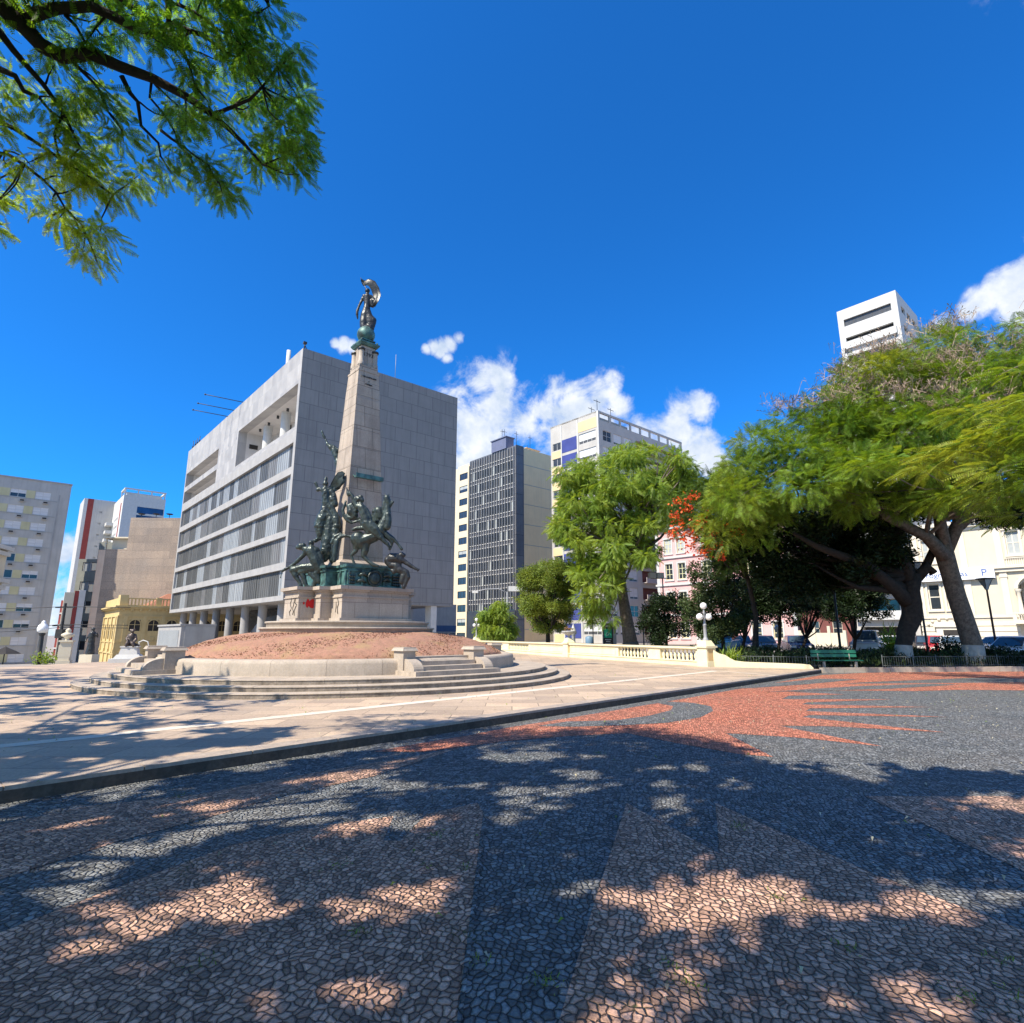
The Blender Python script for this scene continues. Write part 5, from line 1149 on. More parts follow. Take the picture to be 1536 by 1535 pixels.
def tree(name,label,trunk,clumps,mleaf,tmpl,per,scl,mtrunk=None,limbs=True,root=None,group=None,limewash=0,shell=.55,zb=.15,droop=0,twig=0,rlimb=.06,cat='tree',updir=True,extra=None,limb_ok=None):
    """trunk: [(x,y,z,r)...]; clumps: [(x,y,z,rx,rz)...]"""
    base=root or (trunk[0][0],trunk[0][1],trunk[0][2]); r=thing(name,label,cat,base,0,group)
    mb=MB(); pts=[Vector(p[:3]) for p in trunk]
    mb.tube(pts,[p[3] for p in trunk],12)
    # root flare
    p0=trunk[0]; mb.tube([(p0[0],p0[1],p0[2]-.3),(p0[0],p0[1],p0[2]+.1),(p0[0]*.5+trunk[1][0]*.5,p0[1]*.5+trunk[1][1]*.5,p0[2]*.5+trunk[1][2]*.5)],[p0[3]*1.22,p0[3]*1.1,p0[3]*.98],12)
    top=pts[-1]
    if limbs:
        for c in clumps:
            if random.random()<(limbs if isinstance(limbs,float) else 1) and (limb_ok is None or limb_ok(c)):
                k=random.choice([-1,-1,-2]) if len(pts)>2 else -1
                limb(mb,pts[k],(c[0],c[1],c[2]-c[4]*.3),trunk[k][3]*.55,rlimb*.35,.10,6,7,.03)
    if extra: extra(mb)
    mb.obj('trunk',mtrunk or m_bark,r,world=True)
    P_=[];D_=[]
    tot=0
    for c in clumps:
        n=int(per*c[3]*c[3]*max(c[4],.3)**.5) if per>0 else 0
        d=rdir(n); rad=rng.uniform(0,1,n)**(1/3)*(1-shell)+shell*rng.uniform(.75,1.08,n)
        # ragged: push in and out by direction
        rag=1+.22*np.sin(d[:,0]*5+c[0])*np.cos(d[:,1]*6+c[1])+.12*np.sin(d[:,2]*9)
        p=np.array(c[:3])+d*np.array([c[3],c[3],c[4]])*(rad*rag)[:,None]; P_.append(p); dd=d+rdir(n)*.9; dd[:,2]+=-droop; D_.append(dd)
    pos=np.concatenate(P_); dirs=np.concatenate(D_); n=len(pos)
    ups=rdir(n,1.6 if updir else 0)
    scatter('crown',tmpl,pos,dirs,ups,rng.uniform(scl*.7,scl*1.25,n),mleaf,r)
    if limewash:
        mb=MB(); a=trunk[0]; 
        q=[(p[0],p[1],p[2],p[3]*1.03+.01) for p in trunk if p[2]<=a[2]+limewash]; mb.tube([p[:3] for p in q],[p[3] for p in q],12,cap=False); mb.obj('limewash_band',m_lime,r,world=True)
    return r
def clumps_in(poly_fn,n,r0,r1,flat=.7):
    out=[]
    k=0
    while len(out)<n and k<n*60:
        k+=1; p=poly_fn()
        if p is None: continue
        r=random.uniform(r0,r1); out.append((*p,r,r*flat))
    return out
def pip(x,y,poly):
    c=False; n=len(poly)
    for i in range(n):
        x1,y1=poly[i]; x2,y2=poly[(i+1)%n]
        if (y1>y)!=(y2>y) and x<(x2-x1)*(y-y1)/(y2-y1)+x1: c=not c
    return c

FR=frond_template(10,.50,.115,.024); FRs=frond_template(11,.27,.052,.015,.3); SP=sprig_template(6); SPs=sprig_template(6,.11,.05,.2)
# outline of a crown as a flat silhouette at a distance, given real depth by spreading clumps
def crown_from(poly,Y,dy,n,r0,r1,flat=.75,dome=0):
    us=[p[0] for p in poly]; vs=[p[1] for p in poly]; um=(min(us)+max(us))/2; uw=(max(us)-min(us))/2
    def f():
        u=random.uniform(min(us),max(us)); v=random.uniform(min(vs),max(vs))
        if not pip(u,v,poly): return None
        t=abs(u-um)/uw; return P(u,v,Y+random.uniform(-dy,dy)*math.sqrt(max(.05,1-t*t)))
    return clumps_in(f,n,r0,r1,flat)

def trees_center():
    Y=40; random.seed(21)
    poly=[(838,700),(870,685),(905,680),(950,668),(1000,672),(1035,685),(1045,715),(1040,760),(1015,790),(990,770),(960,800),(985,830),(960,850),(940,820),(925,860),(918,930),(905,935),(880,920),(868,880),(850,850),(858,830),(840,800),(835,765),(850,740)]
    cl=crown_from(poly,Y,4.5,250,.35,.8,.55)
    b=P(948,966,Y)
    tr=[(b[0],Y,0,.55),(P(942,940,Y)[0],Y,P(942,940,Y)[2],.42),(*P(935,900,Y),.36),(*P(930,862,Y),.33),(*P(938,830,Y-.3),.30),(*P(950,790,Y),.24)]
    tree('tipu_tree','tall bright green tree with hanging boughs in front of the blue-panelled tower',tr,cl,m_l_lime,FRs,330,2.1,m_bark,.2,limewash=0,droop=.55,shell=.15)
    cl=crown_from([(790,862),(812,846),(835,842),(858,868),(862,900),(850,935),(838,952),(800,955),(785,930),(778,895)],44,2.2,60,.45,.85)
    b=P(822,960,44); tree('round_tree','round broad-leaved green tree behind the balustrade in front of the beige flank',[(b[0],44,0,.18),(b[0],44,1.7,.15),(b[0]-.1,44,3.2,.1)],cl,[m_l_mid],SPs,650,1.15,m_barkd,.5,shell=.45)
    cl=crown_from([(722,925),(735,908),(750,906),(768,930),(770,950),(755,955),(730,957),(720,950)],55,1.5,34,.4,.65)
    b=P(744,962,55); tree('weeping_tree','small weeping yellow-green tree beside the three-globe lamp behind the balustrade',[(b[0],55,0,.12),(b[0],55,1.8,.1),(b[0],55,3,.07)],cl,m_l_lime,FRs,560,2.0,m_barkd,.5,droop=1.2,shell=.5)
    # the shaded shrubs and small trees behind the end of the balustrade
    cl=crown_from([(1045,850),(1070,825),(1105,830),(1125,870),(1118,930),(1090,958),(1050,955),(1035,915)],33,1.6,36,.42,.75)
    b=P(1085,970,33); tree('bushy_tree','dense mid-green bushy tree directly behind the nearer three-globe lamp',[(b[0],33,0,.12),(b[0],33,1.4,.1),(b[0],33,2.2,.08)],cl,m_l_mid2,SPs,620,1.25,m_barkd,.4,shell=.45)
    cl=crown_from([(960,925),(985,900),(1010,890),(1030,915),(1032,950),(1000,962),(960,962)],36,1.2,22,.4,.65)
    b=P(1000,968,36); tree('dark_shrub','dark green shrub behind the balustrade left of the nearer three-globe lamp',[(b[0],36,0,.1),(b[0],36,1.2,.08)],cl,m_l_dark,SPs,520,1.3,m_barkd,.4,cat='shrub')
    specs=[((1108,965),42,[(1085,900),(1085,870),(1110,850),(1150,850),(1165,890),(1150,925),(1105,930)],'dark small tree with a forked thin trunk, nearest the balustrade end'),
           ((1163,965),41,[(1130,880),(1150,845),(1190,840),(1212,870),(1205,925),(1170,930),(1135,925)],'dark small tree with a bent thin trunk in front of the first white window frame'),
           ((1198,965),45,[(1180,890),(1200,860),(1240,850),(1262,880),(1262,920),(1200,922)],'dark small tree with a slanting trunk in front of the pink building corner'),
           ((1277,965),40,[(1235,880),(1262,850),(1300,850),(1330,880),(1325,915),(1290,925),(1240,925)],'dark small tree with a twin curved trunk above the silver van')]
    for (u,v),Y,po,lb in specs:
        cl=crown_from(po,Y,2.2,34,.55,.95); b=P(u,v,Y); c=P(sum(p[0] for p in po)/len(po),918,Y)
        mid=((b[0]*.6+c[0]*.4)+random.uniform(-.3,.3),Y,1.2)
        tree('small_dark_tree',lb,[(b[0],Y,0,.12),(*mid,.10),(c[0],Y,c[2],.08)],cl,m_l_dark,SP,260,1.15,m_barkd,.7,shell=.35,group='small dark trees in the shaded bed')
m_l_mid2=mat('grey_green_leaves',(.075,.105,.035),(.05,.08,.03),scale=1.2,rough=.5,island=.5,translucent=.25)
trees_center()

def flame_trees():
    random.seed(33)
    # big umbrella-crowned tree on the right
    Y=27.4
    top=[(1060,770),(1048,745),(1085,705),(1120,665),(1160,625),(1205,600),(1255,570),(1300,552),(1360,530),(1420,515),(1480,508),(1560,490),(1700,480),(1760,560),(1700,700),(1620,740),(1540,720),(1500,690),(1440,700),(1380,720),(1330,700),(1270,720),(1200,735),(1150,740),(1100,770)]
    cl=[]
    def f():
        u=random.uniform(1030,1740); v=random.uniform(455,770)
        if not pip(u,v,top): return None
        # umbrella: the lower rim is nearer or farther, the top is in the middle
        tt=(v-455)/300; y=Y+random.choice([-1,1,-1])*random.uniform(.4,1)*tt*8*(1-abs(u-1440)/700)-0.5
        return P(u,v,y)
    cl=clumps_in(f,230,.55,1.35,.5)
    cl+=crown_from([(1040,745),(1080,720),(1150,745),(1240,745),(1330,725),(1440,720),(1536,730),(1536,775),(1300,775),(1180,795),(1110,820),(1050,800)],26,2,46,.4,.8)
    b=P(1462,985,Y+.5)
    tk=[(b[0]-.05,b[1],-.05,.46),(*P(1459,968,Y+.5),.42),(*P(1450,940,Y+.5),.40),(*P(1435,895,Y+.4),.385),(*P(1425,860,Y+.3),.38),(*P(1417,832,Y+.2),.40),(*P(1412,815,Y),.36)]
    def ex(mb):
        t=Vector(tk[-2][:3]); random.seed(3)
        def chain(ps,rs):
            v=[Vector(P(u,vv,y)) for u,vv,y in ps]; mb.tube(v,rs,10); return v
        a=chain([(1418,835,Y+.1),(1390,805,Y-.3),(1340,780,Y-.8),(1290,755,Y-1.2),(1240,738,Y-1.6),(1190,725,Y-2)],[.33,.27,.22,.18,.13,.07])
        b_=chain([(1418,830,Y+.1),(1410,780,Y-.4),(1385,730,Y-1),(1350,680,Y-1.5),(1310,620,Y-1.5)],[.32,.24,.18,.13,.06])
        c=chain([(1416,830,Y+.2),(1440,780,Y),(1460,720,Y-.6),(1475,660,Y-1),(1470,590,Y-1)],[.34,.26,.2,.14,.06])
        d=chain([(1440,790,Y),(1490,740,Y+.4),(1540,700,Y+.8),(1600,660,Y+1)],[.22,.17,.12,.06])
        e=chain([(1410,800,Y),(1400,740,Y+1.5),(1420,660,Y+2),(1400,570,Y+2)],[.22,.17,.12,.06])
        for ch in (a,b_,c,d,e):
            for k in (1,2,3):
                if k<len(ch):
                    for _ in range(3): q=random.choice(cl); 
                    near=sorted(cl,key=lambda q:(Vector(q[:3])-ch[k]).length)[:8]
                    for q in random.sample(near,3): limb(mb,ch[k],q[:3],.10,.02,.12,5,6)
        for q in cl: 
            if random.random()<.35:
                ch=random.choice([a,b_,c,d,e]); limb(mb,ch[-1],q[:3],.05,.015,.12,5,5)
    r=tree('flame_tree','huge umbrella-crowned feathery tree with a leaning limewashed trunk on the right',tk,cl,[m_l_flam],FR,170,1.05,m_bark,False,limewash=1.4,droop=.1,shell=.35,extra=ex)
    # dry seed stalks standing out of its crown
    n=6500; us=[];
    pos=[];
    while len(pos)<n:
        c=random.choice(cl); 
        u,v=W(*c[:3])
        if v>640: continue
        hot=(1080<u<1230) or (1265<u<1500 and random.random()<.75)
        if not hot and random.random()<.8: continue
        d=np.array([random.gauss(0,.5),random.gauss(0,.5),1]); pos.append(np.array(c[:3])+np.array([random.gauss(0,c[3]*.5),random.gauss(0,c[3]*.5),c[4]*random.uniform(.7,1.25)+.25]))
    pos=np.array(pos); st=np.array([[[0,-.012,0],[.55,-.006,.03],[.55,.006,.03],[0,.012,0]],[[.3,-.006,.015],[.55,.14,.05],[.56,.15,.05],[.32,.006,.015]],[[.35,0,.02],[.5,-.14,.1],[.52,-.13,.1],[.38,.01,.02]],[[.5,-.02,.03],[.6,-.02,.03],[.6,.02,.03],[.5,.02,.03]]],dtype=np.float32)
    scatter('seed_stalks',st,pos,rdir(n,1.2),rdir(n),rng.uniform(.5,1.1,n),m_twig,r)
    # its lower right boughs hanging close to the viewer
    cl2=[]
    for u,v,y in ((1400,700,17),(1440,680,16),(1480,660,15.5),(1520,640,15),(1560,655,14.5),(1500,705,15),(1550,600,15),(1530,560,16),(1590,700,15),(1460,620,17),(1500,745,16.5),(1535,770,16),(1465,735,18),(1545,725,15),(1420,745,19),(1350,690,19),(1300,700,20)): cl2.append((*P(u,v,y),.9,.35))
    P_=[];D_=[]
    for c in cl2:
        k=70; d=rdir(k); P_.append(np.array(c[:3])+d*np.array([.9,.9,.3])*rng.uniform(.2,1,k)[:,None]); dd=d*np.array([1,1,.2]); D_.append(dd)
    pos=np.concatenate(P_); k=len(pos); scatter('hanging_fronds',frond_template(14,.62,.10,.026,.35),pos,np.concatenate(D_),rdir(k,2.5),rng.uniform(.8,1.25,k),m_l_flam,r)
    mb=MB()
    for c in cl2: limb(mb,P(1450,740,26),c[:3],.035,.012,.03,6,5)
    mb.obj('bough',m_bark,r,world=True)
    # dark heavy-limbed tree
    Y=28; random.seed(8)
    tk=[(*P(1355,985,Y)[:2],-.05,.40),(*P(1355,968,Y),.34),(*P(1360,945,Y),.38),(*P(1368,925,Y),.44),(*P(1368,905,Y),.42),(*P(1366,885,Y),.38),(*P(1372,862,Y),.32)]
    def ex2(mb):
        def chain(ps,rs):
            v=[Vector(P(u,vv,y)) for u,vv,y in ps]; mb.tube(v,rs,10); return v
        chain([(1362,905,Y),(1345,885,Y-.2),(1325,868,Y-.4),(1300,848,Y-.6),(1265,835,Y-.8),(1225,820,Y-1),(1190,800,Y-1.2)],[.34,.30,.27,.24,.2,.15,.08])
        chain([(1368,880,Y),(1360,850,Y),(1345,825,Y),(1350,790,Y),(1330,750,Y)],[.3,.25,.2,.15,.08])
        chain([(1372,870,Y),(1392,850,Y-.2),(1400,860,Y-.2)],[.27,.24,.2])
        chain([(1385,858,Y),(1400,825,Y),(1412,790,Y+.5),(1425,750,Y+.5)],[.22,.17,.12,.06])
    cl=crown_from([(1100,780),(1130,755),(1200,755),(1290,730),(1400,720),(1480,730),(1536,740),(1580,760),(1440,800),(1400,830),(1345,850),(1300,870),(1240,880),(1180,890),(1130,860),(1090,830)],30,3.5,125,.6,1.15)
    cl=[c for c in cl if not (W(*c[:3])[0]>1345 and W(*c[:3])[1]>775)]
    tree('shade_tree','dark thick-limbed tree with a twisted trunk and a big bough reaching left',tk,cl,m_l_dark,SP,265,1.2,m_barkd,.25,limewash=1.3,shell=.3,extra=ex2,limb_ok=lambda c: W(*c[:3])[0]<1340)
    # the orange-flowered tree
    random.seed(9)
    cl=crown_from([(1000,770),(1020,735),(1070,715),(1120,735),(1130,790),(1118,835),(1085,850),(1050,825),(1015,805)],29,1.8,32,.5,.9)
    b=P(1132,985,31)
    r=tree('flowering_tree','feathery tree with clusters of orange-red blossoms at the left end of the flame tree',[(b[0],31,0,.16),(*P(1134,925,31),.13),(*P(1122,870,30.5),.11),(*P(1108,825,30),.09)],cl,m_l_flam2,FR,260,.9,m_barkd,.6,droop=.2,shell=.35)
    pts=[]; cs=[]
    for u,v in ((1012,775),(1020,790),(1030,765),(1040,800),(1060,815),(1085,790),(1010,800),(1025,808),(1050,780),(1068,800),(1075,820),(1060,762),(1092,768),(1040,745),(1018,752),(1055,830),(1105,800),(1080,835),(1032,820),(1045,790)):
        c=np.array(P(u,v,27.6)); k=46; pts.append(c+rng.normal(size=(k,3))*np.array([.16,.3,.12]))
    pos=np.concatenate(pts); k=len(pos); scatter('blossoms',leaf_template(.12,.10),pos,rdir(k),rdir(k),rng.uniform(.8,1.4,k),m_flower,r)
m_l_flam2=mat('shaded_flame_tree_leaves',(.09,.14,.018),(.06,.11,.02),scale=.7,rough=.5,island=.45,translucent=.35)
flame_trees()

# ------------------------------------------------------------ the trees that shade the viewer
CAN=[(-200,-200),(425,-200),(425,0),(432,60),(452,100),(452,160),(462,200),(470,260),(452,288),(425,255),(395,268),(360,262),(345,305),(318,318),(290,285),(262,262),(240,272),(215,290),(190,285),(185,330),(160,345),(150,395),(125,385),(100,372),(60,362),(0,345),(-300,345)]
GAPS=[(110,35,22),(95,25,16),(250,75,20),(262,130,24),(215,100,18),(150,165,16),(60,115,20),(30,60,16),(230,165,16),(255,200,18),(310,165,16),(330,225,14),(15,200,18),(240,235,22),(75,265,16),(300,90,14),(405,55,10),(180,55,12),(370,60,12),(130,290,12),(395,180,10),(20,260,14)]
SPOTS=[(1040,1392,80,26),(1150,1322,48,15),(930,1350,40,15),(985,1500,85,32),(1285,1500,80,26),(1320,1362,60,22),(1170,1365,60,20),(1010,1200,48,12),(680,1282,36,9),(375,1326,60,13),(200,1275,70,14),(100,1335,70,16),(1085,1300,26,9),(1500,1205,60,12),(1410,1360,40,14),(640,1525,60,16),(860,1160,40,6),(760,1200,40,8),(560,1180,40,7),(330,1345,40,9),(90,1230,50,9),(700,1180,30,6),(150,1395,60,12),(440,1350,60,10),(1430,1480,40,16),(560,1385,50,10),(110,1305,40,9),(20,1245,40,7),(290,1207,60,5),(400,1218,40,4),(350,1228,35,4),(230,1192,60,5),(600,1178,60,6),(570,1158,50,6),(520,1168,60,6),(300,1388,60,9),(420,1372,50,10),(120,1432,30,8),(650,1222,28,4),(590,1222,28,6),(600,1338,30,11),(40,1372,40,10),(500,1205,45,5),(450,1240,50,6),(820,1215,40,8),(880,1180,40,6),(800,1130,40,4),(500,1470,50,12),(350,1500,60,14),(600,1480,40,12),(200,1450,40,9),(1480,1340,40,10),(1200,1240,34,7),(1340,1270,36,7)]
def offscreen_ok(p,r,m=2.6):
    x,y,z=p
    if y*CT+(z-EYE)*ST<.3: return True
    u,v=W(x,y,z); pr=F*r/max(.3,y*CT+(z-EYE)*ST)*m
    return u+pr<0 or u-pr>1536 or v+pr<0
def in_canopy(p):
    u,v=W(*p)
    if not pip(u,v,CAN): return False
    return True
kel=1/math.tan(SUN_EL)
def sh(p):  # where a point's shadow falls on the ground
    return (p[0]-SX*p[2]*kel,p[1]-SY*p[2]*kel)
SHADE_LOW=[(-900,1135),(0,1212),(300,1165),(560,1125),(690,1108),(740,1096),(850,1083),(950,1080),(1050,1103),(1150,1138),(1300,1148),(1536,1165),(1900,1195),(2600,1900),(-1500,1900)]
SHADE_PL=[(-900,1012),(0,1008),(105,1010),(115,1032),(330,1040),(425,1060),(350,1082),(300,1090),(468,1103),(440,1122),(300,1140),(160,1165),(0,1195),(-900,1200)]
TR=[(-9.5,1.0),(1.5,-5.5),(-26,10)]
def shade_trees():
    rr_=random.Random(12); RG=[(rr_.uniform(-9,9),rr_.uniform(2,12),rr_.uniform(.2,.36)**2) for _ in range(150)]
    GS=[]
    for a,b,w,h in SPOTS:
        c=G(a,b); lo=G(a,b-h); hi=G(a,b+h); GS.append((c[0],c[1],w*math.hypot(c[0],c[1])/F*.95,(lo[1]-hi[1])/2*.9))
    random.seed(77); groups={0:[],1:[],2:[]}; vis=[]
    k=0; n=0
    def spotted(g):
        u,v=W(g[0],g[1],0)
        for cx,cy,rx,ry in GS:
            if ((g[0]-cx)/(rx*1.0+.13))**2+((g[1]-cy)/(ry*1.0+.13))**2<1: return True
        return False
    while n<3000 and k<200000:
        k+=1
        gx,gy=(random.uniform(-26,11),random.uniform(-2.5,25)) if random.random()<.45 else (random.uniform(-9,9),random.uniform(-1,9))
        g=(gx,gy); u,v=W(gx,gy,0) if gy>.8 else (768+gx*500,1700)
        if not (pip(u,v,SHADE_LOW) or pip(u,v,SHADE_PL)): continue
        if spotted(g): continue
        if any((gx-a)**2+((gy-b)*1.0)**2<c for a,b,c in RG): continue
        plz=pip(u,v,SHADE_PL)
        # broken light on the left of the cobbles
        if not plz and u<650 and v<1260 and random.random()<.55: continue
        if plz and (math.sin(gx*2.1+gy*.6)+math.sin(gy*2.6-gx*.7))>1.15: continue
        h=random.uniform(6.4,9.0); p=(gx+SX*h*kel,gy+SY*h*kel,h); r=random.uniform(.22,.36)
        if not offscreen_ok(p,r): continue
        i=min(range(3),key=lambda q:(p[0]-TR[q][0])**2+(p[1]-TR[q][1])**2); groups[i].append((*p,r,r*.5)); n+=1
    for _ in range(300):
        p=(random.uniform(-14,14),random.uniform(-16,-5.2),random.uniform(6.5,12)); i=1 if p[0]>-5 else 0; groups[i].append((*p,random.uniform(.5,.8),.35))  # added foliage, unseen behind the viewer, to hold back skylight
    for u_,v_ in ((450,262),(438,240),(345,290),(330,275),(455,225),(448,150),(300,262),(140,375),(120,350)): 
        zz=8.4-1.9*v_/400; d=ray(u_,v_); vis.append((*P(u_,v_,min(9,(zz-EYE)*d[1]/d[2])),.2,.15))
    # boughs that show in the picture, hanging at the near tree's right side
    m=0; k=0
    while m<175 and k<20000:
        k+=1; u=random.uniform(-160,472); v=random.uniform(-160,392)
        if not pip(u,v,CAN): continue
        if any((u-a)**2+(v-b)**2<(r*.95)**2 for a,b,r in GAPS): continue
        # sparser between boughs
        if math.sin(u*.035+v*.02)+math.sin(v*.045-u*.012)>1.25: continue
        zz=8.4-1.9*max(0,v)/400+random.uniform(-.5,.7); d=ray(u,v); Y=(zz-EYE)*d[1]/d[2]
        if Y>9.5: Y=random.uniform(7,9.5)
        vis.append((*P(u,v,Y),random.uniform(.15,.28),.15)); m+=1
    # visible boughs: thick dark branches
    def br(ps,rs,mb):
        out=[]
        for (x,y) in ps:
            u,v=x/3.072,y/3.072; zz=8.3-1.9*max(0,v)/400; d=ray(u,v); Y=min(9.0,(zz-EYE)*d[1]/d[2]); out.append(Vector(P(u,v,Y)))
        vis.append((*out[-1],.2,.16)); vis.append((*out[-2],.17,.14)) if len(out)>3 else None
        n=len(out); mb.tube(out,[rs[0]+(rs[1]-rs[0])*i/(n-1) for i in range(n)],8); return out
    r0=thing('overhanging_tree','large feathery-leaved tree whose dark boughs hang into the upper left corner','tree',(TR[0][0],TR[0][1],PZ))
    mb=MB(); T0=(TR[0][0],TR[0][1]); mb.tube([(T0[0],T0[1],-.1),(T0[0]+.1,T0[1]+.1,2.2),(T0[0]+.5,T0[1]+.3,4.4),(T0[0]+1.0,T0[1]+.7,5.8)],[.55,.4,.36,.33],12)
    main=br([(-900,-500),(-400,-260),(0,10),(60,80),(110,120),(190,210),(290,262),(420,250),(560,310),(700,360),(850,440),(980,530),(1060,600),(1140,680),(1210,760)],(.12,.012),mb)
    mb.tube([Vector((T0[0]+1.0,T0[1]+.7,5.8)),(main[0]+Vector((T0[0]+1,T0[1]+.7,5.8)))/2,main[0]],[.3,.22,.16],10)
    for ps,rs in (([(60,95),(140,75),(250,40),(420,30),(520,75),(600,120),(750,180),(830,220),(870,290),(910,340)],(.075,.012)),
        ([(0,320),(70,350),(110,420),(180,450),(230,510),(300,560)],(.035,.010)),([(560,350),(600,430),(635,470),(650,580),(730,660),(740,720),(790,800)],(.028,.007)),
        ([(770,-60),(778,60),(775,110),(750,160)],(.035,.02)),([(980,530),(1080,490),(1150,460),(1210,400),(1280,310),(1310,290)],(.024,.007)),([(790,110),(880,145),(950,170),(1020,230),(1090,265),(1150,200)],(.03,.007)),
        ([(540,-20),(600,30),(650,60),(700,100),(760,140)],(.035,.02)),([(-60,90),(0,150),(60,230),(120,300),(200,390),(250,460),(290,520),(330,600),(370,680)],(.045,.01)),
        ([(20,700),(110,760),(200,830),(260,890),(300,960),(380,1040),(450,1210)],(.022,.006)),([(740,600),(790,640),(850,680),(900,720),(960,760),(1000,840)],(.018,.005)),
        ([(-40,540),(60,590),(140,640),(230,700),(320,760),(420,820),(520,900)],(.028,.007)),([(330,280),(380,330),(430,380),(470,430),(500,520),(560,600)],(.022,.006)),
        ([(300,70),(350,120),(390,190),(360,240)],(.02,.012)),([(500,60),(440,130),(400,190)],(.014,.007)),([(870,290),(900,400),(960,470)],(.016,.006)),
        ([(290,520),(250,620),(270,720),(340,800)],(.018,.006)),([(700,360),(690,450),(750,520),(800,600),(830,680),(880,720)],(.016,.005)),([(820,20),(900,60),(980,120),(1060,170),(1100,180)],(.02,.006)),([(1000,20),(1100,60),(1190,60),(1240,30)],(.018,.006))):
        br(ps,rs,mb)
    vv=[Vector(c[:3]) for c in vis]; random.seed(4)
    for c in vv:
        if random.random()<.75:
            near=sorted(mb_pts(mb,main),key=lambda q:(q-c).length)[:3]; limb(mb,random.choice(near),c,.012,.004,.12,5,5,.03)
    for c in groups[0]:
        if random.random()<.02: limb(mb,Vector((T0[0]+1.0,T0[1]+.7,5.8)),c[:3],.06,.015,.08,5,5)
    mb.obj('trunk',m_barkd,r0,world=True)
    # feathery leaves of the visible boughs
    P_=[];D_=[]
    for c in vis:
        k=int(random.uniform(28,46)); d=rdir(k); P_.append(np.array(c[:3])+d*np.array([c[3],c[3],c[4]])*rng.uniform(.15,1.1,k)[:,None]); dd=d*np.array([1,1,.5])+rdir(k)*.5+np.array([.35,.25,-.45]); D_.append(dd)
    pos=np.concatenate(P_); k=len(pos); scatter('crown',FRs,pos,np.concatenate(D_),rdir(k,1.5),rng.uniform(.38,.8,k),m_l_fern,r0)
    def leafy(cls,parent,name='crown'):
        P_=[]
        for c in cls:
            k=30; d=rdir(k); P_.append(np.array(c[:3])+d*np.array([c[3],c[3],c[4]])*rng.uniform(0,1.05,k)[:,None])
        pos=np.concatenate(P_); k=len(pos); scatter(name,leaf_template(.24,.15),pos,rdir(k),rdir(k,1.2),rng.uniform(.7,1.3,k),m_l_fern,parent)
    leafy(groups[0],r0,'upper_crown')
    for i,lb in ((1,'tall shade tree standing behind the viewer'),(2,'spreading shade tree beyond the left edge of the paving')):
        r=thing('shade_tree',lb,'tree',(TR[i][0],TR[i][1],0)); mb=MB(); x,y=TR[i]; mb.tube([(x,y,-.1),(x+.1,y,2.5),(x-.1,y+.2,5),(x,y+.3,6.5)],[.5,.36,.32,.28],12)
        for c in groups[i]:
            if random.random()<.012: limb(mb,(x,y+.3,6.4),c[:3],.06,.015,.12,5,5)
        mb.obj('trunk',m_bark,r,world=True); leafy(groups[i],r)
def mb_pts(mb,main):
    if not hasattr(mb,'_c'): mb._c=[Vector(v) for v in mb.v[::4] if W(*v)[0]>-60]
    return mb._c
shade_trees()

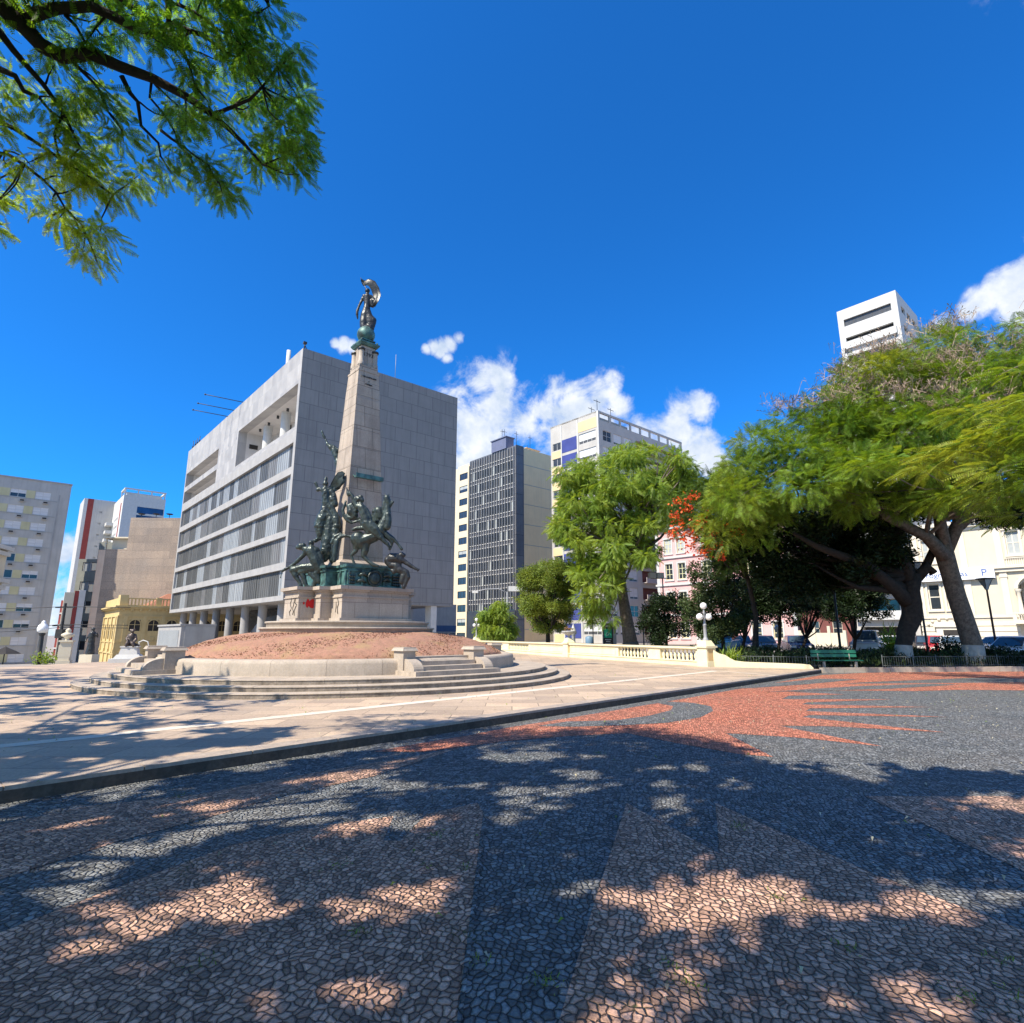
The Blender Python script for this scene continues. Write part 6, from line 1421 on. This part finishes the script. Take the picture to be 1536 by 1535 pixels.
# ------------------------------------------------------------ balustrade
PB=[Vector((8.85,27.15,0)),Vector((3.66,38.3,0)),Vector((-3.25,54.2,0)),Vector((-9.6,68.4,0))]
def tline(a,b,u):
    """fraction along a->b seen in column u"""
    lo,hi=0.0,1.0
    for _ in range(40):
        m=(lo+hi)/2; p=a.lerp(b,m); uu=W(p.x,p.y,.6)[0]
        if uu>u: lo=m
        else: hi=m
    return lo
def balustrade():
    r=thing('balustrade','long pale yellow balustrade with square pillars bordering the monument square','balustrade',tuple(PB[0]))
    bal=MB(); bal.lathe([(.075,0),(.075,.03),(.045,.06),(.085,.17),(.085,.22),(.04,.36),(.035,.41),(.07,.44),(.07,.48)],(0,0,0),10); bme=bal.mesh('baluster',[m_bal])
    bays=[[(1047,993),(976,930)],[(795,765),(755,726)],[]]
    for i in range(3):
        a,b=PB[i],PB[i+1]; d=(b-a).normalized(); n=Vector((d.y,-d.x,0)); L=(b-a).length; ang=math.atan2(d.y,d.x)
        M=Matrix.Translation(a)@Matrix.Rotation(ang,4,'Z')
        mb=MB(); mb.T=M; mb.box(.2,L-.2,-.17,.17,-.2,.34); mb.box(.2,L-.2,-.20,.20,.34,.38); mb.obj('plinth',m_bal,r,world=True)
        mb=MB(); mb.T=M; mb.box(.2,L-.2,-.15,.15,.86,.92); mb.box(.2,L-.2,-.21,.21,.92,1.0); mb.obj('coping',m_bal,r,world=True)
        op=[(tline(a,b,u0)*L,tline(a,b,u1)*L) for u0,u1 in bays[i]]
        if i==1: op.append((L-2.6,L-.6))
        if i==2: op=[(1+3.2*k,3.4+3.2*k) for k in range(4)]
        x=.2
        for o0,o1 in op+[(L-.2,L)]:
            if o0-x>.05:
                mb=MB(); mb.T=M; mb.box(x,o0,-.125,.125,.37,.87)
                if o0-x>1.4:
                    for s in (1,):
                        mb.box(x+.25,o0-.25,.12,.145,.44,.46); mb.box(x+.25,o0-.25,.12,.145,.78,.80); mb.box(x+.25,x+.27,.12,.1451,.46,.78); mb.box(o0-.27,o0-.25,.12,.1451,.46,.78)
                mb.obj('panel',m_bal,r,world=True)
            if o1<L-.1:
                k=max(3,int((o1-o0)/.27)); 
                for q in range(k):
                    o=bpy.data.objects.new('baluster',bme); COL.objects.link(o); o.parent=r; p=a+d*(o0+(q+.5)*(o1-o0)/k)-Vector(r.location); o.location=(p.x,p.y,.38)
            x=o1
    for i,p in enumerate(PB[:3]):
        a,b=(PB[i],PB[i+1]); d=(b-a).normalized(); M=Matrix.Translation(p)@Matrix.Rotation(math.atan2(d.y,d.x),4,'Z')
        mb=MB(); mb.T=M; mb.box(-.34,.34,-.3,.3,-.2,.36); mb.box(-.30,.30,-.27,.27,.36,.98); mb.box(-.36,.36,-.33,.33,.98,1.06)
        mb.frus(-.30,.30,-.27,.27,1.06,-.17,.17,-.17,.17,1.30); mb.mi=0
        mb.obj('pillar',m_bal,r,world=True)
        e=MB(); e.T=M; e.box(-.309,-.30,-.2,.2,.42,.92); e.obj('shaded_pillar_face',m_tan,r,world=True)
    # end scroll and low wall running right to the kerb
    a=PB[0]; b=Vector((12.75,25.35,0)); d=(b-a).normalized(); L=(b-a).length; M=Matrix.Translation(a)@Matrix.Rotation(math.atan2(d.y,d.x),4,'Z')
    prof=[(.3,.92),(.42,.80),(.55,.72),(.8,.66),(1.0,.52),(1.2,.42),(1.6,.38),(L-.5,.34),(L-.12,.31),(L,.18)]
    mb=MB(); mb.T=M; n=len(prof); vs=[(x,-.14,z) for x,z in prof]+[(x,.14,z) for x,z in prof]+[(x,-.14,-.1) for x,z in prof]+[(x,.14,-.1) for x,z in prof]
    fs=[]
    for i in range(n-1): fs+=[(i,i+1,n+i+1,n+i),(2*n+i,2*n+i+1,i+1,i),(n+i,n+i+1,3*n+i+1,3*n+i)]
    fs+=[(n-1,2*n+n-1,3*n+n-1,2*n-1)]; mb.add(vs,fs); mb.obj('end_scroll',m_bal,r,world=True)
balustrade()

def triple_lamp(p,label,rz,z0=1.30):
    r=thing('globe_lamp',label,'street lamp',(p.x,p.y,z0),rz,'three-globe lamps on the balustrade pillars')
    mb=MB(); mb.lathe([(.13,0),(.13,.06),(.09,.1),(.075,.16),(.07,.66),(.085,.68),(.085,.72),(.05,.76),(.045,1.18),(.07,1.2),(.05,1.26),(.03,1.4)],(0,0,0),14); mb.obj('post',m_steel,r)
    mb=MB()
    for s in (-1,1): mb.tube([(0,0,1.15),(s*.12,0,1.27),(s*.21,0,1.24),(s*.23,0,1.20)],.018,6)
    mb.tube([(-.12,0,1.27),(0,0,1.32),(.12,0,1.27)],.014,6); mb.obj('bracket',m_iron,r)
    for x,z in ((-.23,1.06),(.23,1.06),(0,1.56)):
        g=MB(); g.ball((x,0,z),.155,18,12); g.obj('globe',m_globe,r)
    return r
triple_lamp(PB[0],'three-globe lamp on the nearest balustrade pillar, in front of the bushy tree',0.25)
triple_lamp(PB[2],'three-globe lamp on the far balustrade pillar beside the weeping tree',.6)

def urn():
    p=PB[1]; r=thing('stone_urn','grey stone urn planted with reddish leaves on the middle balustrade pillar','urn',(p.x,p.y,1.30))
    mb=MB(); mb.lathe([(.18,0),(.18,.05),(.08,.09),(.07,.16),(.2,.24),(.40,.36),(.46,.44),(.44,.48),(.38,.46),(.2,.42),(0,.42)],(0,0,0),20); mb.obj('bowl',m_grey,r)
    k=140; pos=rng.normal(size=(k,3))*np.array([.16,.16,.05])+np.array([p.x,p.y,1.85]); scatter('plant',leaf_template(.16,.04),pos,rdir(k,.8),rdir(k),rng.uniform(.6,1.2,k),m_redleaf,r)
m_redleaf=mat('reddish_leaves',(.25,.10,.05),(.12,.14,.05),scale=4,island=.4)
urn()

# ------------------------------------------------------------ street furniture
def bench():
    Y=26.6; a=Vector(P(1219,1000,Y)); b=Vector(P(1289,1000,Y)); L=(b-a).length; r=thing('park_bench','long green slatted park bench on pale legs at the edge of the shaded bed','bench',(a.x,Y,.0),R(2))
    mb=MB()
    for k in range(3): mb.box(0,L,-.42+.15*k,-.30+.15*k,.43,.465)
    mb.obj('seat',m_green,r)
    mb=MB()
    for k in range(2): mb.T=Matrix.Translation((0,.06,.58+.17*k))@Matrix.Rotation(R(-12),4,'X'); mb.box(0,L,-.015,.02,0,.14)
    mb.T=None; mb.obj('backrest',m_green,r)
    for x in (.32,L-.32):
        l=MB(); l.box(x-.05,x+.05,-.40,-.32,0,.43); l.box(x-.05,x+.05,-.02,.06,0,.43); l.box(x-.05,x+.05,-.40,.06,.39,.43); l.tube([(x,.04,.4),(x,.12,.92)],.03,6); l.obj('leg',m_granite,r)
bench()
def pole_lamp(name,label,u,vb,vt,Y,head,z0=0,rad=.05,m=None,group=None):
    b=P(u,vb,Y); z1=P(u,vt,Y)[2]; r=thing(name,label,'street lamp',(b[0],Y,z0),0,group); h=z1-z0; m=m or m_iron
    mb=MB(); mb.lathe([(rad*1.6,0),(rad*1.6,.15),(rad,.2),(rad*.75,h)],(0,0,0),10); mb.obj('pole',m,r)
    g=MB()
    if head=='lantern':
        g.mi=0
        for s,t in ((-1,-1),(1,-1),(1,1),(-1,1)): g.tube([(0,0,h-.05),(s*.22,t*.22,h+.62)],.018,5)
        g.box(-.3,.3,-.3,.3,h+.62,h+.68); g.obj('lantern_frame',m_iron,r); g=MB(); g.frus(-.06,.06,-.06,.06,h+.05,-.19,.19,-.19,.19,h+.6); g.obj('lamp_glass',m_dimglass,r)
    elif head=='globe': g.ball((0,0,h+.2),.24,16,10); g.obj('globe',m_globe,r)
    elif head=='acorn':
        g.lathe([(.13,0),(.25,.1),(.27,.25),(.22,.42),(.12,.52),(.1,.55),(.1,.62),(.05,.68),(0,.7)],(0,0,h),18); g.obj('globe',m_globe,r); g=MB(); g.lathe([(.12,-.14),(.16,-.05),(.15,.02)],(0,0,h),14); g.obj('collar',m_iron,r)
    elif head=='twin':
        g.tube([(-.8,0,h),(.7,0,h+.02)],.035,6); g.obj('crossarm',m_steel,r)
        for s in (-1,-.25):
            q=MB(); q.box(s*.75-.2,s*.75+.24,-.28,.2,h+.02,h+.38); q.obj('floodlight',m_white,r)
    elif head=='arm':
        g.tube([(0,0,h-.1),(-.9,0,h+.3),(-2.2,0,h+.25),(-3.0,0,h+.05)],.05,6); g.obj('arm',m_steel,r)
        q=MB(); q.box(-3.5,-2.9,-.15,.15,h-.12,h+.1); q.obj('lamp_head',m_white,r); q=MB(); q.box(.1,2.2,-.2,.2,h+.05,h+.55); q.obj('sign_box',m_white,r)
        q=MB(); q.tube([(0,0,h-2.6),(-1.6,0,h-2.5),(-1.7,0,h-3.6)],.05,6); q.obj('lower_arm',m_white,r)
    elif head=='small': g.tube([(0,0,h),(.3,0,h+.15)],.03,5); g.box(.2,.6,-.1,.1,h+.1,h+.2); g.obj('lamp_head',m_steel,r)
    return r
m_dimglass=mat('frosted_lantern_glass',(.45,.46,.45),(.4,.4,.4),rough=.3)
pole_lamp('lantern_post','dark lantern post with an open tapered lantern in front of the cream mansion',1497,985,886,32,'lantern',.0,.06,mat('reddish_iron',(.09,.05,.045),(.07,.04,.035)),'tapered lantern posts')
pole_lamp('lantern_post','dark lantern post between the dark thick-limbed tree and the limewashed trunk',1393,985,862,32,'lantern',.0,.06,None,'tapered lantern posts')
pole_lamp('floodlight_post','tall dark post with two white floodlights in front of the dark trees above the bench',1262,985,820,33,'twin',0,.07)
pole_lamp('floodlight_post','thin tall post with two white floodlights in front of the pink building',999,968,868,40,'twin',0,.06,m_steel)
pole_lamp('slim_lamp','slim lamp post right of the leaning tree trunk behind the balustrade',966,968,912,40,'small',0,.05)
pole_lamp('thin_post','thin dark post beside the digital totem behind the balustrade',890,966,912,40,'small',0,.035)
pole_lamp('round_lamp','white globe lamp on a pale post in front of the cream gate wall',1169,975,947,44,'globe',0,.07,m_cream)
pole_lamp('street_light','tall grey street light with a curved arm in front of the glass tower',761,968,888,58,'arm',0,.14,m_steel)
pole_lamp('acorn_lamp','dark lamp post with a cream acorn globe at the far left',56,995,950,33,'acorn',-.45,.14)
def bollard_post():
    b=P(869,960,37.5); r=thing('white_post','white pointed post behind the balustrade beside the urn','post',(b[0],41,0)); mb=MB(); mb.lathe([(.16,0),(.13,.1),(.12,1.5),(.22,1.6),(.22,1.75),(.0,2.3)],(0,0,0),10); mb.obj('shaft',m_white,r)
bollard_post()
def totem():
    Y=41; a=P(904,965,Y); r=thing('digital_totem','black street totem with a green lit screen behind the balustrade','sign',(a[0],Y,0),R(-8)); zt=P(904,935,Y)[2]
    mb=MB(); mb.box(0,.95,0,.25,0,zt); mb.obj('housing',m_steel,r); mb=MB(); mb.box(.05,.72,-.03,0,.2,zt-.08); mb.obj('black_face',m_blk,r)
    mb=MB(); mb.box(.12,.65,-.045,-.03,zt-1.0,zt-.38); mb.obj('green_screen',m_scr,r)
    mb=MB(); mb.box(.2,.55,-.045,-.03,zt-.26,zt-.14)
    for k,(z,w) in enumerate(((zt-1.14,.42),(zt-1.26,.3),(zt-1.4,.4))): mb.box(.38-w/2,.38+w/2,-.045,-.03,z,z+.05)
    mb.obj('screen_marks',m_white,r)
    g=MB(); 
    g.tube([(.26,-.05,zt-.80),(.32,-.05,zt-.62),(.48,-.05,zt-.60),(.44,-.05,zt-.78),(.28,-.05,zt-.84)],.022,6); g.obj('screen_logo',m_white,r)
m_scr=mat('green_screen',(.03,.33,.20),(.03,.33,.20)); totem()
def bin_():
    a=P(884,962,40); r=thing('litter_bin','small pale blue litter bin beside the thin post behind the balustrade','bin',(a[0],40,0)); mb=MB(); mb.lathe([(.22,0),(.26,1.0),(.27,1.35),(.2,1.42),(0,1.46)],(0,0,0),14); mb.obj('body',m_bin,r)
m_bin=mat('pale_blue_plastic',(.16,.26,.36),(.14,.23,.32),rough=.4); bin_()

def small_statue():
    Y=31; c=P(193,990,Y); z=PZ-.02
    r=thing('seated_statue','small dark seated statue on a stepped white plinth in front of the yellow palace','statue',(c[0],Y,z),R(20))
    mb=MB(); mb.box(-.78,.78,-.55,.55,-.1,.22); mb.frus(-.62,.62,-.42,.42,.22,-.5,.5,-.34,.34,.42); mb.frus(-.42,.42,-.32,.32,.42,-.34,.34,-.27,.27,.78); mb.box(-.4,.4,-.3,.3,.78,.84); mb.obj('plinth',m_white,r)
    fig('figure',[[(0,0,1.62,.10),(.04,-.05,1.60,.07)],[(0,.02,1.50,.06),(0,.03,1.36,.16),(0,.02,1.15,.17),(0,0,.95,.18)],[(-.14,.03,1.4,.07),(-.22,-.05,1.2,.06),(-.12,-.2,1.12,.05)],[(.14,.03,1.4,.07),(.24,-.03,1.2,.06),(.2,-.2,1.05,.05)],[(-.08,0,.98,.1),(-.1,-.25,1.0,.09),(-.12,-.28,.88,.08)],[(.08,0,.98,.1),(.14,-.25,.98,.09),(.2,-.3,.88,.08)],[(0,.05,.9,.2)],[(.2,0,.92,.07),(.36,-.02,.88,.05)],[(-.1,0,1.66,.05),(.1,0,1.68,.05)]],m_brnz2,r,.03,2,world=False)
    c=P(96,992,31); r=thing('stone_pillar','cream stone pillar with a carved ornament on top at the left end of the square','pillar',(c[0],31,z),R(25))
    mb=MB(); mb.box(-.30,.30,-.3,.3,-.3,.12); mb.box(-.24,.24,-.24,.24,.12,1.05); mb.box(-.3,.3,-.3,.3,1.05,1.14); mb.box(-.27,.27,-.245,-.24,.3,.9); mb.obj('shaft',m_cream,r)
    mb=MB(); mb.lathe([(.1,1.14),(.08,1.22),(.2,1.32),(.26,1.42),(.2,1.5),(.1,1.55),(.14,1.62),(.08,1.72),(0,1.76)],(0,0,0),14); mb.ball((-.22,0,1.40),.08,8,6); mb.ball((.22,0,1.40),.08,8,6); mb.obj('ornament',m_cream,r)
    c=P(133,992,33); r=thing('standing_statue','dark standing bronze figure on a low cream block left of the yellow palace','statue',(c[0],33,z),0)
    mb=MB(); mb.box(-.35,.35,-.3,.3,-.4,.35); mb.obj('plinth',m_cream,r)
    fig('figure',[[(0,0,1.72,.1)],[(0,0,1.58,.06),(0,0,1.45,.17),(0,0,1.2,.16),(0,0,.95,.17),(0,0,.4,.22)],[(-.17,0,1.45,.06),(-.26,-.06,1.2,.05),(-.2,-.2,1.05,.04)],[(.17,0,1.45,.06),(.3,0,1.3,.05),(.32,-.1,1.5,.04)]],m_dkbr,r,.03,2,world=False)
    mb=MB(); 
    h=thing('handrail','curved white handrail beside the small seated statue','handrail',P(214,990,32)); mb.tube([(-.35,0,.9),(-.1,0,1.02),(.15,0,.95),(.25,0,.7),(.25,0,-.1)],.03,6); mb.tube([(-.3,0,.9),(-.3,0,.2)],.02,6); mb.obj('rail',m_white,h)
    s=thing('parasol','dark folded parasol by the plaza edge at the far left','parasol',P(4,996,34)); mb=MB(); mb.tube([(0,0,-.3),(0,0,1.0)],.03,6); mb.obj('pole',m_iron,s); mb=MB(); mb.lathe([(.75,.55),(.5,.7),(.0,.95)],(0,0,0),8,smooth=False); mb.obj('canopy',m_dark,s)
    p=P(63,993,33); s=thing('low_shrub','low yellow-green shrub at the foot of the acorn lamp','shrub',(p[0],33,-.4)); k=500
    pos=rng.normal(size=(k,3))*np.array([.32,.25,.16])+np.array([p[0]+.15,33,.25]); scatter('foliage',leaf_template(.14,.07),pos,rdir(k,.4),rdir(k),rng.uniform(.6,1.1,k),m_l_lime,s)
m_brnz2=mat('brown_bronze',(.09,.065,.055),(.06,.05,.045),rough=.45,metal=.4,spec=.5)
small_statue()
def utility():
    Y=62; b=P(86,985,Y); t=P(90,905,Y); r=thing('utility_pole','dark utility pole with crossarms and wires between the left apartment block and the red building','pole',(b[0],Y,-3))
    h=t[2]+3; mb=MB(); mb.lathe([(.16,0),(.12,h)],(0,0,0),10); mb.obj('pole',m_iron,r)
    mb=MB(); mb.box(-1,1,-.06,.06,h-.5,h-.38); mb.obj('crossarm',m_iron,r); mb=MB(); mb.box(-1,1,-.06,.06,h-2.4,h-2.28); mb.obj('crossarm',m_iron,r); mb=MB(); mb.box(-.35,.35,-.35,.35,h-3.6,h-2.7); mb.obj('transformer',m_iron,r)
    mb=MB()
    for z,dz in ((h-.35,1.4),(h-2.2,.9),(h-2.5,.7)):
        mb.tube([(0-k*2.2,-k*.3,z+dz*(k/8)-.9*math.sin(math.pi*k/9)) for k in range(9)],.03,4); mb.tube([(k*1.6,k*.2,z-.02*k) for k in range(5)],.03,4)
    mb.obj('wires',m_iron,r)
utility()

# ------------------------------------------------------------ cars
def car(label,u,Y,col,rz,kind='car',z=0.0,L=4.2,Wd=1.72,H=1.48,plate=True,cat='car'):
    x=P(u,975,Y)[0]; r=thing('parked_'+('van' if kind=='van' else 'car'),label,cat,(x,Y,z),rz,'vehicles parked along the street')
    w=Wd/2
    if kind=='van': low=[(-L/2,.35),(-L/2,.95),(-L/2+.1,1.05),(-L/2+1.0,1.12),(L/2-.05,1.15),(L/2,.9),(L/2,.35)]; cab=[(-L/2+.75,1.12),(-L/2+1.5,H-.03),(-L/2+1.8,H),(L/2-.25,H),(L/2-.06,1.15)]
    else: low=[(-L/2,.32),(-L/2-.02,.55),(-L/2+.08,.78),(-L/2+1.05,.92),(L/2-.5,.96),(L/2-.02,.86),(L/2,.5),(L/2-.05,.32)]; cab=[(-L/2+.95,.92),(-L/2+1.65,H-.05),(-L/2+2.0,H),(L/2-1.15,H-.02),(L/2-.4,.95)]
    def ext(pr,wa,wb,zt):
        mb=MB(); n=len(pr); 
        def ww(z): return wa if z<.95 else wa+(wb-wa)*min(1,(z-.95)/max(.01,zt-.95))
        vs=[(px,-ww(pz),pz) for px,pz in pr]+[(px,ww(pz),pz) for px,pz in pr]
        mb.add(vs,[tuple(range(n))[::-1],tuple(range(n,2*n))]+[(i,(i+1)%n,n+(i+1)%n,n+i) for i in range(n)]); return mb
    b=ext(low,w,w,H); bo=b.obj('body',col,r); bv=bo.modifiers.new('b','BEVEL'); bv.width=.06; bv.segments=3
    c=ext(cab,w-.04,w-.2,H); co_=c.obj('cabin',col,r); bv=co_.modifiers.new('b','BEVEL'); bv.width=.05; bv.segments=2
    # glass panels proud of the cabin
    g=MB()
    def lerp(a,b,t): return (a[0]+(b[0]-a[0])*t,a[1]+(b[1]-a[1])*t)
    def wz(z): return (w-.04) if z<.95 else (w-.04)+((w-.2)-(w-.04))*min(1,(z-.95)/(H-.95))
    for (a,bb) in ((cab[0],cab[1]),(cab[-1],cab[-2])):
        p=lerp(a,bb,.1); q=lerp(a,bb,.92); s=-.012 if a is cab[0] else .012
        g.add([(p[0]+s,-wz(p[1])+.1,p[1]+.01),(p[0]+s,wz(p[1])-.1,p[1]+.01),(q[0]+s,wz(q[1])-.1,q[1]+.01),(q[0]+s,-wz(q[1])+.1,q[1]+.01)],[(0,1,2,3)])
    for sd in (-1,1):
        zb,zt=cab[0][1]+.06,H-.12; x0=cab[0][0]+.25; x1=cab[1][0]+.1; x2=cab[-2][0]-.02; x3=cab[-1][0]-.2; xm=(x1+x2)/2
        for (p0,p1,q0,q1) in ((x0,x1,xm-.04,xm-.04),(xm+.04,xm+.04,x3,x2)):
            vs=[(p0,sd*(wz(zb)+.006),zb),(q0,sd*(wz(zb)+.006),zb),(q1,sd*(wz(zt)+.006),zt),(p1,sd*(wz(zt)+.006),zt)]; g.add(vs,[(0,1,2,3)])
    g.obj('windows',m_carglass,r)
    for x_ in (-L/2+.75,L/2-.8):
        for sd in (-1,1):
            wm=MB(); wm.T=Matrix.Translation((x_,sd*(w-.1),.32))@Matrix.Rotation(math.pi/2,4,'X'); wm.lathe([(0,-.1),(.2,-.1),(.31,-.1),(.32,-.05),(.32,.05),(.31,.1),(.2,.1),(0,.1)],(0,0,0),20,smooth=False); wh=wm.obj('wheel',m_tyre,r)
            rm_=MB(); rm_.T=wm.T; rm_.lathe([(0,.108),(.08,.112),(.19,.106),(.2,.1)],(0,0,0),14); rm_.lathe([(0,-.108),(.08,-.112),(.19,-.106),(.2,-.1)],(0,0,0),14); rm_.obj('rim',m_steel,wh)
    for sd in (-1,1):
        h=MB(); h.box(-L/2-.035,-L/2+.06,sd*(w-.42),sd*(w-.08),.56,.72); h.obj('headlight',m_globe,r); h=MB(); h.box(L/2-.06,L/2+.03,sd*(w-.3),sd*(w-.06),.62,.82); h.obj('tail_light',m_red,r)
    g=MB(); g.box(-L/2-.04,-L/2+.02,-.5,.5,.36,.5); g.box(-L/2-.06,-L/2,-.2,.2,.5,.6); g.obj('grille',m_blk,r)
m_carglass=mat('car_glass',(.03,.05,.07),(.05,.08,.11),rough=.05,spec=.9)
def paint(n,c,rough=.25): return mat(n,c,tuple(k*.97 for k in c),rough=rough,spec=.7,metal=.1)
pw=paint('white_car_paint',(.78,.79,.8)); ps=paint('silver_car_paint',(.52,.54,.56)); pdb=paint('dark_blue_car_paint',(.03,.05,.12)); pk=paint('black_car_paint',(.03,.03,.035)); pr_=paint('red_car_paint',(.45,.03,.03)); pg=paint('grey_car_paint',(.16,.19,.21)); pcy=paint('pale_blue_van_paint',(.25,.5,.6))
car('pale blue and dark van just right of the nearest balustrade pillar',1088,47,pcy,R(60),'van',H=1.9,L=4.6,cat='van')
car('dark blue car behind the yucca plant',1112,50,pdb,R(70)); car('dark grey-blue car with its windscreen facing the square, in front of the pink wall',1146,48,pg,R(75))
car('dark blue-grey car beneath the white-framed windows of the pink building',1196,47,pdb,R(75))
car('silver van parked behind the green bench',1302,42,ps,R(55),'van',H=1.85,L=4.7,cat='van'); car('white car parked behind the dark twisted trunk',1340,45,pw,R(60))
car('black car with a pale roof right of the dark twisted trunk',1392,45,pk,R(60)); car('red car half hidden by bushes left of the limewashed trunk',1412,42,pr_,R(60)); car('grey car half hidden directly left of the limewashed trunk',1432,40,ps,R(55))
car('white car at the right edge of the picture',1532,31,pw,R(20),L=4.3,H=1.5); car('white car partly hidden behind the lantern post on the right',1505,38,pw,R(10))
car('black car with a number plate behind the hedge at the right',1520,29.5,pk,R(195),H=1.0,L=3.8) if False else None

# ------------------------------------------------------------ low planting, fences, litter
def hoop_fence(label,pts):
    r=thing('low_fence',label,'fence',(*pts[0],.05),0,'low wire fences round the bed')
    mb=MB()
    for a,b in zip(pts[:-1],pts[1:]):
        a=Vector((*a,0)); b=Vector((*b,0)); L=(b-a).length; n=int(L/.11)
        for k in range(n):
            p=a.lerp(b,k/n); mb.tube([(p.x,p.y,.1),(p.x,p.y,.62)],.009,4,cap=False)
        mb.tube([(a.x,a.y,.60),(b.x,b.y,.60)],.013,5); mb.tube([(a.x,a.y,.22),(b.x,b.y,.22)],.011,5)
        for k in range(int(L/1.5)+1):
            p=a.lerp(b,min(1,k*1.5/L)); mb.tube([(p.x,p.y,0),(p.x,p.y,.68)],.022,5)
    mb.obj('bars',m_steelg,r,world=True)
m_steelg=mat('weathered_wire',(.10,.11,.11),(.14,.15,.15))
hoop_fence('low dark wire fence along the low yellow wall left of the bench',[(10.3,27.3),(12.9,26.2),(13.4,26.3)])
hoop_fence('low dark wire fence right of the bench in front of the limewashed trunks',[(16.4,26.5),(19,26.8),(24,27.3),(31,28)])
def cover():
    P_=[];n=26000; rr=np.random.default_rng(5)
    while len(P_)<n:
        x=rr.uniform(9.8,36); y=rr.uniform(26.3,33)
        if y<26.2+(x-12.9)*.1 or (x<12.9 and y<27.6+(12.9-x)*.5): continue
        d=min(1,(y-25.9-(x-12.9)*.1)/1.6); hh=(.10+.5*d*rr.random())*(1+.4*math.sin(x*1.7)*math.sin(y*1.3)); P_.append((x,y,.12+hh))
    pos=np.array(P_); d=rdir(n,.9); o=scatter('bed_planting',leaf_template(.20,.05),pos,d,rdir(n),rng.uniform(.6,1.4,n),[m_l_mid2,m_l_dark],None,midx=(rng.random(n)<.45).astype(int)); struct(o,'stuff')
    # sword-leaved plant near the pillar
    for i,(u,Y,lb) in enumerate(((1097,27.6,'spiky light green yucca-like plant right of the nearest pillar'),(1340,30,'bright green feathery plant behind the dark twisted trunk'))):
        p=P(u,992,Y); r=thing('spiky_plant',lb,'plant',(p[0],Y,.1)); k=170 if i==0 else 260; dd=rdir(k,.9); dd[:,2]=np.abs(dd[:,2])
        pos=np.tile(np.array([p[0],Y,.3 if i==0 else .9]),(k,1))+rng.normal(size=(k,3))*np.array([.15,.15,.1 if i==0 else .35]); bl=np.array([[[0,-.02,0],[.35,-.03,.03],[.35,.03,.03],[0,.02,0]],[[.35,-.03,.03],[.8,-.004,-.05],[.8,.004,-.05],[.35,.03,.03]]],dtype=np.float32)
        scatter('leaves',bl,pos,dd,rdir(k,1),rng.uniform(.6,1.1,k)*(1 if i==0 else .9),m_l_lime,r)
    # shrubs in deep shade near the right-hand trunk
    for u,Y,w,h,lb in ((1425,31,.9,1.1,'dark shrub directly left of the limewashed trunk'),(1478,28.5,1.1,.8,'dark low shrub right of the limewashed trunk'),(1510,27.8,1.2,.75,'dark low shrub in front of the white cars at the right edge')):
        p=P(u,990,Y); r=thing('dark_shrub',lb,'shrub',(p[0],Y,.1),0,'dark shrubs round the limewashed trunk'); k=1400; d=rdir(k); pos=np.array([p[0],Y,.1+h*.6])+d*np.array([w,w,h*.7])*rng.uniform(.3,1,k)[:,None]; scatter('foliage',leaf_template(.14,.07),pos,rdir(k),rdir(k),rng.uniform(.6,1.2,k),m_l_dark,r)
    # fallen leaflets and petals on the cobbles
    n=5200; x=rr.uniform(-9,26,n); y=rr.uniform(2,26,n); keep=[i for i in range(n) if rr.random()<(.35 if y[i]<10 else .9)]
    x=x[keep]; y=y[keep]; n=len(x); zz=np.array([.012 if (Vector((a,b,0))-K0).cross(KD).z>0.1 else PZ+.012 for a,b in zip(x,y)])
    q=leaf_template(.045,.018); pos=np.stack([x,y,zz],1); dd=rdir(n,0,.1); up=np.tile(np.array([0,0,1.0]),(n,1))+rng.normal(size=(n,3))*.15
    o=scatter('fallen_leaflets',q,pos,dd,up,rng.uniform(.5,1.3,n),[m_litter,m_l_lime],None,midx=(rng.random(n)<.2).astype(int)); struct(o,'stuff')
    # grass tufts in the joints
    P_=[]; 
    for u,v in ((1165,1348),(1000,1452),(655,1252),(540,1400),(1040,1478),(1520,1495),(1440,1492),(640,1300),(700,1302),(500,1302),(1270,1420),(820,1480),(300,1450),(900,1130),(1110,1240),(1500,1440),(720,1440),(270,1195),(520,1295)):
        c=G(u,v)
        for _ in range(random.randint(14,40)): P_.append((c[0]+random.gauss(0,.035),c[1]+random.gauss(0,.05),.004))
    pos=np.array(P_); n=len(pos); bl=np.array([[[0,-.004,0],[.03,-.003,0],[.03,.003,0],[0,.004,0]]],dtype=np.float32); dd=rdir(n,1.2); dd[:,2]=np.abs(dd[:,2]); o=scatter('joint_grass',bl,pos,dd,rdir(n),rng.uniform(.3,.8,n),m_l_mid,None); struct(o,'stuff')
m_litter=mat('straw_litter',(.50,.45,.33),(.40,.34,.2),island=.3)
cover()
